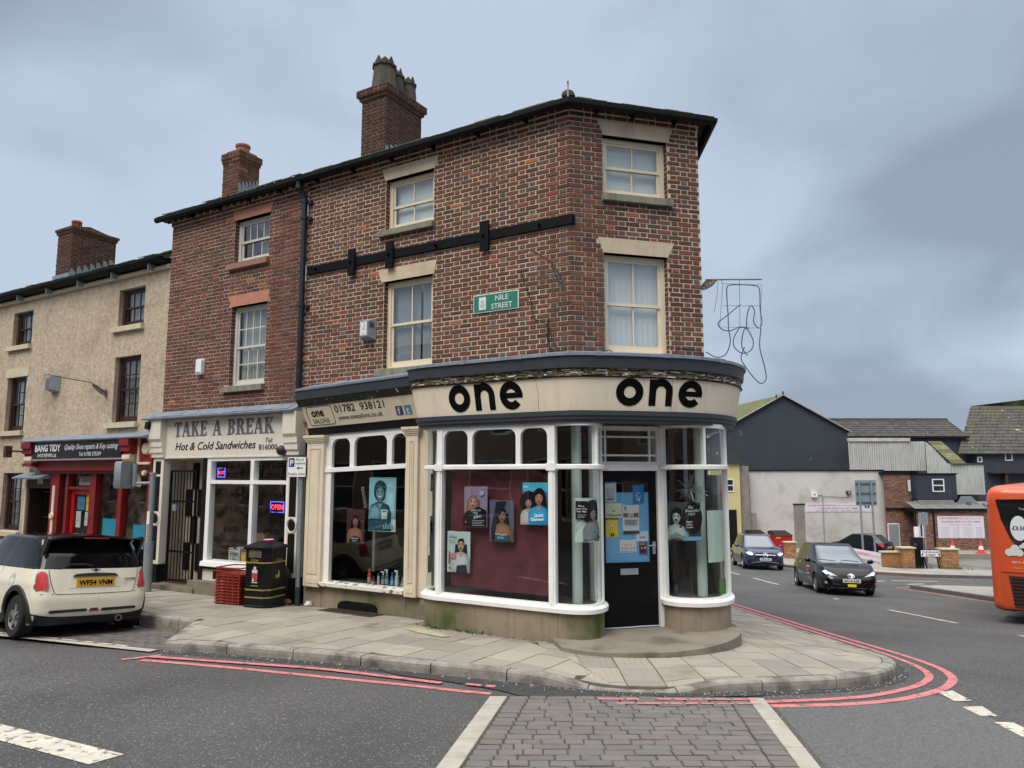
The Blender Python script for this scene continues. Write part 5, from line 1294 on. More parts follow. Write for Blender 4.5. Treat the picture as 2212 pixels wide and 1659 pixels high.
for a, b in ((14.16, 14.58), (10.2, 10.54)):           # stepped and scrolled end corbels
    m = MB()
    for e, z0, z1 in ((.40, .62, .76), (.36, .50, .62), (.30, .44, .50), (.34, .20, .28)): m.box(FN, a, b, z0, z1, -.02, e)
    m.build('corbel', REDP, sf)
    sp2 = [(0, .28), (.30, .28), (.34, .34), (.33, .42), (.26, .46), (0, .46)]
    MB().prism(lambda s, v, l: FN(l, v, s), sp2, a + .03, b - .03).build('scroll', CRP, sf)
    arc = [(.30 - .30 * math.sin(t * .157), .20 - .42 * (1 - math.cos(t * .157))) for t in range(11)]
    MB().prism(lambda s, v, l: FN(l, v, s), [(0, .20)] + arc + [(0, -.25)], a + .08, b - .08).build('bracket_curve', CRP, sf)
m = MB(); m.box(FN, 9.72, 10.2, .20, .78, -.02, .16); m.build('end_panel', REDP, sf)
m = MB(); m.box(FN, 10.13, 10.19, .25, .78, .16, .19); m.box(FN, 9.74, 10.15, .22, .27, .16, .2); m.build('end_panel_trim', CRP, sf)
MB().cyl(FN(9.88, .55, .15), FN(9.88, .55, .22), .14, .11, 20).build('rosette', CRP, sf); MB().cyl(FN(9.98, .04, .12), FN(9.98, .04, .17), .06, .05, 14).build('rosette', CRP, sf)
m = MB(); m.box(FN, 9.72, 9.92, -2.3, .1, -.05, .08); p1 = m.build('pilaster', REDP, sf); MB().box(FN, 9.79, 9.85, -1.7, -.95, .08, .1).build('pilaster_strip', CRP, p1)
m = MB(); m.box(FN, 13.36, 13.72, -2.3, .1, -.05, .08); p2 = m.build('pilaster', REDP, sf); MB().box(FN, 13.5, 13.6, -1.7, -.25, .08, .1).build('pilaster_strip', CRP, p2); MB().cyl(FN(13.55, -.95, .1), FN(13.55, -.95, .13), .09, .07, 14).build('rosette', CRP, p2)
fr = MB()                                              # timber frame round door and panes
for a, b, z0, z1 in ((13.05, 13.16, -2.2, .06), (12.03, 12.15, -2.2, .06), (10.90, 11.05, -2.2, .10), (9.92, 9.97, -1.75, .1), (11.92, 12.03, -1.75, .1)): fr.box(FN, a, b, z0, z1, -.12, .04)
fr.box(FN, 12.15, 13.05, -.33, -.27, -.12, .03); fr.box(FN, 9.92, 12.03, -1.80, -1.72, -.15, .10); fr.box(FN, 9.92, 12.03, -2.3, -1.80, -.12, .02); fr.box(FN, 11.0, 13.1, .04, .12, -.12, .038)
frm = fr.build('shop_frame', REDP, sf)
for a, b, z0, z1 in ((9.97, 10.90, -1.72, .03), (11.05, 11.92, -1.72, .04), (12.15, 13.05, -.27, .04)): MB().rect(FN, a, b, z0, z1, -.05).build('pane', GLASS, frm, recalc=False)
m = MB(); m.box(FN, 12.16, 12.28, -2.15, -.34, -.12, -.05); m.box(FN, 12.92, 13.04, -2.15, -.34, -.12, -.05); m.box(FN, 12.28, 12.92, -.44, -.34, -.12, -.051); m.box(FN, 12.28, 12.92, -2.15, -1.42, -.12, -.051)
door = m.build('door', mat('bright_red_door', S(176, 24, 32), .4, .08, 4), sf); MB().rect(FN, 12.28, 12.92, -1.42, -.44, -.08).build('pane', GLASS, door, recalc=False)
m = MB(); m.rect(FN, 9.75, 13.7, -2.2, .1, -1.0); m.quad(FN(9.75, -2.0, -.1), FN(13.7, -2.0, -.1), FN(13.7, -2.0, -2.4), FN(9.75, -2.0, -2.4)); m.quad(FN(9.75, .08, -.1), FN(13.7, .08, -.1), FN(13.7, .08, -2.4), FN(9.75, .08, -2.4)); m.quad(FN(13.5, -2, 0), FN(13.5, .1, 0), FN(13.5, .1, -2.4), FN(13.5, -2, -2.4)); m.quad(FN(9.75, -2, 0), FN(9.75, .1, 0), FN(9.75, .1, -2.4), FN(9.75, -2, -2.4))
m.build('shop_interior', mat('cluttered_interior', S(196, 184, 150), .9, .4, 5, stain=S(90, 84, 72), stscale=3, stlo=.45, sthi=.6), sf, recalc=False)
m = MB(); m.box(FN, 13.16, 13.37, -2.2, .06, -.3, -.02); m.build('shutter_box', BLACKP, sf)
# passage door with bars and lead canopy
PB = mat('brown_passage_paint', S(70, 46, 42), .6, .15, 5)
m = MB(); m.rect(FN, 13.72, 14.95, -2.5, .1, -.5); m.box(FN, 14.82, 14.95, -2.3, -.12, -.5, -.02); m.box(FN, 13.72, 14.95, -.32, -.08, -.5, .0); m.quad(FN(14.82, -2.3, 0), FN(14.82, -.1, 0), FN(14.82, -.1, -.5), FN(14.82, -2.3, -.5)); psg = m.build('passage', PB, cream, recalc=False)
m = MB(); m.prism(lambda s, v, l: FN(l, v, s), [(-.05, -.08), (.30, -.10), (.31, -.06), (-.02, .06)], 13.76, 15.08); m.build('canopy', LEAD, cream)
m = MB(); m.box(FN, 14.95, 15.0, -2.3, -.15, -.02, .02); m.build('passage_trim', CRP, psg)
for k in range(4): MB().box(FN, 13.8 + k * .12, 13.86 + k * .12, -1.9, -.5, -.5, -.46).build('white_slat', TABW, psg)
gt = thing('barred_gate', 'narrow dark barred gate in the passage beside the shoe repair shop', 'gate', tuple(FN(14.0, -2.2, -.1)))
m = MB(); m.box(FN, 13.74, 14.3, -.42, -.38, -.12, -.08); m.box(FN, 13.74, 14.3, -1.02, -.98, -.12, -.08); m.box(FN, 13.74, 14.3, -2.1, -2.06, -.12, -.08); m.build('gate_frame', IRON, gt)
for k in range(7): MB().cyl(FN(13.78 + k * .085, -2.1, -.1), FN(13.78 + k * .085, -.4, -.1), .012, n=6).build('bar', IRON, gt)
# wall fittings
hl = thing('wall_lantern', 'small rusty lamp on a short arm beside the shoe repair sign', 'lamp', tuple(FN(14.75, .55, .02)))
m = MB(); m.tube([FN(14.6, .56, .1), FN(14.75, .56, .25), FN(15.0, .58, .45)], .02, 6); m.build('arm', IRON, hl); MB().box(FN, 14.96, 15.06, .42, .70, .4, .55).build('lamp_head', mat('rusty_lamp', S(74, 52, 42), .8, .3, 20), hl)
# ================================================================== posters and notices (flat prints behind the glass)
SK = [S(146, 98, 74), S(122, 80, 62), S(202, 160, 138), S(110, 72, 56)]
class Print:
    """flat sheet with printed shapes; x and y run 0..1 across the sheet, layers stack outward"""
    def __init__(s, name, label, F, ul, ur, z0, z1, w, bg, group=None, cat='poster'):
        s.F = lambda x, y, l=0.0: F(ul + (ur - ul) * x, z0 + (z1 - z0) * y + .004 * math.sin(9 * x), w + l + .004 * math.sin(6 * y))
        s.asp = abs(ur - ul) / (z1 - z0); s.m = MB(); s.l = 0; s.a = (name, label, cat, group)
        n = 4
        for i in range(n): s.m.add([s.F(x, y) for x, y in ((i / n, 0), ((i + 1) / n, 0), ((i + 1) / n, 1), (i / n, 1))], [(0, 1, 2, 3)], bg)
    def n(s): s.l += .0011; return s.l
    def rect(s, x0, y0, x1, y1, c): s.m.poly(s.F, [(x0, y0), (x1, y0), (x1, y1), (x0, y1)], s.n(), c); return s
    def ell(s, x, y, a, b, c, n=16):
        l = s.n(); E = [(x + a * math.cos(6.2832 * i / n), y + b * math.sin(6.2832 * i / n)) for i in range(n)]; s.fan((x - a * .15, y + b * .2), E, c, l); return s
    def fan(s, ctr, E, c, l):
        sh = lambda p: tuple(v * (.62 + .16 * ((ctr[0] - p[0]) * 3 + (p[1] - ctr[1])) ) for v in c)
        n = len(E); md = [((p[0] + ctr[0]) / 2, (p[1] + ctr[1]) / 2) for p in E]; hi = tuple(v * 1.12 for v in c)
        for i in range(n):
            j = (i + 1) % n; s.m.add([s.F(*q, l) for q in (ctr, md[i], md[j])], [(0, 1, 2)], (hi, c, c)); s.m.add([s.F(*q, l) for q in (md[i], E[i], E[j], md[j])], [(0, 1, 2, 3)], (c, sh(E[i]), sh(E[j]), c))
    def poly(s, pts, c): s.fan((sum(q[0] for q in pts) / len(pts), sum(q[1] for q in pts) / len(pts)), pts, c, s.n()); return s
    def txt(s, t, x, y, h, c, align='C', bold=.01, wd=None, shear=0):
        tw = text_shape(t, bold, shear)[2]; k = (wd / (tw * h) if wd else 1 / s.asp)
        F = lambda u, v, l: s.F(x + (u - x), v, l)
        s.m.text(F, t, x, y, h, s.n(), 1, align, bold=bold, xs=k, col=c, shear=shear); return s
    def lines(s, x0, x1, ys, h, c):
        l = s.n()
        for i, y in enumerate(ys): s.m.poly(s.F, [(x0, y), (x1 - .1 * (i % 3) * (x1 - x0), y), (x1 - .1 * (i % 3) * (x1 - x0), y + h), (x0, y + h)], l, c)
        return s
    def woman(s, cx, cy, k, skin, hair, top, long=1.0, curly=0, lip=None, bare=False, tone=1.0):
        a = k / s.asp; d = tuple(v * .55 for v in skin); h2 = tuple(v * 1.7 + .01 for v in hair)
        if curly:
            for i in range(11): t = -.5 + i * .42; s.ell(cx + a * .36 * math.cos(t), cy + k * .06 + k * .36 * math.sin(t), a * .2, k * .2, hair, 9)
        s.ell(cx, cy + k * .05, a * .30, k * .36, hair)
        if long: s.poly([(cx - a * .3, cy + k * .1), (cx - a * .36, cy - k * .5 * long), (cx - a * .22, cy - k * .78 * long), (cx - a * .06, cy - k * .6 * long), (cx + a * .08, cy - k * .55 * long), (cx + a * .26, cy - k * .74 * long), (cx + a * .37, cy - k * .45 * long), (cx + a * .3, cy + k * .1)], hair)
        s.poly([(cx - a * .075, cy - k * .12), (cx + a * .075, cy - k * .12), (cx + a * .1, cy - k * .36), (cx - a * .1, cy - k * .36)], d)
        sh = skin if bare else top
        s.poly([(cx - a * .1, cy - k * .31), (cx + a * .1, cy - k * .31), (cx + a * .38, cy - k * .42), (cx + a * .5, cy - k * .66), (cx + a * .5, max(0.01, cy - k * 1.3)), (cx - a * .5, max(0.01, cy - k * 1.3)), (cx - a * .5, cy - k * .66), (cx - a * .38, cy - k * .42)], sh)
        if bare: s.poly([(cx - a * .34, cy - k * .78), (cx, cy - k * .7), (cx + a * .34, cy - k * .78), (cx + a * .4, max(0.01, cy - k * 1.3)), (cx - a * .4, max(0.01, cy - k * 1.3))], top)
        else: s.poly([(cx - a * .12, cy - k * .36), (cx + a * .12, cy - k * .36), (cx, cy - k * .56)], skin)
        s.ell(cx, cy - k * .02, a * .175, k * .235, skin)
        s.poly([(cx - a * .21, cy + k * .08), (cx - a * .1, cy + k * .27), (cx + a * .14, cy + k * .27), (cx + a * .22, cy + k * .04), (cx + a * .12, cy + k * .17), (cx - a * .08, cy + k * .2)], hair)
        for e in (-1, 1):
            s.ell(cx + e * a * .085, cy + k * .015, a * .05, k * .026, (.6, .58, .55), 8); s.ell(cx + e * a * .085, cy + k * .015, a * .03, k * .028, (.02, .015, .015), 8)
            s.poly([(cx + e * a * .03, cy + k * .06), (cx + e * a * .14, cy + k * .075), (cx + e * a * .14, cy + k * .06), (cx + e * a * .03, cy + k * .045)], tuple(v * .5 for v in hair))
        s.poly([(cx - a * .025, cy - k * .085), (cx + a * .03, cy - k * .085), (cx + a * .01, cy + k * .01)], tuple(v * .82 for v in skin))
        s.ell(cx, cy - k * .135, a * .075, k * .032, lip or S(150, 60, 64), 10)
        return s
    def done(s): nm, lb, c, g = s.a; return s.m.build(nm, PRINT, label=lb, cat=c, group=g, recalc=False)
GP = 'posters in the salon windows'
FG = frame(FN(0, 0, .585), tN, nN)
p = Print('poster', 'poster of long-haired woman in black titled ready to wear glam', FG, 1.47, 1.07, -.745, -.168, 0, S(150, 130, 160), GP)
p.poly([(0, 0), (.5, 0), (.3, 1), (0, 1)], S(176, 150, 150)); p.woman(.40, .62, .62, S(206, 158, 140), S(150, 108, 96), S(26, 24, 34), 1.15, lip=S(170, 50, 70)); p.poly([(.3, .02), (.98, .02), (.98, .42), (.62, .52), (.36, .4)], S(26, 25, 36)); p.ell(.78, .84, .12, .07, S(180, 178, 190))
p.txt('READY-TO-', .56, .40, .055, (.8, .8, .8)); p.txt('WEAR', .52, .34, .055, (.8, .8, .8)); p.txt('glam', .62, .24, .12, (.85, .85, .85), shear=.3, bold=0); p.ell(.12, .12, .05, .03, S(214, 80, 120)); p.lines(.4, .92, (.16, .12, .08, .04), .018, S(150, 150, 165)); p.done()
p = Print('poster', 'grey-blue poster of woman with long braids in the bay window', FG, 1.03, .63, -.93, -.352, 0, S(96, 98, 116), GP)
p.woman(.52, .64, .62, S(158, 112, 92), S(30, 28, 36), S(62, 96, 120), 1.3, bare=True, lip=S(150, 70, 76)); p.poly([(.1, .3), (.3, .95), (.72, .98), (.62, .88), (.4, .84), (.26, .5), (.22, .05), (.1, .02)], S(40, 40, 52)); p.txt('X-Pression', .5, .16, .075, (.78, .8, .82), wd=.48); p.lines(.36, .64, (.11, .08), .014, S(190, 195, 205)); p.done()
p = Print('poster', 'bright blue poster of two women titled quick glamour', FG, .485, .09, -.68, -.105, 0, S(40, 148, 196), GP)
p.rect(0, .0, 1, .1, S(206, 224, 232)); p.rect(0, .72, 1, 1, S(84, 186, 220)); p.woman(.27, .52, .46, S(190, 146, 122), S(26, 20, 20), S(206, 200, 196), .8, curly=1); p.woman(.70, .64, .58, S(172, 122, 98), S(20, 16, 18), S(52, 150, 200), 1.1); p.txt('Qure', .18, .88, .06, (.75, .85, .9)); p.txt('Quick', .72, .2, .1, (.85, .9, .92), bold=.025); p.txt('Glamour', .66, .11, .1, (.85, .9, .92), bold=.025); p.done()
p = Print('poster', 'pale poster of woman in white top low in the bay window', FG, 1.765, 1.36, -1.40, -.815, 0, S(190, 208, 204), GP)
p.woman(.60, .68, .56, S(206, 158, 136), S(28, 24, 26), S(200, 202, 204), 1.25); p.poly([(.42, 0), (.9, 0), (.86, .2), (.46, .18)], S(40, 44, 62)); p.txt('Urban', .26, .83, .1, S(40, 60, 60), shear=.3, bold=.005); p.rect(.16, .34, .4, .46, S(214, 120, 120)); p.rect(.1, .2, .15, .5, S(110, 50, 60)); p.ell(.16, .1, .05, .03, S(200, 60, 80)); p.lines(.1, .4, (.76, .72), .012, S(120, 140, 138)); p.done()
FL = frame(FN(0, 0, .045), tN, nN)
p = Print('poster', 'tall pale blue poster of smiling short-haired woman in left salon window', FL, 3.79, 3.205, -.925, -.04, 0, S(142, 194, 206), GP)
p.rect(0, 0, 1, .23, S(206, 214, 208)); p.poly([(.5, .23), (1, .23), (1, 1), (.7, 1)], S(164, 208, 216)); p.woman(.42, .72, .56, S(120, 160, 170), S(44, 74, 84), S(48, 90, 106), 0, lip=S(210, 224, 226)); p.poly([(.02, .23), (.44, .23), (.5, .36), (.3, .5), (.08, .42)], S(118, 168, 182)); p.poly([(.5, .23), (.72, .23), (.74, .41), (.48, .41)], S(206, 214, 210)); p.rect(.54, .36, .68, .38, S(60, 70, 80)); p.txt('V', .62, .26, .06, (.05, .05, .06))
for i in range(5): p.rect(.58 + i * .08, .05, .63 + i * .08, .13 + .03 * (i % 2), S(120, 168, 176))
p.lines(.06, .34, (.08, .06, .04), .008, S(90, 90, 90)); p.done()
p = Print('poster', 'dark poster of long-haired woman hanging behind left salon window', FL, 4.33, 3.92, -1.16, -.58, -.05, S(72, 44, 46), GP)
p.woman(.5, .66, .6, S(158, 104, 88), S(16, 14, 16), S(38, 46, 60), 1.35, bare=True); p.txt('X-Pression', .5, .15, .07, (.7, .72, .75), wd=.44); p.lines(.36, .64, (.1, .07), .012, S(160, 165, 175)); p.done()
# curved-glass posters follow the pane
GLF = path_frame(offset_path(gl, -.03)); sL = lambda q: min(((GLF(i * .01, 0) - Vector((q[0], q[1], 0))).length, i * .01) for i in range(440))[1]
Fcl = lambda u, v, w=0.0: GLF(u, v, w)
a = sL((.84, 10.02))
p = Print('poster', 'black and white poster of laughing woman on the curved pane by the door', Fcl, a, a + .40, -.89, -.31, 0, S(206, 222, 216), GP)
p.poly([(0, .22), (1, .22), (1, 1), (0, 1)], S(196, 210, 206)); p.woman(.66, .64, .54, S(150, 150, 148), S(16, 16, 17), S(136, 152, 158), 0, curly=1, bare=True, lip=S(80, 80, 80)); p.ell(.24, .7, .2, .17, S(16, 16, 17)); p.rect(.04, .52, .4, .94, S(26, 26, 27)); p.txt('Make', .22, .8, .06, (.75, .77, .77)); p.txt('Peace With', .22, .74, .055, (.75, .77, .77), wd=.34); p.txt('Your Hair', .22, .68, .055, (.75, .77, .77), wd=.32); p.lines(.1, .36, (.62, .59, .56), .012, S(150, 152, 152)); p.txt('Haircare Styles', .3, .1, .05, S(150, 170, 164), wd=.44); p.rect(.82, .06, .85, .17, S(50, 50, 50)); p.rect(.88, .06, .92, .12, S(50, 50, 50)); p.done()
p = Print('poster', 'narrow poster of woman in white shirt on the left curved end pane', Fcl, .17, .40, -1.46, -.62, -.01, S(186, 196, 200), GP)
p.woman(.5, .82, .26, S(180, 130, 112), S(26, 22, 26), S(206, 206, 208), 1.3); p.poly([(.2, .0), (.86, .0), (.8, .3), (.3, .3)], S(34, 34, 40)); p.done()
p = Print('notice', 'small white and blue notice high on the left curved pane', Fcl, .22, .36, -.25, .02, -.01, S(204, 212, 216), None, 'notice'); p.rect(0, .78, 1, 1, S(90, 150, 210)); p.lines(.15, .85, (.6, .5, .4, .3), .05, S(150, 156, 160)); p.done()
GRF = path_frame(offset_path(gr2, -.03)); Fcr = lambda u, v, w=0.0: GRF(u, v, w)
p = Print('poster', 'dark poster of pale woman on the curved pane right of the door', Fcr, .12, .62, -.92, -.38, 0, S(70, 74, 74), GP)
p.woman(.32, .62, .62, S(176, 190, 186), S(14, 14, 15), S(130, 140, 138), .8, bare=True, lip=S(30, 28, 30)); p.ell(.76, .6, .27, .42, S(18, 18, 19)); p.txt('Big', .72, .84, .1, S(170, 200, 190), shear=.3); p.txt('Beautiful', .76, .75, .1, S(170, 200, 190), shear=.3, wd=.4); p.txt('Hair', .74, .66, .1, S(170, 200, 190), shear=.3); p.txt('Bigger.', .68, .48, .06, (.75, .75, .75)); p.txt('Softer.', .68, .41, .06, (.75, .75, .75)); p.txt('Curlier.', .68, .34, .06, (.75, .75, .75)); p.rect(.5, .02, 1, .12, S(110, 160, 190)); p.done()
p = Print('paper_sheet', 'large blank pale green paper taped inside the right curved pane', Fcr, .72, 1.26, -1.22, -.50, .0, S(196, 216, 202), None, 'paper')
for i in range(14): p.rect(.02, .03 + i * .07, .98, .04 + i * .07, S(178, 200, 186))
p.done()
# ---- door notices
FD = frame(FC(0, 0, .078), tC, nC)
def note(label, u0, u1, z0, z1, bg, nm='notice'): return Print(nm, label, FD, u0, u1, z0, z1, R.uniform(0, .004), bg, 'notices on the salon door', 'notice')
p = note('white check-in notice with blue heading at the top left of salon door', .45, .63, -.385, -.10, S(206, 210, 216)); p.rect(0, .84, 1, 1, S(96, 160, 214)); p.rect(.2, .25, .8, .68, S(186, 188, 192)); p.lines(.15, .85, (.14, .08), .035, S(120, 120, 130)); p.done()
p = note('blue face mask notice at the top right of salon door', .885, 1.06, -.425, -.148, S(48, 124, 190)); p.txt('HELP KEEP', .5, .86, .1, (.82, .88, .92), wd=.76); p.txt('US ALL SAFE', .5, .75, .1, (.82, .88, .92), wd=.8); p.ell(.5, .42, .24, .23, S(206, 220, 230)); p.rect(.3, .3, .7, .46, S(92, 156, 206)); p.ell(.5, .52, .17, .08, S(48, 124, 190)); p.done()
p = note('cream CCTV in operation notice on the salon door', .455, .71, -.61, -.40, S(214, 212, 186)); p.txt('CCTV', .5, .72, .18, S(50, 48, 40), wd=.46); p.txt('IN', .5, .43, .17, S(50, 48, 40)); p.txt('OPERATION', .5, .12, .18, S(50, 48, 40), wd=.88); p.done()
p = note('yellow keeping us all safe notice on the salon door', .465, .65, -.88, -.612, S(228, 196, 44)); p.rect(0, .74, 1, 1, S(30, 30, 34)); p.txt('KEEPING US', .5, .88, .09, (.85, .8, .3), wd=.8); p.txt('ALL SAFE', .5, .77, .09, (.85, .8, .3), wd=.66); p.rect(.36, .46, .64, .68, S(214, 218, 214)); p.txt('2', .5, .5, .16, S(30, 30, 34), bold=.03); p.ell(.4, .14, .07, .09, S(30, 30, 34), 10); p.ell(.58, .14, .07, .09, S(30, 30, 34), 10); p.done()
p = note('white top notch price list with photos on the salon door', .72, .975, -.835, -.43, S(212, 214, 216)); p.txt('TOP NOTCH', .62, .84, .09, S(30, 32, 36), wd=.62, bold=.02)
for i in range(3): p.rect(.1 + i * .05, .8, .13 + i * .05, .94, S(30, 32, 36))
p.rect(.04, .58, .32, .72, S(140, 84, 60)); p.rect(.35, .58, .63, .72, S(176, 170, 160)); p.rect(.66, .58, .96, .72, S(110, 96, 84)); p.lines(.1, .92, (.46, .42, .38, .34, .3), .02, S(110, 112, 116)); p.rect(0, .0, 1, .1, S(44, 62, 54)); p.done()
p = note('white opening hours sheet low on the salon door', .67, .925, -1.10, -.918, S(214, 214, 212)); p.txt('OPENING HOURS', .5, .82, .1, S(120, 150, 190), wd=.7); p.txt('TUE - SAT', .5, .55, .15, S(200, 100, 90), wd=.5); p.txt('10.30AM - 5.00 PM', .5, .3, .14, S(200, 100, 90), wd=.86); p.txt('MON AND SUN CLOSED', .5, .08, .12, S(70, 130, 190), wd=.84); p.done()
p = note('small white closed sign near the salon door handle', .925, 1.115, -.945, -.805, S(212, 216, 222)); p.txt('Closed', .5, .35, .28, S(50, 52, 66), wd=.5, shear=.2); p.done()
p = note('purple coffee flyer in the lower right of salon door glass', .965, 1.10, -1.14, -.945, S(112, 92, 150)); p.rect(.08, .12, .8, .9, S(38, 30, 40)); p.ell(.7, .55, .18, .12, S(200, 160, 110)); p.ell(.3, .5, .12, .1, S(190, 150, 110)); p.lines(.15, .7, (.78, .72), .04, S(200, 160, 90)); p.done()
# shoe-shop posters
FBT = frame(FN(0, 0, -.07), tN, nN)
for lb, a, b, z0, z1, t1 in (('turquoise shoe shop poster in the middle pane by the red door', 11.74, 11.24, -1.72, -.96, 'Keys Cut'), ('turquoise watch repair poster in the right shoe shop pane', 10.58, 10.06, -1.66, -1.06, 'Watch Repair')):
    p = Print('poster', lb, FBT, a, b, z0, z1, 0, S(38, 150, 178), 'posters in the shoe shop'); p.txt(t1, .5, .84, .11, S(220, 226, 130), wd=.62, bold=.02); p.lines(.22, .8, (.74, .66), .045, S(180, 220, 220)); p.ell(.5, .3, .42, .26, S(90, 186, 206)); p.ell(.5, .3, .38, .23, S(38, 150, 178)); p.ell(.36, .26, .12, .12, S(210, 216, 216)); p.ell(.42, .34, .12, .12, S(60, 70, 90)); p.lines(.5, .8, (.4, .32, .24, .16), .05, S(190, 214, 220)); p.done()
for lb, a, b, z0, z1, c in (('blue notice on the red shop door glass', 12.86, 12.56, -.80, -.50, S(70, 130, 170)), ('yellow warning notice on the red shop door glass', 12.5, 12.34, -.82, -.40, S(214, 196, 70)), ('white paper low on the red shop door glass', 12.88, 12.68, -1.2, -.83, S(206, 208, 208)), ('torn white paper on the red shop door glass', 12.52, 12.33, -1.15, -.84, S(206, 208, 206)), ('white sticker notice in the pane over the red shop door', 12.85, 12.35, -.24, -.03, S(190, 180, 178))):
    p = Print('notice', lb, frame(FN(0, 0, -.1), tN, nN), a, b, z0, z1, 0, c, 'notices on the shoe shop', 'notice'); p.lines(.15, .85, (.7, .55, .4), .06, tuple(v * .6 for v in c)); p.done()

# ================================================================== salon window contents
CLOTH = mat('maroon_cloth', S(94, 34, 44), .9, .14, 7, .1, 200, sheen=.3)
m = MB(); nu, nz = 46, 30; vs = []
for i in range(nu + 1):
    for k in range(nz + 1):
        s, t = i / nu, k / nz; u = 1.75 - 1.66 * s; zt = .05 - .12 * max(0, (s - .86) / .14) ** 1.4; zb = -1.6 - .04 * s; z = zb + (zt - zb) * t
        w = .50 + .018 * math.sin(7 * s + 3 * t) + .03 * math.exp(-((s - .45 - .42 * (1 - t)) / .06) ** 2) - .02 * math.exp(-((s - .53 - .42 * (1 - t)) / .05) ** 2) + .012 * math.sin(14 * t - 3 * s) + .01 * math.sin(23 * s * (1.2 - t))
        vs.append(FN(u, z + .01 * math.sin(9 * s), w))
m.add(vs, [(i * (nz + 1) + k, i * (nz + 1) + k + 1, (i + 1) * (nz + 1) + k + 1, (i + 1) * (nz + 1) + k) for i in range(nu) for k in range(nz)])
m.build('cloth_backdrop', CLOTH, label='creased maroon cloth hung behind the big bay window', cat='cloth', smooth=True, recalc=False)
BT = [('red hairspray can, tallest on the left salon window shelf', 3.80, .27, .032, S(196, 48, 32), S(200, 60, 40)), ('dark jar beside the red can on the salon window shelf', 3.71, .16, .04, S(44, 44, 48), S(60, 60, 64)), ('pink tube with dark cap on the salon window shelf', 3.60, .22, .022, S(196, 160, 156), S(80, 60, 70)), ('first dark green pump bottle on the salon window shelf', 3.50, .24, .032, S(60, 96, 100), S(190, 200, 200)), ('second dark green pump bottle next to its twin on the shelf', 3.42, .27, .032, S(70, 104, 110), S(190, 200, 200)), ('slim bright blue spray can on the salon window shelf', 3.31, .24, .026, S(48, 120, 186), S(40, 90, 150)), ('pale trigger spray bottle on the salon window shelf', 3.21, .27, .034, S(150, 180, 186), S(210, 214, 214)), ('small grey bottle at the right end of the salon shelf', 3.09, .17, .028, S(110, 116, 118), S(150, 150, 150)), ('white tub at the far right of the salon shelf', 3.01, .19, .035, S(176, 178, 176), S(90, 90, 90))]
for lb, u, h, rr, c1, c2 in BT:
    t = thing('product_bottle', lb, 'bottle', tuple(FN(u, -1.82, -.02)), 'hair products on the salon shelf')
    b = FN(u, -1.82, -.02); m = MB(); rings = [(rr * .96, 0), (rr, .01), (rr, h * .62), (rr * .86, h * .7), (rr * .38, h * .76), (rr * .36, h * .82)]
    vs = [b + Vector((q * math.cos(i * math.pi / 6), q * math.sin(i * math.pi / 6), z)) for q, z in rings for i in range(12)]
    m.add(vs, [(j * 12 + i, j * 12 + (i + 1) % 12, j * 12 + 12 + (i + 1) % 12, j * 12 + 12 + i) for j in range(len(rings) - 1) for i in range(12)] + [tuple(range(11, -1, -1))], c1); m.build('body', PAINTC, t, smooth=True)
    m = MB(); m.cyl(b + Vector((0, 0, h * .8)), b + Vector((0, 0, h)), rr * .55, rr * .45, 10, col=c2)
    if 'trigger' in lb or 'pump' in lb: m.box(lambda x, y, z: b + tN * x + Vector((0, 0, y)) + nN * z, -.015, .05, h * .95, h * 1.03, -.01, .01, c2)
    m.build('cap', PAINTC, t); m = MB(); m.cyl(b + Vector((0, 0, h * .2)), b + Vector((0, 0, h * .5)), rr * 1.02, n=12, cap=False, col=tuple(v * .5 + .3 for v in c1)); m.build('printed_band', PAINTC, t)
hg = thing('starburst_lamp', 'silver starburst lamp hanging inside the right curved window', 'lamp', (2.62, 10.95, -.3))
r = random.Random(12); c = Vector((2.62, 10.98, -.2))
for i in range(56):
    d = Vector((r.gauss(0, 1), r.gauss(0, 1), r.gauss(0, 1))).normalized(); MB().cyl(c + d * .03, c + d * r.uniform(.2, .27), .006, .004, 5).build('spike', mat('chrome', S(200, 204, 204), .25, .05, metal=.8), hg)
MB().cyl(c, c + Vector((0, 0, 1.1)), .006, n=6).build('flex', IRON, hg)
for i, (u, z, n, lb) in enumerate(((4.42, -.28, 5, 'left'), (4.2, -.3, 6, 'right'))):
    t = MB()
    for k in range(n):
        t.box(FN, u - .1, u - .1 + .055, z - k * .075, z - k * .075 + .07, -.42 - .02 * k, -.40 - .02 * k, S(196, 198, 194)); t.ellipse(FN, u - .075, z - k * .075 + .035, .014, .016, -.398 - .02 * k, S(30, 30, 30))
    t.build('hair_swatch_card', PAINTC, label='white card of dark hair swatches hanging %s in the dim left salon window' % ('further left' if lb == 'left' else 'nearer the posters'), cat='card', recalc=False)
m = MB(); m.box(FW, 3.0, 3.14, 10.98, 11.12, -1.72, -1.5); m.build('green_box', mat('green_card', S(96, 140, 60), .7, .1), label='small green box on the sill inside the right curved window', cat='box')
m = MB(); m.prism(FW, [(2.7, 10.95), (2.95, 11.2), (2.8, 11.3), (2.62, 11.1)], -1.72, -1.25); m.build('stool', BLACKP, label='black padded stool standing inside the right curved window', cat='stool')

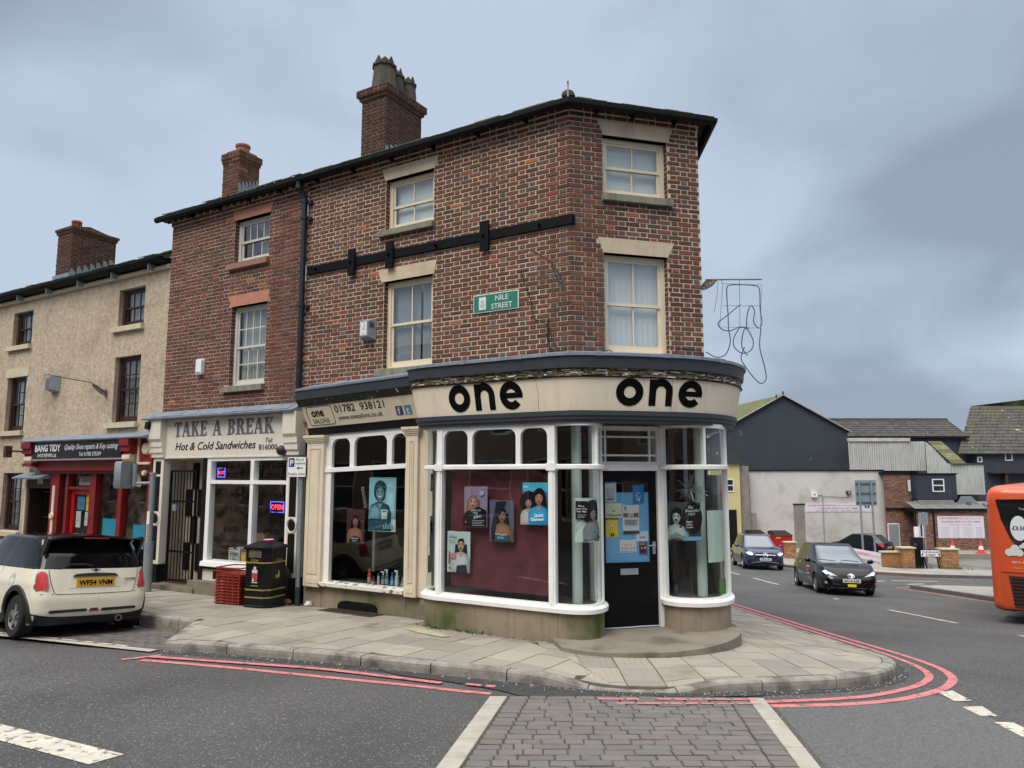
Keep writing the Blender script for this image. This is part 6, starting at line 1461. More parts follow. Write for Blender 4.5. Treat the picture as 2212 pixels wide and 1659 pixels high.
# ================================================================== fittings on the salon walls
ns = thing('street_sign', 'green NILE STREET name plate with crest on the brick wall', 'sign', tuple(FN(1.3, 2.53, .02)))
MB().box(FN, .88, 1.71, 2.53, 2.82, .012, .028).build('plate_border', WHITE, ns)
MB().box(FN, .893, 1.697, 2.543, 2.807, .028, .034).build('plate', mat('sign_green', S(42, 122, 98), .45, .05), ns)
m = MB(); m.box(FN, 1.47, 1.60, 2.575, 2.775, .034, .037, (.78, .78, .78)); m.poly(FN, [(1.49, 2.66), (1.58, 2.66), (1.575, 2.62), (1.535, 2.59), (1.495, 2.62)], .0385, (.5, .5, .52)); m.ellipse(FN, 1.535, 2.70, .035, .03, .0386, (.55, .52, .5)); m.build('crest', PAINTC, ns)
m = MB(); m.text(FN, 'NILE', 1.18, 2.695, .118, .038, -1, 'C', bold=.002, xs=1.05); m.text(FN, 'STREET', 1.18, 2.568, .118, .038, -1, 'C', bold=.002, xs=1.0); m.build('lettering', WL, ns, recalc=False)
al = thing('alarm_box', 'metal alarm box with torn white front on the salon wall', 'alarm box', tuple(FN(3.85, 2.3, .02)))
m = MB(); m.add([FN(3.745, 2.31, 0), FN(3.745, 2.69, 0), FN(4.04, 2.69, 0), FN(4.04, 2.31, 0), FN(3.80, 2.36, .17), FN(3.80, 2.62, .17), FN(3.98, 2.62, .17), FN(3.98, 2.36, .17)], [(0, 1, 5, 4), (2, 3, 7, 6), (1, 2, 6, 5), (0, 4, 7, 3), (4, 5, 6, 7)]); m.build('case', METAL, al)
MB().box(FN, 3.82, 3.97, 2.38, 2.61, .17, .175).build('torn_label', mat('torn_white_label', S(224, 224, 224), .7, .05, stain=S(120, 120, 120), stscale=14, stlo=.62, sthi=.64), al)
for k in range(4):
    a = [FN(3.755 + .01, 2.60 - k * .025, .06), FN(3.79, 2.60 - k * .025, .14)]; MB().tube([p - tN * .008 for p in a], .005, 4).build('vent_slot', BLACKP, al)
def pipe(name, pts, r_, parent): return MB().tube(pts, r_, 10).build(name, GUTTER if parent is None else DPIPE, parent, smooth=True)
DPIPE = mat('black_drainpipe', S(34, 37, 44), .35, .25, 5, .05, 30)
dp = thing('drainpipe', 'black cast-iron drainpipe between the salon and the sandwich shop house', 'drainpipe', tuple(FN(5.525, 1.6, .08)))
MB().tube([FN(5.56, 5.47, .22), FN(5.56, 5.38, .22), FN(5.55, 5.32, .19), FN(5.53, 5.22, .11), FN(5.525, 5.12, .085)], .045, 10).build('swan_neck', DPIPE, dp, smooth=True)
MB().tube([FN(5.525, 5.14, .085), FN(5.525, 3.4, .085), FN(5.525, 1.5, .085)], .05, 12).build('pipe', DPIPE, dp, smooth=True)
for z in (5.36, 5.12, 4.80, 3.12): MB().cyl(FN(5.525 if z < 5.3 else 5.558, z - .035, .085 if z < 5.3 else .21), FN(5.525 if z < 5.3 else 5.558, z + .035, .085 if z < 5.3 else .21), .066, n=12).build('collar', DPIPE, dp, smooth=True)
for z in (5.08, 4.76, 3.08): MB().box(FN, 5.38, 5.47, z - .03, z + .03, .0, .07).build('wall_fixing', DPIPE, dp)
SPK = mat('rusty_bracket', S(120, 110, 100), .6, .25, 12, metal=.3)
def bracket(label, F, u, z, L, flip=1, up_=.12):
    t = thing('light_bracket', label, 'bracket', tuple(F(u, z - .1, .02)), 'festive light brackets')
    pl = [(.02, -.13), (.10, -.12), (.22, -.04), (.34, .07), (.30, .10), (.2, .07), (.08, -.03), (.02, -.05)]
    MB().prism(lambda s, v, l: F(u + l, z + v, s), pl, -.006, .006).build('plate', SPK, t); MB().box(F, u - .03, u + .03, z - .18, z + .0, .0, .02).build('base', SPK, t)
    for s, v, q in ((.08, -.09, .013), (.14, -.05, .01), (.19, -.01, .015), (.25, .03, .011), (.29, .07, .009)): MB().cyl(F(u - .009, z + v, s), F(u + .009, z + v, s), q, n=8).build('star_hole', mat('pale_hole', S(186, 192, 200), .8, .02), t)
    MB().tube([F(u, z - .04, .02), F(u, z + .06, .24), F(u, z + .12, .34), F(u, z + up_, L - .05), F(u, z + up_ - .03, L)], .012, 6).build('rod', SPK, t); return t
bracket('light bracket on the Nile Street brick wall near the salon corner', FN, .14, 2.93, 1.0, up_=.16)
bracket('light bracket on the cream house wall between its windows', FN, 11.82, 1.93, 1.35, up_=.2)
wa = thing('alarm_box', 'grey wedge alarm box on the cream house wall', 'alarm box', tuple(FN(14.0, 2.0, 0)))
m = MB(); m.add([FN(13.82, 2.0, -.01), FN(13.82, 2.4, -.01), FN(14.2, 2.4, -.01), FN(14.2, 2.0, -.01), FN(13.9, 2.06, .18), FN(13.9, 2.36, .18), FN(14.12, 2.36, .18), FN(14.12, 2.06, .18)], [(0, 1, 5, 4), (2, 3, 7, 6), (1, 2, 6, 5), (0, 4, 7, 3), (4, 5, 6, 7)]); m.build('case', METAL, wa); MB().box(FN, 13.93, 14.1, 2.08, 2.3, .18, .186).build('front', mat('blue_grey_front', S(96, 104, 124), .5, .05), wa)
FCAB = mat('black_cable', S(34, 32, 36), .6, .1)
def cable(nm, lb, F, L, r_=.007, g=None):
    for i, pts in enumerate(L):
        P = smooth_path([Vector(F(*q)) for q in pts], 5); MB().tube(P, r_, 5).build(nm, FCAB, label=lb[i], cat='cable', group=g)
Fw = lambda u, z, w=.03: FN(u, z, w)
cable('cable', ['thin cable looping down the salon wall from the light bracket', 'tangled dark cable end bunched low on the salon wall', 'second dark cable dropping beside the bunched cable end'], Fw,
      [[(.62, 2.98, .4), (.66, 2.6), (.62, 2.35), (.45, 2.28), (.36, 2.25), (.37, 2.1), (.34, 1.85), (.28, 1.72)], [(.36, 2.3), (.35, 2.15), (.30, 1.98), (.22, 1.86), (.12, 1.76), (-.02, 1.72, .12)], [(.38, 2.3), (.39, 2.05), (.36, 1.9), (.25, 1.8), (.2, 1.74, .1), (.05, 1.73, .2)]], g='cables on the salon wall')
cable('cable', ['black cable running under the chamfer window to the right corner'], lambda u, z, w=.02: FC(u, z, w), [[(.45, 1.76), (.6, 1.84, -.05), (.8, 1.76, .0), (1.5, 1.74, .05), (1.65, 1.84), (1.7, 1.9), (2.05, 1.88), (2.12, 1.8), (2.25, 1.74, -.1)]])
# hanging festive light frame off the right-hand corner
FX = lambda x, z, w=0.0: Vector((x, 11.5 - w, z))
hf = thing('festive_light_frame', 'wire frame with looping rope lights hanging off the right corner of the salon', 'light frame', tuple(FX(3.4, 2.9)))
MB().prism(FX, [(2.98, 2.92), (3.1, 3.07), (3.28, 3.09), (3.2, 2.99), (3.1, 2.93), (2.98, 2.90)], -.006, .006).build('plate', SPK, hf)
for x, z, q in ((3.05, 2.945, .013), (3.1, 2.99, .012), (3.15, 3.02, .015), (3.19, 3.055, .01), (3.08, 3.03, .008)): MB().cyl(FX(x, z, .009), FX(x, z, -.009), q, n=8).build('star_hole', MATS['pale_hole'], hf)
MB().tube([FX(2.98, 2.94), FX(3.1, 3.085), FX(3.98, 3.09)], .013, 6).build('rod', SPK, hf)
WIRE = mat('grey_wire', S(96, 96, 104), .5, .1)
for P in ([(3.33, 3.08), (3.35, 3.0), (3.28, 2.32), (3.92, 2.30), (3.97, 3.0), (3.35, 3.02)], [(3.34, 2.66), (3.94, 2.66)], [(3.62, 3.08), (3.60, 2.32)], [(3.28, 3.07), (3.25, 2.8), (3.2, 2.55)]): MB().tube([FX(*p) for p in P], .004, 4).build('frame_wire', WIRE, hf)
ROPE = mat('rope_light', S(86, 84, 98), .45, .1)
for P in ([(3.42, 2.5), (3.41, 2.8), (3.42, 2.96), (3.5, 3.0), (3.85, 2.99), (3.93, 2.92), (3.93, 2.6), (3.95, 2.4), (3.9, 2.3), (3.82, 2.4), (3.84, 2.58), (3.78, 2.66), (3.72, 2.5), (3.7, 2.28)],
          [(3.42, 2.55), (3.42, 2.3), (3.44, 2.1), (3.40, 1.95), (3.33, 1.86), (3.2, 1.84), (3.05, 1.92)],
          [(3.62, 2.68), (3.4, 2.5), (3.26, 2.38), (3.32, 2.28), (3.45, 2.26), (3.6, 2.32), (3.75, 2.3)],
          [(3.6, 2.32), (3.5, 2.15), (3.5, 2.0), (3.62, 1.9), (3.76, 1.95), (3.8, 2.1), (3.7, 2.3), (3.64, 2.2), (3.62, 2.0), (3.7, 1.86)],
          [(3.93, 2.3), (3.9, 2.0), (3.96, 1.7), (3.98, 1.5), (3.9, 1.42), (3.8, 1.5), (3.68, 1.66), (3.6, 1.82), (3.66, 2.0)]):
    MB().tube(smooth_path([FX(*p) for p in P], 6), .0085, 5).build('rope_light', ROPE, hf, smooth=True)

# ================================================================== street furniture on the pavement
bx, by = -4.22, 12.98; bz = PH(bx, by)
lb_ = thing('litter_bin', 'black octagonal litter bin with gold bands outside the sandwich shop', 'litter bin', (bx, by, bz))
BINB = mat('black_bin_plastic', S(16, 16, 18), .42, .15, 6, .06, 60, spec=.3)
GOLD = mat('gold_band', S(150, 134, 70), .5, .15, 8)
bt_, bn_ = Vector((.93, -.36, 0)).normalized(), Vector((-.36, -.93, 0)).normalized()
FBN = lambda u, v, w=0.0: Vector((bx, by, bz)) + bt_ * u + bn_ * w + Vector((0, 0, v))
def octa(h, ch, z): return [FBN(a, z, b) for a, b in ((-h + ch, h), (h - ch, h), (h, h - ch), (h, -h + ch), (h - ch, -h), (-h + ch, -h), (-h, -h + ch), (-h, h - ch))]
def octloft(L, cap=True):
    m = MB(); vs = [p for h, c_, z in L for p in octa(h, c_, z)]
    m.add(vs, [(j * 8 + i, j * 8 + (i + 1) % 8, j * 8 + 8 + (i + 1) % 8, j * 8 + 8 + i) for j in range(len(L) - 1) for i in range(8)] + ([tuple(range(8)), tuple(range((len(L) - 1) * 8, len(L) * 8))] if cap else [])); return m
octloft([(.28, .09, 0), (.28, .09, .05), (.27, .09, .06), (.27, .09, .80), (.275, .09, .81), (.275, .09, .98)]).build('body', BINB, lb_)
octloft([(.305, .09, .98), (.305, .09, 1.01), (.16, .06, 1.08), (.10, .05, 1.09)]).build('lid', BINB, lb_)
for z in (.175, .30, .745): octloft([(.273, .09, z), (.273, .09, z + .022)], False).build('gold_band', GOLD, lb_)
for (F, s) in ((lambda u, v, w=0.0: FBN(u, v, .276 + w), 1), (lambda u, v, w=0.0: FBN(.276 + w, v, -u), 1)):
    MB().prism(F, [(-.13, .84), (.13, .84), (.13, .95), (.11, .97), (-.13, .97)], .0, .006).build('aperture', mat('dim_aperture', S(90, 82, 74), .8, .3, 9) if F(0, 0).y < FBN(0, 0).y - .25 else BLACKP, lb_)
    m = MB(); m.text(F, 'Litter', 0, .775, .075, .004, 1, 'C', bold=.008); m.build('lettering', GOLD, lb_, recalc=False)
F = lambda u, v, w=0.0: FBN(u, v, .271 + w)
m = MB(); m.poly(F, [(-.06, .50), (.06, .50), (.06, .58), (-.06, .58)], .003, S(190, 60, 66)); m.rect(F, -.055, .055, .585, .64, .003, (.6, .6, .62)); m.rect(F, -.05, -.01, .45, .495, .003, (.65, .65, .66)); m.rect(F, .01, .05, .45, .495, .003, S(190, 80, 84)); m.rect(F, -.06, .06, .425, .44, .003, (.6, .6, .62)); m.ellipse(F, 0, .665, .03, .03, .003, (.55, .55, .56)); m.rect(F, -.075, .075, .37, .385, .003, S(150, 134, 70)); m.build('crest', PAINTC, lb_, recalc=False)
F = lambda u, v, w=0.0: FBN(.271 + w, v, -u)
m = MB(); m.ellipse(F, .0, .6, .018, .018, .003, S(190, 170, 80)); m.poly(F, [(-.02, .5), (.025, .5), (.02, .58), (-.01, .58)], .003, S(190, 170, 80)); m.rect(F, -.07, -.03, .49, .55, .003, S(190, 170, 80)); m.build('tidyman_mark', PAINTC, lb_, recalc=False)
m = MB(); q = FBN(.06, 1.09, .02); m.cyl(q, q + Vector((0, 0, .03)), .075, .085, 14, col=S(214, 40, 150)); m.cyl(q + Vector((0, 0, .03)), q + Vector((0, 0, .036)), .088, n=14, col=S(226, 206, 214)); m.build('takeaway_tub', PAINTC, label='pink and white food tub left on top of the litter bin', cat='tub')
# bread trays
TRAY = mat('red_tray_plastic', S(146, 50, 42), .5, .12, 8, stain=S(110, 38, 33), stscale=9, stlo=.55, sthi=.7)
tx, ty = -4.80, 13.25; tz = PH(tx, ty)
FTR = lambda u, v, w=0.0: Vector((tx, ty, tz)) + bt_ * u + bn_ * w + Vector((0, 0, v))
for k in range(11):
    z = .01 + k * .05; top = k == 10; h = .13 if top else .047
    ordn = ('bottom', 'second', 'third', 'fourth', 'fifth', 'sixth', 'seventh', 'eighth', 'ninth', 'tenth', 'top')[k]
    t = thing('bread_tray', ('red slatted bread tray at the top of its stack, basket side showing' if top else 'red plastic bread tray, %s from the bottom of the stack' % (ordn if k else 'lowest')) if k else 'red plastic bread tray lowest in the stack beside the bin', 'tray', tuple(FTR(0, z, 0)), 'red bread trays')
    m = MB(); a, b = .27, .23; o = R.uniform(-.006, .006)
    for s in (-1, 1): m.box(FTR, -a + o, a + o, z + .03 if not top else z + h - .02, z + h, s * b - .008, s * b + .008); m.box(FTR, s * a - .008 + o, s * a + .008 + o, z + .03 if not top else z + h - .02, z + h, -b + .009, b - .009)
    m.build('rim', TRAY, t); MB().box(FTR, -a + .012 + o, a - .012 + o, z, z + .012, -b + .012, b - .012).build('base', TRAY, t)
    if top:
        for i in range(13):
            u = -a + .02 + i * .041; MB().box(FTR, u, u + .012, z + .012, z + h - .02, b - .006, b + .006).build('slat', TRAY, t)
    else:
        for i in range(5): u = -a + .03 + i * .12; MB().box(FTR, u, u + .02, z + .012, z + .03, b - .006, b + .006).build('peg', TRAY, t)
# parking sign on its post
px, py = -3.72, 13.19; pz = PH(px, py)
ps = thing('parking_sign', 'grey post with white pay at machine parking sign beside the salon', 'sign', (px, py, pz))
GREYPOST = mat('grey_post', S(138, 146, 152), .5, .1, 5, metal=.2)
MB().cyl((px, py, pz - .05), (px, py, .33), .042, n=14).build('post', GREYPOST, ps, smooth=True); MB().cyl((px, py, pz - .02), (px, py, pz + .32), .047, n=14).build('post_sleeve', mat('dark_sleeve', S(52, 54, 58), .7, .3, 20), ps, smooth=True)
st_, sn_ = Vector((.985, -.17, 0)), Vector((-.17, -.985, 0))
FSG = lambda u, v, w=0.0: Vector((px - .06, py, 0)) + st_ * u + sn_ * (w + .05) + Vector((0, 0, v))
MB().box(FSG, -.175, .175, -.04, .32, 0, .012).build('plate_edge', INK, ps); MB().box(FSG, -.167, .167, -.032, .312, .012, .015).build('plate', WHITE, ps)
m = MB(); m.box(FSG, -.15, -.045, .14, .295, .015, .018, S(28, 70, 150)); m.text(FSG, 'P', -.098, .165, .14, .021, 1, 'C', bold=.02, col=(.85, .85, .87)); m.text(FSG, 'Pay at', .055, .25, .062, .018, 1, 'C', col=(.02, .02, .02)); m.text(FSG, 'machine', .06, .185, .062, .018, 1, 'C', col=(.02, .02, .02), xs=.95); m.text(FSG, 'Display ticket', 0, .0, .06, .018, 1, 'C', col=(.02, .02, .02), xs=.95)
m.rect(FSG, .03, .12, .115, .127, .018, (.02, .02, .02)); m.poly(FSG, [(.0, .121), (.045, .155), (.035, .121), (.045, .087)], .0183, (.02, .02, .02)); m.build('sign_print', PAINTC, ps, recalc=False)
for z in (.05, .24): MB().cyl((px, py, z - .015), (px, py, z + .015), .05, n=12).build('clip', METAL, ps)
# illuminated sign post on the left
lx, ly = -7.05, 14.66; lz = PH(lx, ly)
lp = thing('sign_post', 'thick grey post with side-on lit sign box in front of the shoe shop', 'sign post', (lx, ly, lz))
MB().cyl((lx, ly, lz), (lx, ly, lz + .95), .085, n=16).build('base_column', GREYPOST, lp, smooth=True); MB().cyl((lx, ly, lz + .95), (lx, ly, .0), .055, n=16).build('shaft', GREYPOST, lp, smooth=True)
MB().cyl((lx, ly, .0), (lx, ly, .05), .065, n=14).build('cap', GREYPOST, lp)
MB().tube([(lx, ly, -.16), (lx - .2, ly - .05, -.16), (lx - .34, ly - .09, -.16)], .03, 8).build('arm', GREYPOST, lp); MB().cyl((lx - .32, ly - .08, -.22), (lx - .32, ly - .08, .22), .045, n=10).build('bracket_tube', GREYPOST, lp, smooth=True)
FLB = frame(Vector((lx - .50, ly - .12, 0)), Vector((-.35, -.94, 0)), Vector((-.94, .35, 0)))
m = MB(); m.prism(FLB, [(-.15, -.26), (-.18, -.22), (-.18, .22), (-.15, .26), (.15, .26), (.18, .22), (.18, -.22), (.15, -.26)], -.1, .07); m.build('sign_box', GREYPOST, lp, smooth=True)
m = MB(); m.prism(FLB, [(-.14, -.22), (-.14, .22), (.14, .22), (.14, -.22)], .07, .078); m.build('sign_face', mat('blue_sign_face', S(110, 150, 196), .3, .1), lp)
MB().box(frame(Vector((lx, ly, 0)), tN, nN), -.05, .03, -.95, -.7, .05, .06).build('sticker', WHITE, lp)
# bollard, dark sack, litter
m = MB(); q = FN(9.83, -2.14, .22); m.box(lambda u, v, w: q + tN * u + nN * w + Vector((0, 0, v)), -.12, .12, 0, .55, -.12, .12); m.box(lambda u, v, w: q + tN * u + nN * w + Vector((0, 0, v)), -.1, .1, .55, .62, -.1, .1); m.build('black_bollard', BLACKP, label='squat black bollard at the foot of the white pilaster', cat='bollard')
sk = Vector((-3.95, 13.52, PH(-3.95, 13.5))); m = MB(); r = random.Random(6)
rings = []
for j, (a, z) in enumerate(((.2, 0), (.24, .1), (.23, .3), (.21, .5), (.17, .62), (.08, .68))):
    rings += [sk + Vector((a * math.cos(i * .524) * 1.0 + r.uniform(-.02, .02), a * .7 * math.sin(i * .524) + r.uniform(-.02, .02), z)) for i in range(12)]
m.add(rings, [(j * 12 + i, j * 12 + (i + 1) % 12, j * 12 + 12 + (i + 1) % 12, j * 12 + 12 + i) for j in range(5) for i in range(12)] + [tuple(range(60, 72))])
m.build('dark_sack', mat('dark_brown_sack', S(58, 46, 42), .85, .25, 9, .3, 30), label='dark brown sack slumped between the bin and the salon pilaster', cat='sack', smooth=True)
for lb, x, y, s, c in (('crumpled white paper lying at the foot of the parking post', -3.5, 13.12, .07, S(220, 220, 216)), ('brown paper bag scrap behind the parking post', -3.9, 13.2, .08, S(120, 92, 66))):
    m = MB(); r = random.Random(int(s * 1000)); m.ball((x, y, PH(x, y) + s * .6), s, s * .8, s * .7, 9, 6); m.v = [v + Vector((r.uniform(-.02, .02), r.uniform(-.02, .02), r.uniform(-.015, .015))) for v in m.v]; m.build('paper_litter', mat('litter_%d' % int(s * 1000), c, .8, .1), label=lb, cat='litter')
m = MB(); q = lambda x, y: (x, y, PH(x, y) + .012 + .006 * math.sin(9 * x + 7 * y)); P = [(-1.52, 10.9), (-1.3, 10.62), (-.95, 10.3), (-.82, 10.36), (-1.05, 10.62), (-1.2, 10.86), (-1.38, 11.0)]
m.add([q(*p_) for p_ in P], [tuple(range(7))]); m.build('cardboard_scrap', mat('dirty_cardboard', S(178, 168, 140), .9, .15, 12), label='flattened pale card lying on the flags below the bay plinth', cat='litter', recalc=False)
GR = thing('cellar_grille', 'rusty iron cellar grille in the pavement under the left salon window', 'grille', tuple(FN(3.95, PH(*xyN(3.95, .3)), .3)))
FGR = lambda u, v, w=0.0: (lambda b: Vector((b.x, b.y, PH(b.x, b.y) + .008 + v)))(FN(u, 0, w))
m = MB(); m.box(FGR, 3.35, 4.5, 0, .012, .12, .14); m.box(FGR, 3.35, 4.5, 0, .012, .44, .46); m.box(FGR, 3.35, 3.38, 0, .012, .14, .44); m.box(FGR, 4.47, 4.5, 0, .012, .14, .44); m.build('grille_frame', mat('rusty_iron', S(84, 72, 60), .85, .3, 15, .3, 60), GR)
for k in range(12): u = 3.43 + k * .09; MB().box(FGR, u, u + .028, .001, .013, .14, .44).build('bar', MATS['rusty_iron'], GR)
MB().box(FGR, 3.37, 4.48, -.004, -.001, .13, .45).build('pit', BLACKP, GR)
# weeds along the foot of the plinth
WEED = mat('weed_leaf', S(84, 104, 44), .8, .4, 30)
m = MB(); r = random.Random(5); fp = path_frame(offset_path(SP, -.03))
def blade(p, h):
    a = r.uniform(0, 6.28); l = Vector((math.cos(a), math.sin(a), 0)); s = Vector((-l.y, l.x, 0)) * h * .22
    m.add([p - s * .4, p + s * .4, p + l * h * .5 + s + Vector((0, 0, h * .6)), p + l * h + Vector((0, 0, h * .7)), p + l * h * .5 - s + Vector((0, 0, h * .6))], [(0, 1, 2, 3, 4)])
for i in range(240):
    u = min(3.9, abs(r.gauss(1.7, 1.1))); q = fp(u, 0, abs(r.gauss(0, .05))); blade(Vector((q.x, q.y, PH(q.x, q.y) + .003)), r.uniform(.01, .035) * (1.8 if .5 < u < 1.6 else 1))
for i in range(70): q = FN(r.uniform(2.4, 5.2), 0, .1 + abs(r.gauss(0, .03))); blade(Vector((q.x, q.y, PH(q.x, q.y) + .003)), r.uniform(.01, .03))
m.build('weeds', WEED, kind='stuff', recalc=False)
# ================================================================== vehicles
RUBBER = mat('tyre_rubber', S(30, 30, 31), .85, .15, 20)
ALLOY = mat('alloy_wheel', S(150, 150, 150), .35, .1, 9, metal=.6)
CARGL = mat('dark_car_glass', S(10, 12, 13), .05, .05, spec=.35)
BPLAST = mat('black_trim_plastic', S(30, 31, 34), .6, .12, 10)
CHROME = mat('car_chrome', S(210, 212, 214), .15, .03, metal=.9)
LAMPON = mat('lit_headlamp', S(250, 250, 255), .2, .02, emit=(.95, .97, 1), estr=1.6)
def ringpt(a, w, y0, y1, n):
    # a runs 0..2pi round the outline, spread evenly along sides and ends of the rounded rectangle
    t = (a / (2 * math.pi) * 100) % 100
    if t < 34: px, py = 1, -1 + 2 * t / 34
    elif t < 50: px, py = 1 - 2 * (t - 34) / 16, 1
    elif t < 84: px, py = -1, 1 - 2 * (t - 50) / 34
    else: px, py = -1 + 2 * (t - 84) / 16, -1
    k = (abs(px) ** n + abs(py) ** n) ** (-1 / n)
    return (w * px * k, (y0 + y1) / 2 + (y1 - y0) / 2 * py * k)
def lerp_tab(T, t):
    for (a, x), (b, y) in zip(T, T[1:]):
        if t <= b: return x + (y - x) * max(0, (t - a)) / (b - a)
    return T[-1][1]
class Car:
    def __init__(s, name, label, P, pos, head, cat='car', hf=HR):
        s.P = P; s.t = thing(name, label, cat); BASE[s.t] = Vector((0, 0, 0))
        f = Vector((head[0], head[1], 0)).normalized(); r_ = Vector((f.y, -f.x, 0))
        g = lambda a, b: Vector((pos[0] + r_.x * a + f.x * b, pos[1] + r_.y * a + f.y * b, 0))
        z = lambda v: hf(v.x, v.y)
        pf, pb, pr, pl = g(0, 1.2), g(0, -1.2), g(.7, 0), g(-.7, 0)
        yv = (Vector((pf.x, pf.y, z(pf))) - Vector((pb.x, pb.y, z(pb)))).normalized(); xv = (Vector((pr.x, pr.y, z(pr))) - Vector((pl.x, pl.y, z(pl)))).normalized()
        zv = xv.cross(yv).normalized(); xv = yv.cross(zv)
        M = Matrix((xv, yv, zv)).transposed().to_4x4(); M.translation = Vector((pos[0], pos[1], (z(pr) + z(pl) + z(pf) + z(pb)) / 4)); s.t.matrix_world = M
    def ztop(s, y): return lerp_tab(s.P['top'], y)
    def lv(s, z, y): return max(0, min(1, (z - s.P['zb']) / (s.ztop(y) - s.P['zb'])))
    def rear(s, x, z, off=0.0, front=False):
        P = s.P; y = P['yf'][0][1] if front else P['yr'][0][1]
        for _ in range(3):
            t = s.lv(z, y); y0, y1, w = lerp_tab(P['yr'], t), lerp_tab(P['yf'], t), lerp_tab(P['w'], t); n = P['n']
            k = (1 - min(.999, abs(x) / w) ** n) ** (1 / n); y = (y0 + y1) / 2 + (y1 - y0) / 2 * (k if front else -k)
        return Vector((x, y + (off if front else -off), z))
    def side(s, y, z, off=0.0, sg=1):
        P = s.P; t = s.lv(z, y); y0, y1, w = lerp_tab(P['yr'], t), lerp_tab(P['yf'], t), lerp_tab(P['w'], t); n = P['n']
        k = (1 - min(.999, abs(y - (y0 + y1) / 2) / ((y1 - y0) / 2)) ** n) ** (1 / n)
        return Vector((sg * (w * k + off), y, z))
    def patch(s, name, fn, pts, mt, off=.006, thick=.02, parent=None):
        """surface-hugging piece: outline in surface coordinates, fanned from its centre"""
        c = (sum(p[0] for p in pts) / len(pts), sum(p[1] for p in pts) / len(pts)); n = len(pts); m = MB()
        mid = [((p[0] + c[0]) / 2, (p[1] + c[1]) / 2) for p in pts]
        vs = [fn(*c, off)] + [fn(*p, off) for p in mid] + [fn(*p, off) for p in pts] + [fn(*p, -thick) for p in pts]
        fs = [(0, 1 + i, 1 + (i + 1) % n) for i in range(n)] + [(1 + i, 1 + n + i, 1 + n + (i + 1) % n, 1 + (i + 1) % n) for i in range(n)] + [(1 + n + i, 1 + 2 * n + i, 1 + 2 * n + (i + 1) % n, 1 + n + (i + 1) % n) for i in range(n)]
        m.add(vs, fs); return m.build(name, mt, parent or s.t, smooth=True)
    def body(s, paint, A=140, T=16):
        P = s.P; zb = P['zb']; V = []; rings = []
        for j in range(T + 1):
            t = j / T; ring = []
            for i in range(A):
                x, y = ringpt(2 * math.pi * i / A, lerp_tab(P['w'], t), lerp_tab(P['yr'], t), lerp_tab(P['yf'], t), P['n'])
                ring.append(Vector((x, y, zb + t * (s.ztop(y) - zb))))
            rings.append(ring)
        for k in (.93, .8, .6, .4, .2, .04):
            ring = []
            for v in rings[T]:
                yc = (lerp_tab(P['yr'], 1) + lerp_tab(P['yf'], 1)) / 2; y = yc + (v.y - yc) * k
                ring.append(Vector((v.x * k, y, s.ztop(y) + P.get('crown', .05) * (1 - k * k))))
            rings.append(ring)
        V = [v for g in rings for v in g]; n = len(rings)
        F = [(j * A + i, j * A + (i + 1) % A, (j + 1) * A + (i + 1) % A, (j + 1) * A + i) for j in range(n - 1) for i in range(A)]
        def ins(v): return any(abs(v.x) > P['W'] * .55 and (v.y - ya) ** 2 + (v.z - P['wr'] - .01) ** 2 < P['ra'] ** 2 for ya in P['ax'])
        I = [ins(v) for v in V]; F = [f for f in F if not all(I[i] for i in f)]
        for i, v in enumerate(V):
            if I[i]:
                ya = min(P['ax'], key=lambda a: abs(a - v.y)); d = Vector((v.y - ya, v.z - P['wr'] - .01)); d = d.normalized() * P['ra']; V[i] = Vector((v.x, ya + d.x, P['wr'] + .01 + d.y))
        m = MB(); m.v = V; m.f = [list(f) for f in F]; m.c = [None] * len(F); s.bodyobj = m.build('body', paint, s.t, smooth=True)
        u = MB(); yc0, yc1 = lerp_tab(P['yr'], .2) + .12, lerp_tab(P['yf'], .2) - .12; u.box(FW, -P['W'] + .2, P['W'] - .2, yc0, yc1, zb - .02, zb + .45); u.build('underbody', BPLAST, s.t)
    def house(s, paint, glass, A=180, T=14):
        P = s.P; G = P['gh']; rings = []
        for j in range(T + 1):
            t = j / T; ring = []
            for i in range(A):
                x, y = ringpt(2 * math.pi * (i + .5) / A, lerp_tab(G['w'], t), lerp_tab(G['yr'], t), lerp_tab(G['yf'], t), G['n'])
                zb2 = s.ztop(y) - .03; ring.append(Vector((x, y, zb2 + t * (lerp_tab(G['roof'], y) - zb2))))
            rings.append(ring)
        for k in (.92, .75, .5, .25, .03):
            yc = (lerp_tab(G['yr'], 1) + lerp_tab(G['yf'], 1)) / 2
            rings.append([Vector((v.x * k, yc + (v.y - yc) * k, lerp_tab(G['roof'], yc + (v.y - yc) * k) + G.get('crown', .04) * (1 - k * k))) for v in rings[T]])
        V = [v for g in rings for v in g]; shell, gl_ = MB(), {}
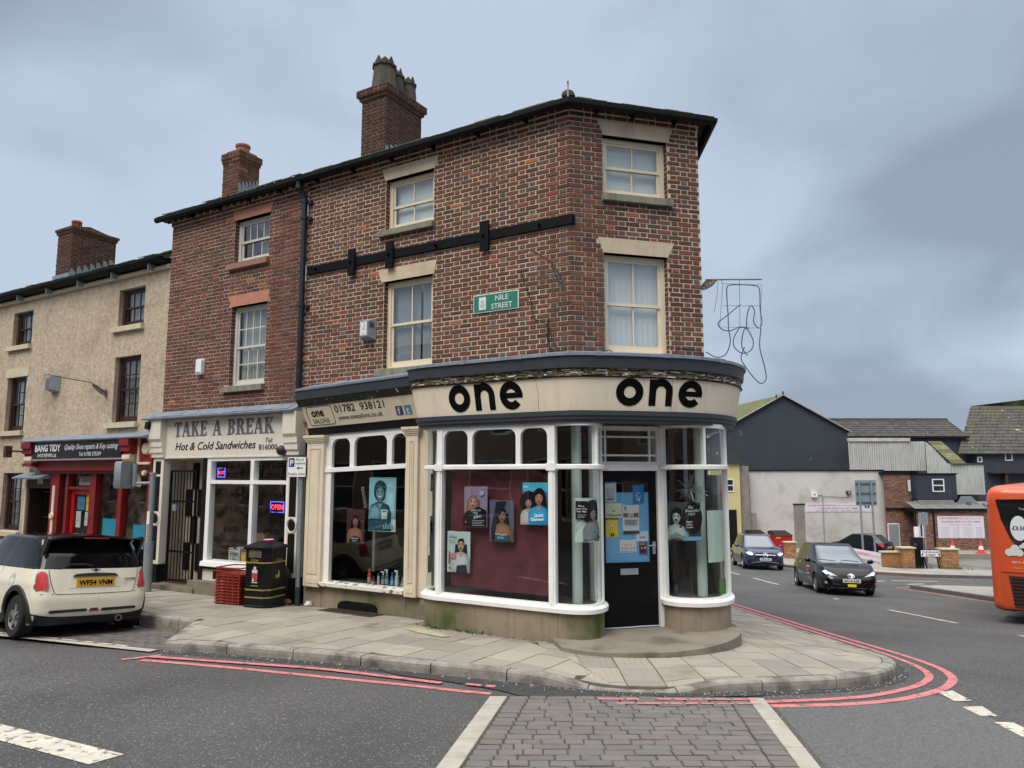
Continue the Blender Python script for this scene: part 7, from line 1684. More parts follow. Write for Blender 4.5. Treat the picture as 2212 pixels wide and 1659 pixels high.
        for j in range(len(rings) - 1):
            for i in range(A):
                f = (j * A + i, j * A + (i + 1) % A, (j + 1) * A + (i + 1) % A, (j + 1) * A + i); c = sum((V[q] for q in f), Vector()) / 4; t = (j + .5) / T; k = None
                if j < T and G['g0'] < t < G['g1']:
                    w = lerp_tab(G['w'], t); y0, y1 = lerp_tab(G['yr'], t), lerp_tab(G['yf'], t); q = (c.y - y0) / (y1 - y0)
                    if abs(c.x) < w * G.get('wsx', .9) and q > .5 and abs(c.x) < w * .97 and c.y > y1 - G.get('wd', .25): k = 'windscreen'
                    elif abs(c.x) < w * G.get('rsx', .88) and q < .5: k = 'rear_window'
                    elif abs(c.x) > w * .8:
                        for a, b in G['side']:
                            sl = G.get('slope', 0) * (t - .5)
                            if a + sl < c.y < b + sl: k = 'side_window_%d_%d' % (int(a * 100), 1 if c.x > 0 else 0)
                m = shell if k is None else gl_.setdefault(k, MB()); m.add([V[q] for q in f], [(0, 1, 2, 3)])
        def fin(m, nm, mt):
            o = m.build(nm, mt, s.t, smooth=True, recalc=False); bm = bmesh.new(); bm.from_mesh(o.data); bmesh.ops.remove_doubles(bm, verts=bm.verts, dist=1e-4); bmesh.ops.recalc_face_normals(bm, faces=bm.faces); bm.to_mesh(o.data); bm.free(); return o
        fin(shell, 'cabin', paint)
        for k, m in gl_.items(): fin(m, 'side_window' if k.startswith('side') else k, CARGL if k.startswith('side') else glass)
    def wheels(s, spokes=5, rim=.62):
        P = s.P; r_ = P['wr']
        for ya in P['ax']:
            for sg in (-1, 1):
                x = sg * (P['W'] - .11); m = MB(); N_ = 28
                prof = [(-.09, r_ * .62), (-.095, r_ * .93), (-.07, r_), (.07, r_), (.095, r_ * .93), (.09, r_ * .62)]
                vs = [Vector((x + sg * o, ya + q * math.cos(2 * math.pi * i / N_), r_ + q * math.sin(2 * math.pi * i / N_))) for o, q in prof for i in range(N_)]
                m.add(vs, [(j * N_ + i, j * N_ + (i + 1) % N_, j * N_ + N_ + (i + 1) % N_, j * N_ + N_ + i) for j in range(5) for i in range(N_)]); wo = m.build('wheel', RUBBER, s.t, smooth=True)
                R_ = r_ * rim; m = MB(); c = Vector((x + sg * .075, ya, r_)); ax_ = Vector((sg, 0, 0))
                pr = [(.012, R_ * 1.03), (.015, R_ * .93), (-.02, R_ * .88), (-.12, R_ * .86)]
                vs = [c + ax_ * o + Vector((0, q * math.cos(2 * math.pi * i / N_), q * math.sin(2 * math.pi * i / N_))) for o, q in pr for i in range(N_)]
                m.add(vs, [(j * N_ + i, j * N_ + (i + 1) % N_, j * N_ + N_ + (i + 1) % N_, j * N_ + N_ + i) for j in range(3) for i in range(N_)])
                for k in range(spokes):
                    a = 2 * math.pi * k / spokes + .3; d = Vector((0, math.cos(a), math.sin(a))); e = Vector((0, -math.sin(a), math.cos(a)))
                    p = [c - d * .0 + e * .05, c - e * .05, c + d * R_ * .92 - e * .032, c + d * R_ * .92 + e * .032]; m.add([q + ax_ * .0 for q in p] + [q - ax_ * .03 for q in p], [(0, 1, 2, 3), (4, 7, 6, 5), (0, 3, 7, 4), (1, 5, 6, 2), (2, 6, 7, 3)])
                m.cyl(c - ax_ * .02, c + ax_ * .012, .055, n=14); m.build('rim', ALLOY, wo, smooth=True)
                d = MB(); d.cyl(c - ax_ * .13, c - ax_ * .06, R_ * .9, n=20); d.build('brake_disc', BLACKP, wo)
    def plate(s, txt, x0, x1, z0, z1, front, bg, nm='number_plate'):
        y = max((s.rear((x0 + x1) / 2, (z0 + z1) / 2, 0, front).y, ), key=abs); sg = 1 if front else -1
        F = lambda u, v, w=0.0: Vector((u if not front else -u, y + sg * (.018 + w), v))
        a, b = (x0, x1) if not front else (-x1, -x0)
        m = MB(); m.box(F, a, b, z0, z1, -.02, .006); o = m.build(nm, bg, s.t)
        if txt:
            h = (z1 - z0) * .82; t = MB(); wd = text_shape(txt, .035)[2]; t.text(F, txt, (a + b) / 2, z0 + (z1 - z0) * .2, h, .009, 1, 'C', bold=.035, xs=(b - a) * .86 / (wd * h)); t.build('plate_lettering', INK, o, recalc=False)
        return o
YPL = mat('yellow_plate', S(226, 168, 40), .5, .04); WPL = mat('white_plate', S(222, 222, 218), .5, .04)
CARCREAM = mat('pepper_white_paint', S(228, 220, 200), .25, .03, 3, coat=.5, stain=S(176, 164, 138), stscale=3.5, stlo=.6, sthi=.85)
GBLACK = mat('gloss_black_paint', S(9, 9, 11), .14, .05, 3, spec=.35, coat=.25)
# ---- small cream hatchback parked in the bay
P = dict(W=.845, zb=.20, n=9, wr=.29, ra=.345, ax=(-1.25, 1.20), top=[(-1.9, .94), (-1.2, .945), (.5, .93), (.95, .90), (1.5, .80), (1.75, .72), (1.9, .66)], crown=.03,
         w=[(0, .80), (.25, .835), (.5, .845), (.75, .835), (1, .79)], yr=[(0, -1.74), (.18, -1.80), (.45, -1.80), (.62, -1.765), (1, -1.70)], yf=[(0, 1.72), (.3, 1.80), (.7, 1.78), (1, 1.70)],
         gh=dict(n=9, w=[(0, .765), (1, .635)], yr=[(0, -1.68), (.5, -1.56), (1, -1.36)], yf=[(0, .86), (1, .22)], roof=[(-1.5, 1.35), (-1.0, 1.385), (-.2, 1.39), (.4, 1.36)], crown=.035, g0=.07, g1=.90, side=[(-1.42, -.50), (-.45, .42)], wsx=.88, rsx=.91, slope=-.25))
mini = Car('parked_hatchback', 'cream hatchback with black roof spoiler parked outside the shoe repair shop', P, (-7.45, 12.06), (-.788, .616))
mini.body(CARCREAM); mini.house(GBLACK, CARGL); mini.wheels(5, .66)
rs = lambda x, z, o=0.0: mini.rear(x, z, o)
RLAMP = mat('red_tail_lamp', S(196, 58, 66), .15, .12, 20, coat=.5)
for sg in (-1, 1):
    tl = [(sg * x, z) for x, z in ((.66, .92), (.71, .925), (.74, .88), (.77, .70), (.75, .655), (.63, .655), (.605, .69), (.63, .88))]
    rim_ = mini.patch('tail_lamp', rs, tl, CHROME, .010, .02); c = (sum(p[0] for p in tl) / 8, sum(p[1] for p in tl) / 8)
    mini.patch('lens', rs, [(c[0] + (x - c[0]) * .86, c[1] + (z - c[1]) * .91) for x, z in tl], RLAMP, .018, .01, rim_)
mini.patch('boot_recess', rs, [(-.36, .685), (.36, .685), (.37, .83), (.33, .85), (-.33, .85), (-.37, .83)], CARCREAM, .004, .01)
mini.plate('WF54 VNM', -.265, .265, .70, .815, False, YPL)
mini.patch('boot_handle', rs, [(-.31, .845), (-.27, .875), (-.1, .885), (.1, .885), (.27, .875), (.31, .845), (.28, .84), (-.28, .84)], BPLAST, .03, .02)
m = MB(); F = lambda u, v, w=0.0: mini.rear(u, v, .014 + w); m.ellipse(F, 0, .925, .028, .02, 0, None, 14); m.poly(F, [(-.085, .932), (-.03, .935), (-.03, .918)], 0); m.poly(F, [(.085, .932), (.03, .918), (.03, .935)], 0); m.build('badge', BPLAST, mini.t, recalc=False)
m = MB(); m.text(F, 'COOPER', .49, .775, .042, 0, 1, 'C', bold=.03, shear=.2); m.build('badge_lettering', INK, mini.t, recalc=False)
def seam(c_, name, pts, fn): return MB().tube([fn(*p, .001) for p in pts], .0045, 4).build(name, BLACKP, c_.t)
seam(mini, 'boot_seam', [(-.62, .935), (-.585, .75), (-.54, .62), (-.5, .605), (0, .60), (.5, .605), (.54, .62), (.585, .75), (.62, .935)], rs); seam(mini, 'bumper_seam', [(-.80, .615), (-.7, .612), (-.55, .61)], rs); seam(mini, 'bumper_seam', [(.80, .615), (.7, .612), (.55, .61)], rs)
for a, b in ((-.60, -.09), (.09, .60)):
    mini.patch('bumper_strip', rs, [(a, .375), (a + .03, .395), (b - .03, .40), (b, .385), (b - .02, .365), (a + .03, .355)], BPLAST, .016, .01)
mini.patch('fog_lamp', rs, [(-.065, .36), (.065, .36), (.05, .40), (-.05, .40)], mat('dark_red_reflector', S(96, 36, 40), .3, .1), .014, .01)
m = MB(); vs = []
for i in range(33):
    x = -.82 + 1.64 * i / 32; zt = .295 + .075 * abs(x / .82) ** 4; vs += [rs(x, .19, -.02), rs(x, .20, .014), rs(x, zt, .014), rs(x, zt + .006, -.02)]
m.add(vs, [(i * 4 + k, i * 4 + k + 1, i * 4 + 5 + k, i * 4 + 4 + k) for i in range(32) for k in range(3)]); m.build('rear_valance', BPLAST, mini.t, smooth=True)
q = mini.rear(.36, .25); m = MB(); m.cyl(q + Vector((0, .15, -.01)), q + Vector((0, -.05, -.01)), .045, n=16); e_ = m.build('exhaust_pipe', CHROME, mini.t, smooth=True); MB().cyl(q + Vector((0, -.05, -.01)), q + Vector((0, -.0515, -.01)), .037, n=16).build('bore', BLACKP, e_)
for ya in P['ax']:
    for sg in (-1, 1):
        m = MB(); N_ = 26; vs = []
        for i in range(N_ + 1):
            a = math.radians(-12 + 204 * i / N_); cy, cz = math.cos(a), math.sin(a)
            for rr, o in ((.338, .0), (.345, .02), (.41, .022), (.42, .0)):
                yy, zz = ya + rr * cy, max(.17, .30 + rr * cz); p = mini.side(yy, max(zz, .22), o, sg); vs.append(Vector((p.x, yy, zz)))
        m.add(vs, [(i * 4 + k, i * 4 + k + 1, i * 4 + 5 + k, i * 4 + 4 + k) for i in range(N_) for k in range(3)]); m.build('wheel_arch', BPLAST, mini.t, smooth=True)
for sg in (-1, 1): MB().box(FW, sg * .81 - .02, sg * .81 + .02, -.88, .84, .18, .30).build('side_sill', BPLAST, mini.t)
m = MB(); N_ = 14; vs = []                                 # roof spoiler
for i in range(N_ + 1):
    x = -.64 + 1.28 * i / N_; k = abs(x) / .64
    for y, z in ((-1.30, 1.385), (-1.52, 1.405), (-1.60, 1.40), (-1.59, 1.375), (-1.50, 1.36), (-1.34, 1.33)): vs.append(Vector((x, y + .05 * k ** 2, z - .055 * k ** 2 + .012)))
m.add(vs, [(i * 6 + k, i * 6 + (k + 1) % 6, i * 6 + 6 + (k + 1) % 6, i * 6 + 6 + k) for i in range(N_) for k in range(6)] + [tuple(range(6)), tuple(range(N_ * 6, N_ * 6 + 6))]); spo = m.build('roof_spoiler', GBLACK, mini.t, smooth=True)
for sg in (-1, 1):
    MB().prism(lambda y, z, l: Vector((sg * (.655 + l), y, z)), [(-1.28, 1.36), (-1.62, 1.40), (-1.66, 1.36), (-1.60, 1.22), (-1.55, 1.12), (-1.50, 1.2), (-1.36, 1.3)], -.02, .02).build('end_plate', GBLACK, spo)
m = MB(); Fq = lambda u, v, w=0.0: Vector((-.676 - w, -1.49 - u, v)); m.ellipse(Fq, .0, 1.32, .035, .03, .002); m.rect(Fq, -.016, .016, 1.275, 1.295, .002); m.build('skull_sticker', WHITE, spo, recalc=False); m = MB(); m.ellipse(Fq, -.013, 1.32, .009, .009, .0035, None, 8); m.ellipse(Fq, .013, 1.32, .009, .009, .0035, None, 8); m.build('skull_sticker_eyes', INK, spo, recalc=False)
MB().box(FW, -.17, .17, -1.605, -1.585, 1.365, 1.385).build('brake_light', mat('dark_red_lamp', S(150, 34, 40), .3, .1), mini.t)
m = MB(); b_ = Vector((-.05, -1.69, .985)); m.tube([b_, b_ + Vector((-.1, -.0, .02)), b_ + Vector((-.33, .005, .02))], .012, 5); m.build('rear_wiper', BPLAST, mini.t)
m = MB(); m.tube([Vector((0, -1.15, 1.42)), Vector((.0, -1.32, 1.7))], .005, 5); m.build('aerial', BLACKP, mini.t)
m = MB(); N_ = 18; m.add([mini.side(-1.02 + .09 * math.cos(i * .349), .77 + .10 * math.sin(i * .349), .004, -1) for i in range(N_)], [tuple(range(N_))]); m.build('fuel_cap', mat('silver_cap', S(206, 200, 184), .3, .04, metal=.2), mini.t)
MB().tube([mini.side(-.52, z, .001, -1) for z in (.3, .5, .7, .93)], .004, 4).build('door_seam', BLACKP, mini.t)
MB().tube([mini.side(-1.7 + .2 * i, .955 - .001 * i, -.008, -1) for i in range(13)], .012, 5).build('waist_trim', BPLAST, mini.t)

# ---- black people carrier coming towards the camera
P = dict(W=.8875, zb=.20, n=6.5, wr=.315, ra=.36, ax=(-1.45, 1.33), top=[(-2.4, 1.0), (-1.5, 1.0), (.8, .98), (1.2, .99), (1.7, .90), (2.1, .78), (2.3, .70)], crown=.05,
         w=[(0, .84), (.3, .875), (.6, .8875), (1, .84)], yr=[(0, -2.22), (.4, -2.28), (1, -2.2)], yf=[(0, 2.2), (.25, 2.29), (.6, 2.26), (.85, 2.16), (1, 2.05)],
         gh=dict(n=6.5, w=[(0, .80), (1, .61)], yr=[(0, -2.15), (1, -1.75)], yf=[(0, 1.50), (.5, .98), (1, .38)], roof=[(-1.9, 1.46), (-1.0, 1.54), (0, 1.555), (.6, 1.50)], crown=.03, g0=.06, g1=.92, side=[(-1.9, -1.2), (-1.1, -.2), (-.1, .85)], wd=.75, wsx=.93, slope=-.3))
pr = Car('people_carrier', 'black people carrier with lit headlamps driving towards the camera', P, (10.86, 25.75), (-.15, -.99))
pr.body(GBLACK); pr.house(GBLACK, mat('sky_painted_car_glass', S(84, 96, 102), .05, .05, spec=1.0, coat=1.0)); pr.wheels(10, .7)  # glossy glass; its pale base colour also paints in some sky reflection
fs = lambda x, z, o=0.0: pr.rear(x, z, o, True)
for sg in (-1, 1):
    h = [(sg * x, z) for x, z in ((.84, .80), (.80, .70), (.70, .63), (.52, .62), (.40, .60), (.56, .69), (.70, .78))]
    o = pr.patch('headlamp', fs, h, mat('clear_lamp_glass', S(190, 196, 204), .1, .05, coat=.6), .012, .02); pr.patch('lit_reflector', fs, [(sg * x, z) for x, z in ((.78, .72), (.70, .655), (.60, .66), (.66, .72), (.74, .75))], LAMPON, .02, .005, o)
    o = pr.patch('fog_lamp', fs, [(sg * x, z) for x, z in ((.70, .36), (.76, .36), (.76, .43), (.70, .43))], CHROME, .012, .01)
    pr.patch('bumper_intake', fs, [(sg * x, z) for x, z in ((.60, .30), (.80, .30), (.82, .52), (.76, .50))], BPLAST, .006, .02)
    q = Vector((sg * .93, .92, 1.0)); m = MB(); m.ball(q + Vector((sg * .05, 0, .02)), .10, .07, .075, 12, 8); m.tube([q + Vector((-sg * .12, 0, -.05)), q], .02, 6); m.build('door_mirror', GBLACK, pr.t, smooth=True)
pr.patch('grille', fs, [(-.38, .63), (.38, .63), (.33, .585), (.12, .545), (-.12, .545), (-.33, .585)], BLACKP, .008, .02)
pr.patch('lower_grille', fs, [(-.52, .44), (.52, .44), (.58, .28), (.5, .26), (-.5, .26), (-.58, .28)], BLACKP, .008, .02); pr.patch('chin_strip', fs, [(-.62, .265), (.62, .265), (.6, .24), (-.6, .24)], mat('silver_chin', S(150, 154, 158), .35, .05), .014, .01)
m = MB(); F = lambda u, v, w=0.0: pr.rear(u, v, .022 + w, True)
for rx, rz in ((.095, .062), (.032, .058), (.07, .02)):
    m.tube([F(rx * math.cos(i * .314), .62 + (0 if rx != .07 else .025) + rz * math.sin(i * .314)) for i in range(21)], .008, 5)
m.build('badge', CHROME, pr.t)
pr.plate('DU16 KZS', -.26, .26, .42, .53, True, WPL); pr.plate('', -.12, .13, .295, .375, True, mat('yellow_licence_plate', S(226, 206, 50), .5, .1, 30), 'licence_plate')
m = MB(); F = lambda u, v, w=0.0: pr.side(u, v, .004 + w, 1); m.rect(F, .28, .62, .55, .82, 0, (.75, .75, .75)); m.rect(F, .42, .48, .55, .82, .002, S(206, 60, 66)); m.rect(F, .28, .62, .66, .72, .003, S(206, 60, 66)); m.build('door_sticker', PAINTC, pr.t, recalc=False)
m = MB(); m.rect(F, -.78, -.66, .86, .93, 0); m.build('taxi_badge', mat('yellow_badge', S(206, 190, 50), .5, .05), pr.t, recalc=False)
for x0 in (-.45, .25): MB().tube([Vector((x0, 1.50, 1.03)), Vector((x0 + .3, 1.42, 1.055)), Vector((x0 + .5, 1.36, 1.06))], .012, 5).build('wiper', BPLAST, pr.t)
for sg in (-1, 1): MB().tube([Vector((sg * .60, 2.0 - i * .1, 1.0)) for i in range(2)], .001, 3).build('bonnet_seam', BLACKP, pr.t)

# ---- dark blue estate car behind it
BLUE = mat('dark_blue_paint', S(38, 48, 88), .15, .05, 3, coat=.7, metal=.2)
P = dict(W=.945, zb=.24, n=7, wr=.36, ra=.41, ax=(-1.42, 1.45), top=[(-2.4, 1.06), (-1.5, 1.05), (.8, 1.03), (1.2, 1.06), (1.9, .99), (2.2, .90), (2.4, .82)], crown=.06,
         w=[(0, .90), (.3, .935), (.6, .945), (1, .89)], yr=[(0, -2.25), (.4, -2.32), (1, -2.22)], yf=[(0, 2.22), (.3, 2.33), (.7, 2.31), (.9, 2.24), (1, 2.12)],
         gh=dict(n=7, w=[(0, .84), (1, .64)], yr=[(0, -2.1), (1, -1.75)], yf=[(0, 1.12), (.5, .82), (1, .32)], roof=[(-1.9, 1.55), (-1.0, 1.60), (0, 1.61), (.6, 1.57)], crown=.03, g0=.06, g1=.92, side=[(-1.9, -1.25), (-1.15, -.25), (-.15, .75)], wd=.6, wsx=.93, slope=-.3))
gc = Car('blue_suv', 'dark blue car with chrome star grille following the black people carrier', P, (12.3, 38.1), (-.13, -.99))
gc.body(BLUE); gc.house(BLUE, MATS['sky_painted_car_glass']); gc.wheels(5, .7)
fs = lambda x, z, o=0.0: gc.rear(x, z, o, True)
for sg in (-1, 1):
    o = gc.patch('headlamp', fs, [(sg * x, z) for x, z in ((.86, .86), (.86, .76), (.74, .68), (.60, .68), (.55, .74), (.62, .82), (.74, .86))], MATS['clear_lamp_glass'], .012, .02); gc.patch('lit_reflector', fs, [(sg * x, z) for x, z in ((.82, .82), (.80, .74), (.68, .71), (.62, .75), (.70, .81))], LAMPON, .02, .005, o)
    gc.patch('side_intake', fs, [(sg * x, z) for x, z in ((.56, .58), (.82, .60), (.84, .44), (.60, .42))], BPLAST, .008, .02)
    q = Vector((sg * 1.0, .72, 1.06)); m = MB(); m.ball(q + Vector((sg * .05, 0, .02)), .11, .07, .08, 12, 8); m.tube([q + Vector((-sg * .13, 0, -.05)), q], .02, 6); m.build('door_mirror', BLUE, gc.t, smooth=True)
    MB().tube([Vector((sg * .64, .25, 1.57)), Vector((sg * .66, .1, 1.63)), Vector((sg * .66, -1.4, 1.64)), Vector((sg * .63, -1.65, 1.56))], .018, 6).build('roof_rail', CHROME, gc.t, smooth=True)
gc.patch('grille', fs, [(-.45, .80), (.45, .80), (.48, .66), (.4, .58), (-.4, .58), (-.48, .66)], BLACKP, .008, .02); gc.patch('grille_bar', fs, [(-.46, .725), (.46, .725), (.46, .69), (-.46, .69)], CHROME, .02, .01)
m = MB(); F = lambda u, v, w=0.0: gc.rear(u, v, .034 + w, True); m.tube([F(.105 * math.cos(i * .2618), .705 + .105 * math.sin(i * .2618)) for i in range(25)], .011, 5)
for a in (90, 210, 330): c_, s_ = math.cos(math.radians(a)), math.sin(math.radians(a)); m.tube([F(0, .705), F(.1 * c_, .705 + .1 * s_)], .011, 5)
m.build('badge', CHROME, gc.t); gc.plate('WX22 YBL', -.26, .26, .45, .56, True, WPL)
m = MB(); m.tube([gc.rear(x, z, .02, True) for x, z in ((-.86, .40), (-.6, .34), (-.35, .37), (-.2, .40), (.2, .40), (.35, .37), (.6, .34), (.86, .40))], .014, 6); m.build('chin_strip', CHROME, gc.t, smooth=True)

# ---- black hatchback in the car park, seen from behind
P = dict(W=.86, zb=.22, n=7, wr=.30, ra=.34, ax=(-1.25, 1.24), top=[(-2.0, .98), (-1.0, .95), (.6, .92), (1.0, .92), (1.7, .78), (2.0, .70)], crown=.04,
         w=[(0, .81), (.4, .86), (1, .81)], yr=[(0, -1.93), (.3, -1.98), (.7, -1.94), (1, -1.86)], yf=[(0, 1.9), (.4, 1.96), (1, 1.8)],
         gh=dict(n=7, w=[(0, .77), (1, .58)], yr=[(0, -1.82), (1, -1.30)], yf=[(0, 1.15), (1, .2)], roof=[(-1.5, 1.40), (-.5, 1.47), (.4, 1.44)], crown=.03, g0=.1, g1=.9, side=[(-1.4, -.5), (-.4, .7)], slope=-.3))
fi = Car('black_hatchback', 'black hatchback parked nose-in against the pale car park wall', P, (22.2, 48.3), (-.62, .78), hf=lambda x, y: -5.17)
fi.body(GBLACK); fi.house(GBLACK, mat('grey_car_glass', S(70, 78, 82), .08, .1, coat=.5)); fi.wheels(5, .66)
rs2 = lambda x, z, o=0.0: fi.rear(x, z, o)
for sg in (-1, 1): fi.patch('tail_lamp', rs2, [(sg * x, z) for x, z in ((.62, 1.0), (.76, .98), (.79, .80), (.70, .72), (.62, .8))], RLAMP, .012, .02)
fi.plate('', -.26, .26, .66, .77, False, YPL)
m = MB(); m.tube([Vector((0, -1.84, .99)), Vector((.3, -1.81, 1.02))], .012, 5); m.build('rear_wiper', BPLAST, fi.t)

# ---- orange bus leaving at the right edge
ORG = mat('orange_bus_paint', S(206, 84, 46), .3, .06, 2, coat=.3); BGL = mat('bus_black_glass', S(22, 22, 24), .08, .2, 3, coat=.4)
bl = Vector((10.68, 16.93, 0)); bt2 = Vector((.79, -.613, 0)).normalized(); bf = Vector((.613, .79, 0)).normalized()
bus = thing('bus', 'orange single-deck bus seen from behind at the right edge of the road', 'bus', (bl.x, bl.y, H(bl.x, bl.y)))
b0 = Vector((bl.x, bl.y, H(bl.x, bl.y) - .04))
FBU = lambda u, v, w=0.0: b0 + bt2 * u - bf * w + Vector((0, 0, v))
m = MB(); sec = []                                          # cross-sections along the bus, rear end rounded
def sect(y, ins, z0, z1):
    L = []; W_, r_ = 2.5, .28
    for (cx, cz, a0) in ((W_ - r_ - ins, z1 - r_, 0), (r_ + ins, z1 - r_, 90), (.12 + ins, z0 + .12, 180), (W_ - .12 - ins, z0 + .12, 270)):
        rr = r_ if a0 < 180 else .12
        for k in range(6): a = math.radians(a0 + 18 * k); L.append(FBU(cx + rr * math.cos(a), cz + rr * math.sin(a), -y))
    return L
S_ = [sect(0, .16, .42, 2.86), sect(.03, .08, .36, 2.95), sect(.12, .02, .32, 3.02), sect(.35, 0, .30, 3.05), sect(9.5, 0, .30, 3.05)]
n = len(S_[0]); vs = [p_ for q in S_ for p_ in q]; m.add(vs, [(j * n + i, j * n + (i + 1) % n, j * n + n + (i + 1) % n, j * n + n + i) for j in range(4) for i in range(n)] + [tuple(range(n)), tuple(range(4 * n, 5 * n))]); body = m.build('body', ORG, bus, smooth=True)
FBR = lambda u, v, w=0.0: FBU(u, v, .004 + w)
MB().prism(FBR, [(.20, 2.74), (2.2, 2.80), (2.2, 1.45), (.9, 1.45), (.62, 1.6), (.42, 1.9), (.28, 2.3)], 0, .008).build('rear_window', BGL, bus)
m = MB(); m.box(FBR, .95, 1.8, 2.42, 2.70, .008, .012); m.build('destination_box', mat('bus_white_panel', S(206, 204, 200), .5, .05), bus)
MB().box(FBR, .78, 1.9, 1.9, 2.3, .008, .011).build('window_pane', mat('bus_rear_pane', S(84, 96, 98), .1, .2, 3), bus)
m = MB(); m.text(FBR, '72', 1.1, 2.46, .22, .015, 1, 'L', bold=.02, col=(.05, .05, .05)); m.build('route_number', PAINTC, bus, recalc=False)
m = MB(); m.ellipse(FBR, .60, 2.12, .16, .27, .012, (.72, .78, .80)); m.text(FBR, '£3.50', .60, 2.08, .12, .014, 1, 'C', bold=.03, col=S(40, 40, 80), xs=.95); m.build('fare_roundel', PAINTC, bus, recalc=False)
for x, z, k in ((.48, 1.62, 1.0), (.82, 1.80, .6), (1.1, 1.66, .7), (.66, 1.74, .5)):
    m = MB()
    for dx, dz, rr in ((0, 0, .1), (-.09, -.03, .08), (.09, -.03, .08), (.02, .06, .08)): m.ellipse(FBR, x + dx * k, z + dz * k, rr * k, rr * k, .013 + R.uniform(0, .002), (.66, .67, .68))
    m.build('cloud_decal', PAINTC, bus, recalc=False)
for tx_, x_, z_, s_, c_ in (('zero emissions', .42, 1.36, .09, (.7, .72, .74)), ('cleaner air', .42, 1.24, .07, S(230, 170, 60)), ('Travel cleaner', .62, 2.52, .07, (.5, .5, .5))): m = MB(); m.text(FBR, tx_, x_, z_, s_, .012, 1, col=c_); m.build('bus_lettering', PAINTC, bus, recalc=False, kind='stuff')
g_ = MB().prism(FBR, [(.34, 1.08), (.72, 1.08), (.78, .42), (.42, .42)], 0, .01).build('engine_grille', mat('dark_grille', S(58, 26, 22), .7, .3, 30), bus)
for k in range(8): z = .48 + k * .075; MB().box(FBR, .40, .75, z, z + .02, .01, .02).build('slat', BLACKP, g_)
MB().box(FBR, .22, 2.3, 1.165, 1.185, 0, .02).build('ridge', ORG, bus); MB().box(FBR, .98, 1.12, .80, 1.0, 0, .015).build('rear_lamp', BLACKP, bus); MB().box(FBR, .98, 1.08, .55, .85, 0, .016).build('rear_lamp', BLACKP, bus); MB().ball(FBR(.74, .46, .01), .03).build('indicator', mat('amber_lamp', S(255, 160, 40), .3, .05, emit=(1, .5, .1), estr=1.0), bus)
for k in range(3): m = MB(); m.tube([FBU(.9 + k * .2 + .1 * math.sin(a * .4), 2.9 + .006 * a * 3, .0 - .1 * a * .35 + .07) for a in range(5)], .02, 5); m.build('yellow_stripe', mat('yellow_stripe_paint', S(240, 176, 60), .4, .05), bus)
MB().cyl(FBU(.02, 2.6, -.1), FBU(-.03, 2.66, -.1), .05, n=10).build('marker_lamp', METAL, bus)
for y in (2.2, 7.6):
    for u in (.14, 2.36): MB().cyl(FBU(u - .13, .47, -y), FBU(u + .13, .47, -y), .47, n=22).build('wheel', RUBBER, bus)
# ================================================================== car park and buildings beyond the main road
SLATEW = mat('dark_slate_render', S(58, 64, 73), .85, .1, .6, .25, 12, stain=S(84, 92, 104), stscale=1.6, stlo=.68, sthi=.74)
PALER = mat('pale_patched_render', S(204, 200, 195), .9, .08, .5, .3, 10, stain=S(168, 162, 155), stscale=.7, stlo=.5, sthi=.75)
YELR = mat('yellow_render', S(206, 194, 140), .85, .08, 1, .15, 20)
GREYR = mat('grey_cement_wall', S(140, 134, 126), .9, .16, 1.5, .3, 20)
DTILE = mat('dark_concrete_tile', S(74, 70, 68), .9, .25, 4, .3, 20, attr=True, speck=(S(190, 188, 180), 2.2, .70))
MTILE = mat('mossy_concrete_tile', S(76, 72, 66), .9, .25, 4, .3, 20, attr=True, stain=S(84, 88, 46), stscale=.45, stlo=.52, sthi=.68, speck=(S(190, 188, 180), 2.2, .70))
CORR = mat('grey_corrugated_sheet', S(196, 198, 194), .55, .1, .8, .05, 20, metal=.1, streak=(S(104, 112, 88), .45))
BRK2 = mat('yard_brick', (1, 1, 1), .9, .2, 8, .3, 30, attr=True)
PIERB = mat('buff_pier_brick', (1, 1, 1), .9, .2, 8, .3, 30, attr=True)
WUPVC = mat('white_upvc', S(226, 228, 230), .4, .04)
GZ = -5.17
def Y(y0): return FY(y0)
def tiles_xz(x0, x1, ye, ze, yr, zr, n, seed, x0r=None, x1r=None):
    """tile courses on a slope between eave (ye, ze) and ridge (yr, zr)"""
    m = MB(); r = random.Random(seed); x0r = x0 if x0r is None else x0r; x1r = x1 if x1r is None else x1r
    for j in range(n):
        t0, t1 = j / n, (j + 1.15) / n; P = lambda t, x_, x2: x_ + (x2 - x_) * t
        a0, a1, b0, b1 = P(t0, x0, x0r), P(t0, x1, x1r), P(t1, x0, x0r), P(t1, x1, x1r)
        ya, za, yb, zb = ye + (yr - ye) * t0, ze + (zr - ze) * t0 + .07, ye + (yr - ye) * t1, ze + (zr - ze) * t1 + .01
        k = max(1, int((a1 - a0) / .33)); o = .5 if j % 2 else 0
        for i in range(k):
            s0, s1 = i / k, (i + .97) / k; f = r.uniform(.75, 1.25); xa, xb, xc, xd = a0 + (a1 - a0) * s0, a0 + (a1 - a0) * s1, b0 + (b1 - b0) * s1, b0 + (b1 - b0) * s0
            m.add([(xa, ya, za - .06), (xb, ya, za - .06), (xb, ya - .004, za), (xa, ya - .004, za), (xc, yb, zb), (xd, yb, zb)], [(0, 1, 2, 3), (3, 2, 4, 5)], (f, f, f))
    return m
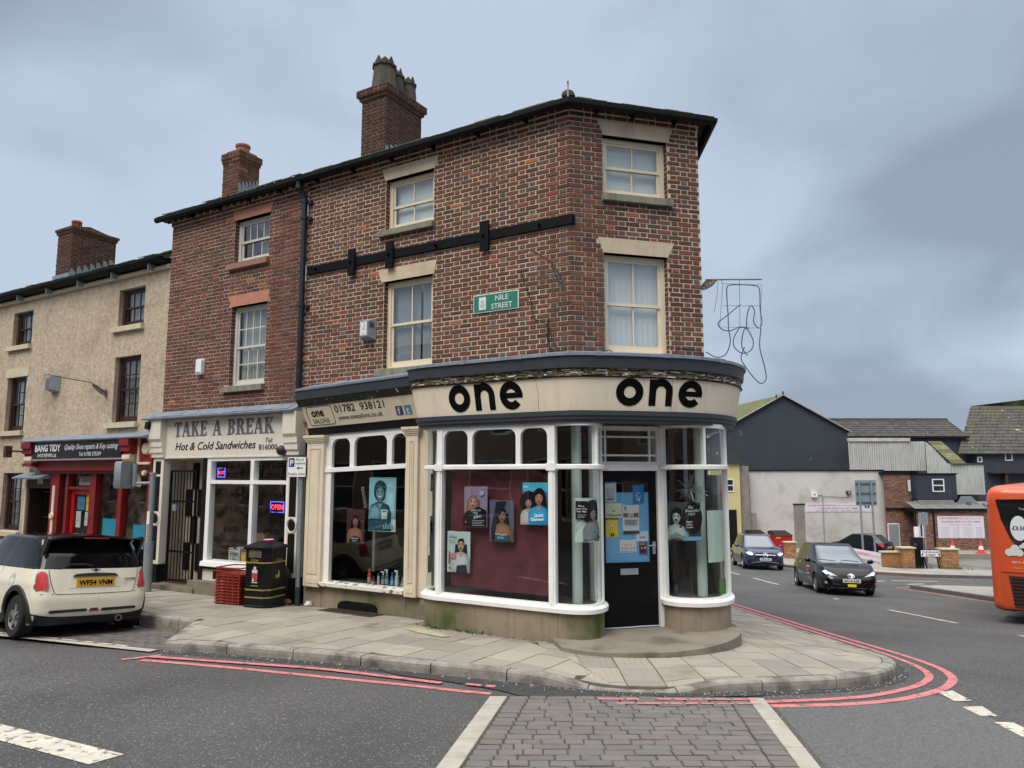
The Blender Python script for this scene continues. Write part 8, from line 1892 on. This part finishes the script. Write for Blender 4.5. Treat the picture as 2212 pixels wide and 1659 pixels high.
def brick_wall(name, F, x0, x1, z0, z1, holes, parent, seed, pal, mt=BRK2, row=.075):
    m = MB(); wall_sheet(m, F, x0, x1, z0, z1, holes); w = m.build(name, MATS['brown_mortar'], parent, recalc=False)
    L = brick_list(x0, x1, z0, z1, [rect_hole(*h) for h in holes], seed, row, bond='stretcher'); r = random.Random(seed)
    b = MB(); brick_mesh(b, F, [(a, c, d, e, tuple(v * r.uniform(.8, 1.2) for v in r.choice(pal))) for a, c, d, e, _ in L], seed); b.build('brickwork', mt, w, kind='stuff', recalc=False); return w
mat('brown_mortar', S(120, 104, 92), .95, .15, 5)
PY = [S(*c, 1.6) for c in ((122, 86, 72), (112, 82, 70), (134, 92, 74), (100, 76, 66), (84, 66, 60))]
PPIER = [S(*c, 1.3) for c in ((168, 122, 80), (158, 114, 78), (176, 132, 88), (150, 106, 72))]
# ---- slate-painted gable
gb = thing('gabled_warehouse', 'tall dark slate-painted gable wall with mossy roof behind the pale yard wall', 'building', (19.8, 54, GZ))
F = Y(54); m = MB(); m.prism(F, [(14.2, GZ), (24.46, GZ), (24.44, 3.14), (19.81, 5.70), (14.2, 2.62)], 0, -9); m.build('wall', SLATEW, gb)
def slope_quad(nm, a, b, ex, mt, par): MB().add([a, b, b + ex, a + ex, a + Vector((0, 0, .1)), b + Vector((0, 0, .1)), b + ex + Vector((0, 0, .1)), a + ex + Vector((0, 0, .1))], [(0, 1, 2, 3), (4, 5, 6, 7), (0, 1, 5, 4), (1, 2, 6, 5), (2, 3, 7, 6), (3, 0, 4, 7)]).build(nm, mt, par)
MROOF = mat('green_mossy_roof', S(88, 86, 62), .95, .3, 5, .4, 20, stain=S(98, 106, 46), stscale=1.2, stlo=.4, sthi=.6)
slope_quad('roof_slope', Vector((24.6, 53.85, 3.06)), Vector((19.81, 53.85, 5.74)), Vector((-.9, 9, 0)), MTILE, gb); slope_quad('roof_slope', Vector((19.81, 53.85, 5.74)), Vector((14.0, 53.85, 2.55)), Vector((-.9, 9, .0)), MROOF, gb)
m = MB(); m.tube([(24.62, 53.8, 3.1), (19.81, 53.8, 5.8), (14.0, 53.8, 2.6)], .06, 6); m.build('verge', mat('pale_verge', S(146, 142, 136), .8, .2, 6), gb)
# ---- pale rendered yard building
wb = thing('yard_building', 'long pale patched-render wall along the back of the car park', 'building', (20.5, 51, GZ))
m = MB(); m.box(Y(51), 16.05, 25.36, GZ - .2, .27, -2.6, 0); m.build('wall', PALER, wb); m = MB(); m.box(Y(51), 15.95, 25.4, .27, .36, -2.6, .08); m.build('gutter', BLACKP, wb)
m = MB(); m.box(Y(51), 19.13, 19.88, -4.9, -1.98, 0, .012); m.build('blocked_doorway', GREYR, wb); m = MB(); m.box(Y(51), 19.1, 19.92, -2.0, -1.93, 0, .05); m.build('doorway_head', BLACKP, wb)
MB().box(Y(51), 15.9, 16.45, -5.3, -2.55, 0, .5).build('buttress', GREYR, wb)
m = MB(); m.tube([(16.05, 50.9, .25), (16.1, 50.85, -.2), (16.12, 50.9, -3)], .05, 6); m.build('downpipe', BLACKP, wb)
for lb, F0, z0, mtl, nm in (('white junction box with grey conduit on the pale yard wall', (20.36, 20.74), (-1.5, -1.16), WHITE, 'junction_box'), ('black floodlight high on the pale yard wall', (22.76, 23.03), (-1.3, -1.08), BLACKP, 'floodlight')):
    t = thing(nm, lb, nm.replace('_', ' '), (F0[0], 50.95, z0[0])); MB().box(Y(50.99), F0[0], F0[1], z0[0], z0[1], 0, .18).build('case', mtl, t)
    if nm == 'junction_box': MB().cyl((20.55, 50.79, -1.3), (20.55, 50.8, -1.31), .05, n=10).build('knob', BLACKP, t); MB().tube([(20.75, 50.95, -1.36), (21.1, 50.95, -1.36), (21.14, 50.95, -1.42), (21.1, 50.95, -4.9)], .025, 6).build('conduit', METAL, t)
    else: MB().box(Y(50.8), F0[0] + .04, F0[1] - .04, z0[0] + .04, z0[1] - .04, 0, .01).build('lens', METAL, t); MB().tube([(22.9, 50.95, -1.3), (22.85, 50.96, -1.52), (21.2, 50.96, -1.45)], .012, 5).build('flex', BLACKP, t)
def banner(name, lb, F, x0, x1, z0, z1, full, grp='car parking banners', s=1):
    t = thing(name, lb, 'banner', tuple(F((x0 + x1) / 2, z0, .02)), grp); W_ = x1 - x0; h = z1 - z0
    MB().box(F, x0, x1, z0, z1, .01, .03).build('sheet', mat('white_banner_vinyl', S(222, 218, 226), .6, .04, 2), t)
    m = MB(); fitw = lambda tx, wd, sz, b=.01: wd / (text_shape(tx, b)[2] * sz); RD, GY = S(216, 60, 110), S(92, 86, 110)
    k = .26 * h if not full else .11 * h
    zt = z1 - k * 1.25
    m.text(F, 'CAR PARKING', x0 + .04 * W_, zt, k, .034, 1, col=RD, bold=.02, xs=fitw('CAR PARKING', W_ * .42, k, .02)); m.text(F, 'Starting from £1.00', x0 + .48 * W_, zt, k, .034, 1, col=S(222, 120, 160), xs=fitw('Starting from £1.00', W_ * .46, k))
    m.text(F, 'CHARGES APPLY AT ALL TIMES', x0 + .5 * W_, zt - k * 1.35, k * .82, .034, 1, 'C', col=GY, bold=.012, xs=fitw('CHARGES APPLY AT ALL TIMES', W_ * (.84 if full else .6), k * .82, .012))
    if full:
        m.text(F, 'Monday - Sunday', x0 + .5 * W_, zt - k * 2.5, k * .75, .034, 1, 'C', col=S(216, 80, 120), xs=fitw('Monday - Sunday', W_ * .46, k * .75))
        for i in range(7):
            for a, b, tx in ((.06, .24, '%d Hours'), (.32, .46, '£%d.00'), (.54, .74, '%d Hours'), (.82, .95, '£%d.00')):
                z = zt - k * 3.7 - i * h * .072; tt = tx % (i + (1 if a < .5 else 8)); m.text(F, tt, x0 + a * W_, z, h * .055, .034, 1, col=S(150, 140, 166), xs=fitw(tt, (b - a) * W_, h * .055))
    else:
        for a, b, c_ in ((.16, .34, S(216, 90, 130)), (.38, .5, S(150, 140, 166)), (.54, .7, S(150, 140, 166)), (.74, .86, S(216, 120, 150))): m.rect(F, x0 + a * W_, x0 + b * W_, z0 + .09 * h, z0 + .15 * h, .034, c_)
        m.box(F, x1 - .1 * W_, x1 - .03 * W_, z1 - .52 * h, z1 - .1 * h, .03, .036, S(40, 60, 140)); m.text(F, 'P', x1 - .065 * W_, z1 - .46 * h, .36 * h, .04, 1, 'C', bold=.03, col=(.85, .85, .88))
    m.build('banner_print', PRINT, t, recalc=False)
banner('parking_banner', 'wide car parking banner high on the pale yard wall', Y(51.0), 19.91, 24.42, -2.48, -1.93, False)
# ---- corrugated sheds
def corrug(name, parent, F, pts_top, x0, x1, z0, dx=.16):
    """corrugated sheet: top follows pts_top (x, z)"""
    m = MB(); n = int((x1 - x0) / dx * 4); top = lambda x: lerp_tab(pts_top, x)
    for i in range(n):
        xa, xb = x0 + (x1 - x0) * i / n, x0 + (x1 - x0) * (i + 1) / n; wa, wb2 = .035 * math.sin(i * math.pi / 2), .035 * math.sin((i + 1) * math.pi / 2)
        m.quad(F(xa, z0, wa), F(xb, z0, wb2), F(xb, top(xb), wb2), F(xa, top(xa), wa))
    return m.build(name, CORR, parent, smooth=False, recalc=False)
sh = thing('corrugated_shed', 'grey corrugated sheet shed on top of the yard buildings with sloping pale roof', 'shed', (28, 53, .2))
corrug('front_sheet', sh, Y(53), [(24.0, 2.37), (29.5, 2.37)], 24.0, 29.45, .3); corrug('side_sheet', sh, Y(52), [(28.95, 2.33), (29.4, 1.95), (30.4, .80), (30.9, .73), (32.9, .73)], 28.95, 32.9, -1.35)
MB().box(Y(53), 24.0, 28.4, 2.38, 2.62, -.2, .1).build('gutter_board', mat('cream_board', S(196, 194, 180), .7, .15, 3), sh)
m = MB()
for k in range(11):
    t0, t1 = k / 11, (k + .9) / 11; P = lambda t, a, b: a + (b - a) * t; c_ = (1.25, 1.25, .95) if k in (2, 3, 6, 7, 8) else (.8, .78, .62)
    m.add([(P(t, 29.28, 30.57) + o, P(t, 52.3, 51.7) + (.06 if t == t1 else 0) * q, P(t, 2.36, .79)) for t, o in ((t0, 0), (t0, .98), (t1, 1.0), (t1, 0)) for q in (1,)], [(0, 1, 2, 3)], c_)
m.build('sloping_roof', mat('mossy_pale_sheet', S(168, 168, 136), .7, .15, 3, attr=True), sh, recalc=False)
m = MB(); m.add([(30.6, 51.9, .76), (33.0, 51.9, .76), (32.6, 54, .86), (31.4, 54, .86)], [(0, 1, 2, 3)]); m.build('flat_roof', MATS['mossy_pale_sheet'], sh, recalc=False)
MB().box(Y(53), 24.0, 28.9, .0, .3, -.5, -.1).build('dark_gap', BLACKP, sh)
# ---- long dark-roofed building and the house on the right
lr = thing('long_roofed_building', 'low building with long dark tiled roof between gable and right-hand house', 'building', (30, 57, GZ))
m = MB(); m.box(Y(57), 24.5, 34.9, -1, 2.95, -6, 0); m.build('wall', SLATEW, lr); tiles_xz(24.5, 35.0, 56.8, 2.92, 60, 4.42, 9, 3, 24.0, 35.3).build('roof_tiles', DTILE, lr, kind='stuff', recalc=False)
m = MB(); m.box(Y(56.8), 24.5, 35.0, 2.80, 2.92, -.1, .1); m.build('gutter', BLACKP, lr); m = MB(); m.tube([(24, 60, 4.47), (35.3, 60, 4.47)], .12, 8); m.build('ridge', mat('ridge_tile', S(84, 80, 78), .9, .2, 4), lr)
dh = thing('dark_house', 'dark slate-painted house with big mossy roof at the right edge', 'house', (38, 56, GZ))
m = MB(); m.box(Y(56), 34.9, 46, GZ, 1.72, -6, 0); m.build('wall', SLATEW, dh); tiles_xz(33.4, 46, 55.7, 1.55, 60.5, 5.55, 15, 4, 37.6, 46).build('roof_tiles', MTILE, dh, kind='stuff', recalc=False)
m = MB(); m.add([(37.6, 60.5, 5.6), (46, 60.5, 5.6), (46, 60.4, 6.9), (41.7, 60.4, 6.1)], [(0, 1, 2, 3)]); m.build('upper_roof', MTILE, dh, recalc=False)
def small_window(par, F, x0, x1, z0, z1, cross=True):
    m = MB(); t = .07
    for a, b, c_, d in ((x0, x1, z1 - t, z1), (x0, x1, z0, z0 + t), (x0, x0 + t, z0 + t, z1 - t), (x1 - t, x1, z0 + t, z1 - t)): m.box(F, a, b, c_, d, -.03, .05)
    if cross: m.box(F, x0 + t, x1 - t, (z0 + z1) / 2 - .035, (z0 + z1) / 2 + .035, -.03, .045)
    w = m.build('window', WUPVC, par); MB().rect(F, x0 + t, x1 - t, z0 + t, z1 - t, .012).build('pane', mat('dark_window_pane', S(46, 50, 54), .1, .3, 2), w, recalc=False)
small_window(dh, Y(56), 37.08, 37.64, 1.06, 1.64, False); small_window(dh, Y(56), 35.0, 35.35, .95, 1.36, False)
m = MB(); m.box(Y(56), 36.7, 36.9, -1.2, .12, 0, .5); m.box(Y(56), 35.6, 46, .12, .2, 0, .6); m.build('porch', mat('dark_timber', S(70, 52, 42), .8, .2, 5), dh)
# ---- brick block, dark extension, low brick range
bb = thing('brick_block', 'brown brick block with grey door between pale wall and dark extension', 'building', (26, 50.5, GZ))
brick_wall('wall', Y(50.5), 25.1, 27.05, GZ - .1, .05, [], bb, 41, PY); m = MB(); m.box(Y(50.5), 25.05, 27.1, .05, .2, -2, .08); m.build('roof_edge', BLACKP, bb); MB().box(Y(50.45), 25.1, 27.05, -2.3, -2.2, 0, .08).build('pipe_run', BLACKP, bb)
MB().box(Y(50.5), 25.19, 25.98, GZ, -3.22, .0, .03).build('door_frame', WHITE, bb); MB().box(Y(50.5), 25.25, 25.92, GZ, -3.28, .03, .045).build('door', mat('grey_steel_door', S(138, 146, 152), .5, .05), bb)
ex = thing('dark_extension', 'dark blue-grey upper extension with white-framed window over the yard', 'extension', (28.2, 49.8, -1.6))
m = MB(); m.box(Y(49.8), 26.95, 29.62, -1.62, .05, -2.2, 0); m.build('wall', mat('blue_grey_cladding', S(48, 56, 70), .7, .08, 2), ex); m = MB(); m.box(Y(49.8), 26.9, 29.7, .05, .12, -2.2, .08); m.box(Y(49.8), 26.9, 29.7, -1.7, -1.6, -2, .06); m.build('trim', BLACKP, ex)
small_window(ex, Y(49.8), 27.98, 28.78, -1.12, -.26); small_window(ex, Y(50.4), 26.7, 26.85, -1.09, -.34, False)
lo = thing('low_brick_range', 'single-storey brick range with flat grey roof behind the traffic cones', 'building', (28.5, 49, GZ))
brick_wall('wall', Y(49), 26.25, 33.5, GZ - .1, -2.35, [(26.48, 26.76, -4.05, -3.15)], lo, 43, PY); m = MB(); m.box(Y(49), 26.2, 33.6, -2.35, -2.18, -3, .15); m.build('fascia', BLACKP, lo)
m = MB(); m.add([(26.2, 48.8, -2.17), (33.6, 48.8, -2.17), (33.6, 50, -1.75), (26.2, 50, -1.75)], [(0, 1, 2, 3)]); m.build('flat_roof', mat('grey_felt_roof', S(112, 112, 112), .9, .2, 2), lo, recalc=False)
MB().box(Y(49.5), 26.9, 29.2, -2.2, -1.65, -.6, 0).build('parapet', GREYR, lo); m = MB(); m.add([(29.2, 49.4, -2.1), (31, 49.4, -2.1), (30.6, 49.9, -1.4), (29.9, 49.9, -1.4)], [(0, 1, 2, 3)]); m.box(Y(49.3), 30.0, 30.2, -2.1, -1.75, -.2, 0); m.build('roof_light', mat('felt_grey', S(96, 98, 100), .8, .2, 3), lo)
small_window(lo, Y(49), 26.48, 26.76, -4.05, -3.15, False)
for x in (26.28, 27.45): MB().cyl((x, 48.93, GZ), (x, 48.93, -2.3), .05, n=8).build('downpipe', BLACKP, lo)
banner('parking_tariff_banner', 'large white car parking tariff banner on the low brick range', Y(48.99), 27.70, 30.72, -4.08, -2.66, True)
# ---- yellow house beyond the salon
yl = thing('yellow_house', 'pale yellow rendered house just past the salon corner', 'house', (14.2, 50, GZ))
m = MB(); m.box(Y(50), 9.0, 15.25, GZ, .74, -6, 0); m.build('wall', YELR, yl); small_window(yl, Y(50), 14.3, 14.84, -1.12, -.26); MB().box(Y(50), 14.3, 14.95, GZ, -2.3, 0, .03).build('dark_gate', BLACKP, yl); MB().box(Y(50), 15.25, 15.95, GZ, .6, -6, -.3).build('side_wall', GREYR, yl); m = MB(); m.add([(9, 49.8, .74), (15.4, 49.8, .74), (15.4, 53, 2), (9, 53, 2)], [(0, 1, 2, 3)]); m.build('roof', DTILE, yl, recalc=False)
# ---- boundary piers, bins, signs, cones
def pier(lb, x, y, w, d, h, z=None, walls=()):
    z = H(x, y) + .1 if z is None else z
    t = thing('brick_pier', lb, 'pier', (x, y, z), 'buff brick piers of the car park'); F = Y(y - d / 2); r = random.Random(int(x * 37))
    MB().box(FW, x - w / 2, x + w / 2, y - d / 2, y + d / 2, z, z + h).build('core', MATS['brown_mortar'], t)
    m = MB()
    for G, a, b in ((F, x - w / 2, x + w / 2), (lambda s, v, l: Vector((x - w / 2 - l, y + d / 2 - s, v)), 0, d), (lambda s, v, l: Vector((x + w / 2 + l, y - d / 2 + s, v)), 0, d)):
        brick_mesh(m, G, [(p, q, u, v, tuple(k * r.uniform(.8, 1.2) for k in r.choice(PPIER))) for p, q, u, v, _ in brick_list(a, b, z, z + h, [], int(x * 11), bond='stretcher')], 3)
    m.build('brickwork', PIERB, t, kind='stuff', recalc=False); MB().box(FW, x - w / 2 - .07, x + w / 2 + .07, y - d / 2 - .07, y + d / 2 + .07, z + h, z + h + .07).build('coping', mat('pale_coping', S(196, 180, 146), .85, .12, 4), t)
pier('broad buff brick pier right of the Cleveland Street sign', 23.05, 40.0, .85, .5, 1.0); pier('buff brick pier left of the ticket machine', 20.65, 39.6, .62, .5, 1.02)
pier('buff brick pier in front of the right red bin', 17.15, 46.6, .58, .45, .95); pier('smaller buff brick pier in front of the left red bin', 15.9, 47.5, .5, .45, .9); pier('half-hidden buff brick pier by the black people carrier roof', 18.0, 45.6, .45, .45, .95)
wl_ = thing('low_boundary_wall', 'low buff brick boundary wall with pale coping behind the sloping banner', 'wall', (19.9, 40.3, -5))
MB().box(FW, 19.5, 20.35, 39.7, 39.95, -5.2, -4.05).build('core', mat('buff_wall_brick', S(160, 116, 80), .9, .2, 9, .3, 20), wl_); MB().box(FW, 19.4, 20.35, 39.62, 40.02, -4.05, -3.98).build('coping', MATS['pale_coping'], wl_)
RBIN = mat('red_bin_plastic', S(190, 34, 40), .45, .08, 4)
for lb, x0, x1, y in (('left red wheeled bin with black lid by the pale wall', 15.2, 16.3, 48.2), ('right red wheeled bin with stickers by the pale wall', 16.55, 17.75, 47.8)):
    t = thing('wheeled_bin', lb, 'bin', (x0, y, GZ), 'red wheeled bins'); MB().add([(x0 + .08, y, GZ + .15), (x1 - .08, y, GZ + .15), (x1, y - .1, GZ + 1.35), (x0, y - .1, GZ + 1.35), (x0 + .08, y + .9, GZ + .15), (x1 - .08, y + .9, GZ + .15), (x1, y + 1, GZ + 1.5), (x0, y + 1, GZ + 1.5)], [(0, 1, 2, 3), (4, 7, 6, 5), (0, 4, 5, 1), (3, 2, 6, 7), (0, 3, 7, 4), (1, 5, 6, 2)]).build('body', RBIN, t)
    MB().add([(x0 - .03, y - .16, GZ + 1.36), (x1 + .03, y - .16, GZ + 1.36), (x1 + .03, y + 1.03, GZ + 1.52), (x0 - .03, y + 1.03, GZ + 1.52), (x0 + .1, y, GZ + 1.48), (x1 - .1, y, GZ + 1.48), (x1 - .1, y + .9, GZ + 1.62), (x0 + .1, y + .9, GZ + 1.62)], [(0, 1, 5, 4), (1, 2, 6, 5), (2, 3, 7, 6), (3, 0, 4, 7), (4, 5, 6, 7), (0, 3, 2, 1)]).build('lid', BLACKP, t)
    for k, (dx, dz, a, b, c_) in enumerate(((.15, 1.18, .3, .08, S(220, 180, 60)), (.75, .95, .25, .05, (.75, .75, .75)), (.8, .55, .22, .2, (.75, .72, .72)))):
        if k == 0 and x0 < 16: continue
        m = MB(); m.box(Y(y - .085), x0 + dx, x0 + dx + a, GZ + dz, GZ + dz + b, 0, .02, c_); m.build('sticker', PAINTC, t)
    for dx in (.15, x1 - x0 - .15): MB().cyl((x0 + dx, y + .1, GZ + .1), (x0 + dx + .06, y + .1, GZ + .1), .1, n=10).build('castor', BLACKP, t)
bs = thing('road_sign', 'back of a large grey road sign on two tall posts', 'road sign', (20.5, 43.5, -5.1))
MB().box(Y(43.5), 19.95, 21.16, -1.76, -.30, 0, .03).build('panel', mat('grey_sign_back', S(128, 144, 152), .5, .06), bs)
for z in (-.5, -1.05, -1.58): MB().box(Y(43.46), 19.97, 21.14, z - .03, z + .03, 0, .05).build('rail', mat('dark_rail', S(78, 88, 96), .5, .08), bs)
for x, zb in ((20.17, -5.2), (20.86, -5.2)): MB().cyl((x, 43.38, zb), (x + -.02, 43.38, -.32), .06, n=12).build('post', GREYPOST, bs, smooth=True)
ss = thing('small_sign', 'back of a small grey sign on a single post by the ticket machine', 'sign', (22.0, 40.1, -5))
MB().box(Y(40.2), 21.74, 22.23, -2.65, -2.0, 0, .02).build('panel', MATS['grey_sign_back'], ss); MB().cyl((22.0, 40.15, -5.1), (22.0, 40.15, -1.97), .05, n=10).build('post', GREYPOST, ss, smooth=True)
tm = thing('ticket_machine', 'tall black ticket machine with white display by the car park entrance', 'ticket machine', (21.62, 40.3, -5))
MB().box(FW, 21.38, 21.84, 40.1, 40.5, -5.1, -3.3).build('body', BLACKP, tm); MB().box(Y(40.1), 21.5, 21.72, -3.3, -2.75, -.2, -.1).build('display_panel', WHITE, tm); MB().box(Y(40.1), 21.39, 21.47, -3.75, -3.6, 0, .01).build('parking_badge', mat('blue_badge', S(40, 80, 160), .5, .05), tm)
cs = thing('street_sign', 'white CLEVELAND STREET name plate on two short legs', 'sign', (22.1, 39.9, -5))
Fp = Y(39.9); MB().box(Fp, 21.55, 22.62, -4.29, -3.93, 0, .03).build('plate_border', INK, cs); MB().box(Fp, 21.57, 22.6, -4.27, -3.95, .03, .034).build('plate', WHITE, cs)
m = MB(); m.text(Fp, 'CLEVELAND', 22.085, -4.09, .13, .038, 1, 'C', bold=.02, xs=.92 / (text_shape('CLEVELAND', .02)[2] * .13)); m.text(Fp, 'STREET', 22.085, -4.24, .13, .038, 1, 'C', bold=.02, xs=.55 / (text_shape('STREET', .02)[2] * .13)); m.rect(Fp, 21.6, 21.68, -4.22, -4.12, .038); m.rect(Fp, 22.49, 22.57, -4.22, -4.12, .038); m.build('lettering', INK, cs, recalc=False)
for x in (21.75, 22.42): MB().tube([(x, 39.92, -4.2), (x + .04, 39.92, -4.6), (x + .15, 39.85, -5.05)], .03, 6).build('leg', BLACKP, cs)
Fb = frame(Vector((19.0, 42.6, 0)), Vector((.42, -.907, 0)).normalized(), Vector((-.907, -.42, 0)))
Fbs = lambda u, v, w=0.0: Fb(u, v - .06 * u, w)
banner('parking_banner', 'sloping car parking banner tied along the low wall behind the people carrier', Fbs, .0, 3.0, -4.95, -4.05, False)
for lb, x, y in (('traffic cone leaning pair, left one in front of the brick range', 27.55, 47.2), ('twin traffic cone close behind its neighbour at left', 27.72, 47.5), ('single traffic cone beside the tariff banner', 29.19, 47)):
    t = thing('traffic_cone', lb, 'traffic cone', (x, y, GZ), 'traffic cones'); h = .78; rr = lambda z: .19 - .15 * z
    for nm, z0, z1, mt_ in (('lower_cone', .04, .28, 'cone_red'), ('white_sleeve', .28, .56, 'cone_white'), ('tip', .56, .95, 'cone_red')):
        MB().cyl((x, y, GZ + .35 + z0 * h), (x, y, GZ + .35 + z1 * h), rr(z0), rr(z1), 14, False).build(nm, mat(mt_, S(226, 60, 70) if mt_ == 'cone_red' else S(226, 226, 226), .5, .05), t, smooth=True)
    MB().box(FW, x - .22, x + .22, y - .22, y + .22, GZ + .33, GZ + .39).build('base', MATS['cone_red'], t)
MB().box(FW, 26.6, 31.5, 46.6, 49, GZ - .1, GZ + .33).build('raised_kerb', GREYR, kind='structure')
# verge of weeds by the sign
m = MB(); r = random.Random(55)
for i in range(160):
    p = Vector((r.uniform(19.5, 24), r.uniform(39.2, 39.8), 0)); p.z = H(p.x, p.y) + .12; h = r.uniform(.05, .2); a = r.uniform(0, 6.28); l = Vector((math.cos(a), math.sin(a), 0)) * h * .5
    m.add([p - l * .3, p + l * .3, p + l + Vector((0, 0, h))], [(0, 1, 2)])
m.build('verge_weeds', WEED, kind='stuff', recalc=False)
# pigeons on the gable
for lb, x, z in (('small bird perched on the very tip of the dark gable', 19.8, 5.86), ('small bird perched just left of the gable tip', 19.3, 5.62)):
    t = MB(); t.ball((x, 53.8, z + .08), .08, .14, .09, 8, 6); t.ball((x - .03, 53.72, z + .19), .05, .05, .05, 8, 6); t.add([(x - .03, 53.94, z + .1), (x + .03, 53.94, z + .1), (x, 54.08, z + .05)], [(0, 1, 2)]); t.build('bird', mat('grey_feather', S(84, 86, 92), .8, .2, 20), label=lb, cat='bird', group='birds on the gable', smooth=True)
# ================================================================== terrace across the street, behind the camera (it shows in the shop glass)
mat('pale_terrace_render', S(150, 128, 110), .9, .12, 1, .2, 20)
def terrace(lb, F, a, b, loc):
    op = thing('opposite_terrace', lb, 'building', loc)
    W_ = [(x, x + 1.0, z, z + 1.5) for x in range(a + 1, b - 2, 3) for z in (1.6, 4.0)] + [(x, x + 2.0, -1.6, .6) for x in range(a + 1, b - 2, 3)]
    m = MB(); wall_sheet(m, F, a, b, -2.6, 5.8, W_, 0, .12); m.build('wall', MATS['pale_terrace_render'], op, recalc=False)
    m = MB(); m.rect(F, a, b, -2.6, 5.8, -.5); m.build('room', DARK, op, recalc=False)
    for p_, q, c_, d in W_:
        m = MB(); t = .09
        for x0, x1, u, v in ((p_, q, d - t, d), (p_, q, c_, c_ + t), (p_, p_ + t, c_ + t, d - t), (q - t, q, c_ + t, d - t), (p_ + t, q - t, (c_ + d) / 2 - .03, (c_ + d) / 2 + .03)): m.box(F, x0, x1, u, v, -.1, -.04)
        wn_ = m.build('window', WHITE, op); MB().rect(F, p_ + t, q - t, c_ + t, d - t, -.08).build('pane', GLASS, wn_, recalc=False)
    m = MB(); m.add([F(a, 5.8, .2), F(b, 5.8, .2), F(b, 7.2, -4), F(a, 7.2, -4)], [(0, 1, 2, 3)]); m.build('roof', SLATE, op, recalc=False)
terrace('brown terrace with sash windows on the other side of Nile Street', lambda u, v, w=0.0: FN(u, v, 16.0 - w), -6, 45, tuple(FN(10, -2.2, 16)))
terrace('brown terrace facing the salon corner from behind the camera', lambda u, v, w=0.0: Vector((u, -11 + w, v)), 1, 34, (15, -11, -2.2))
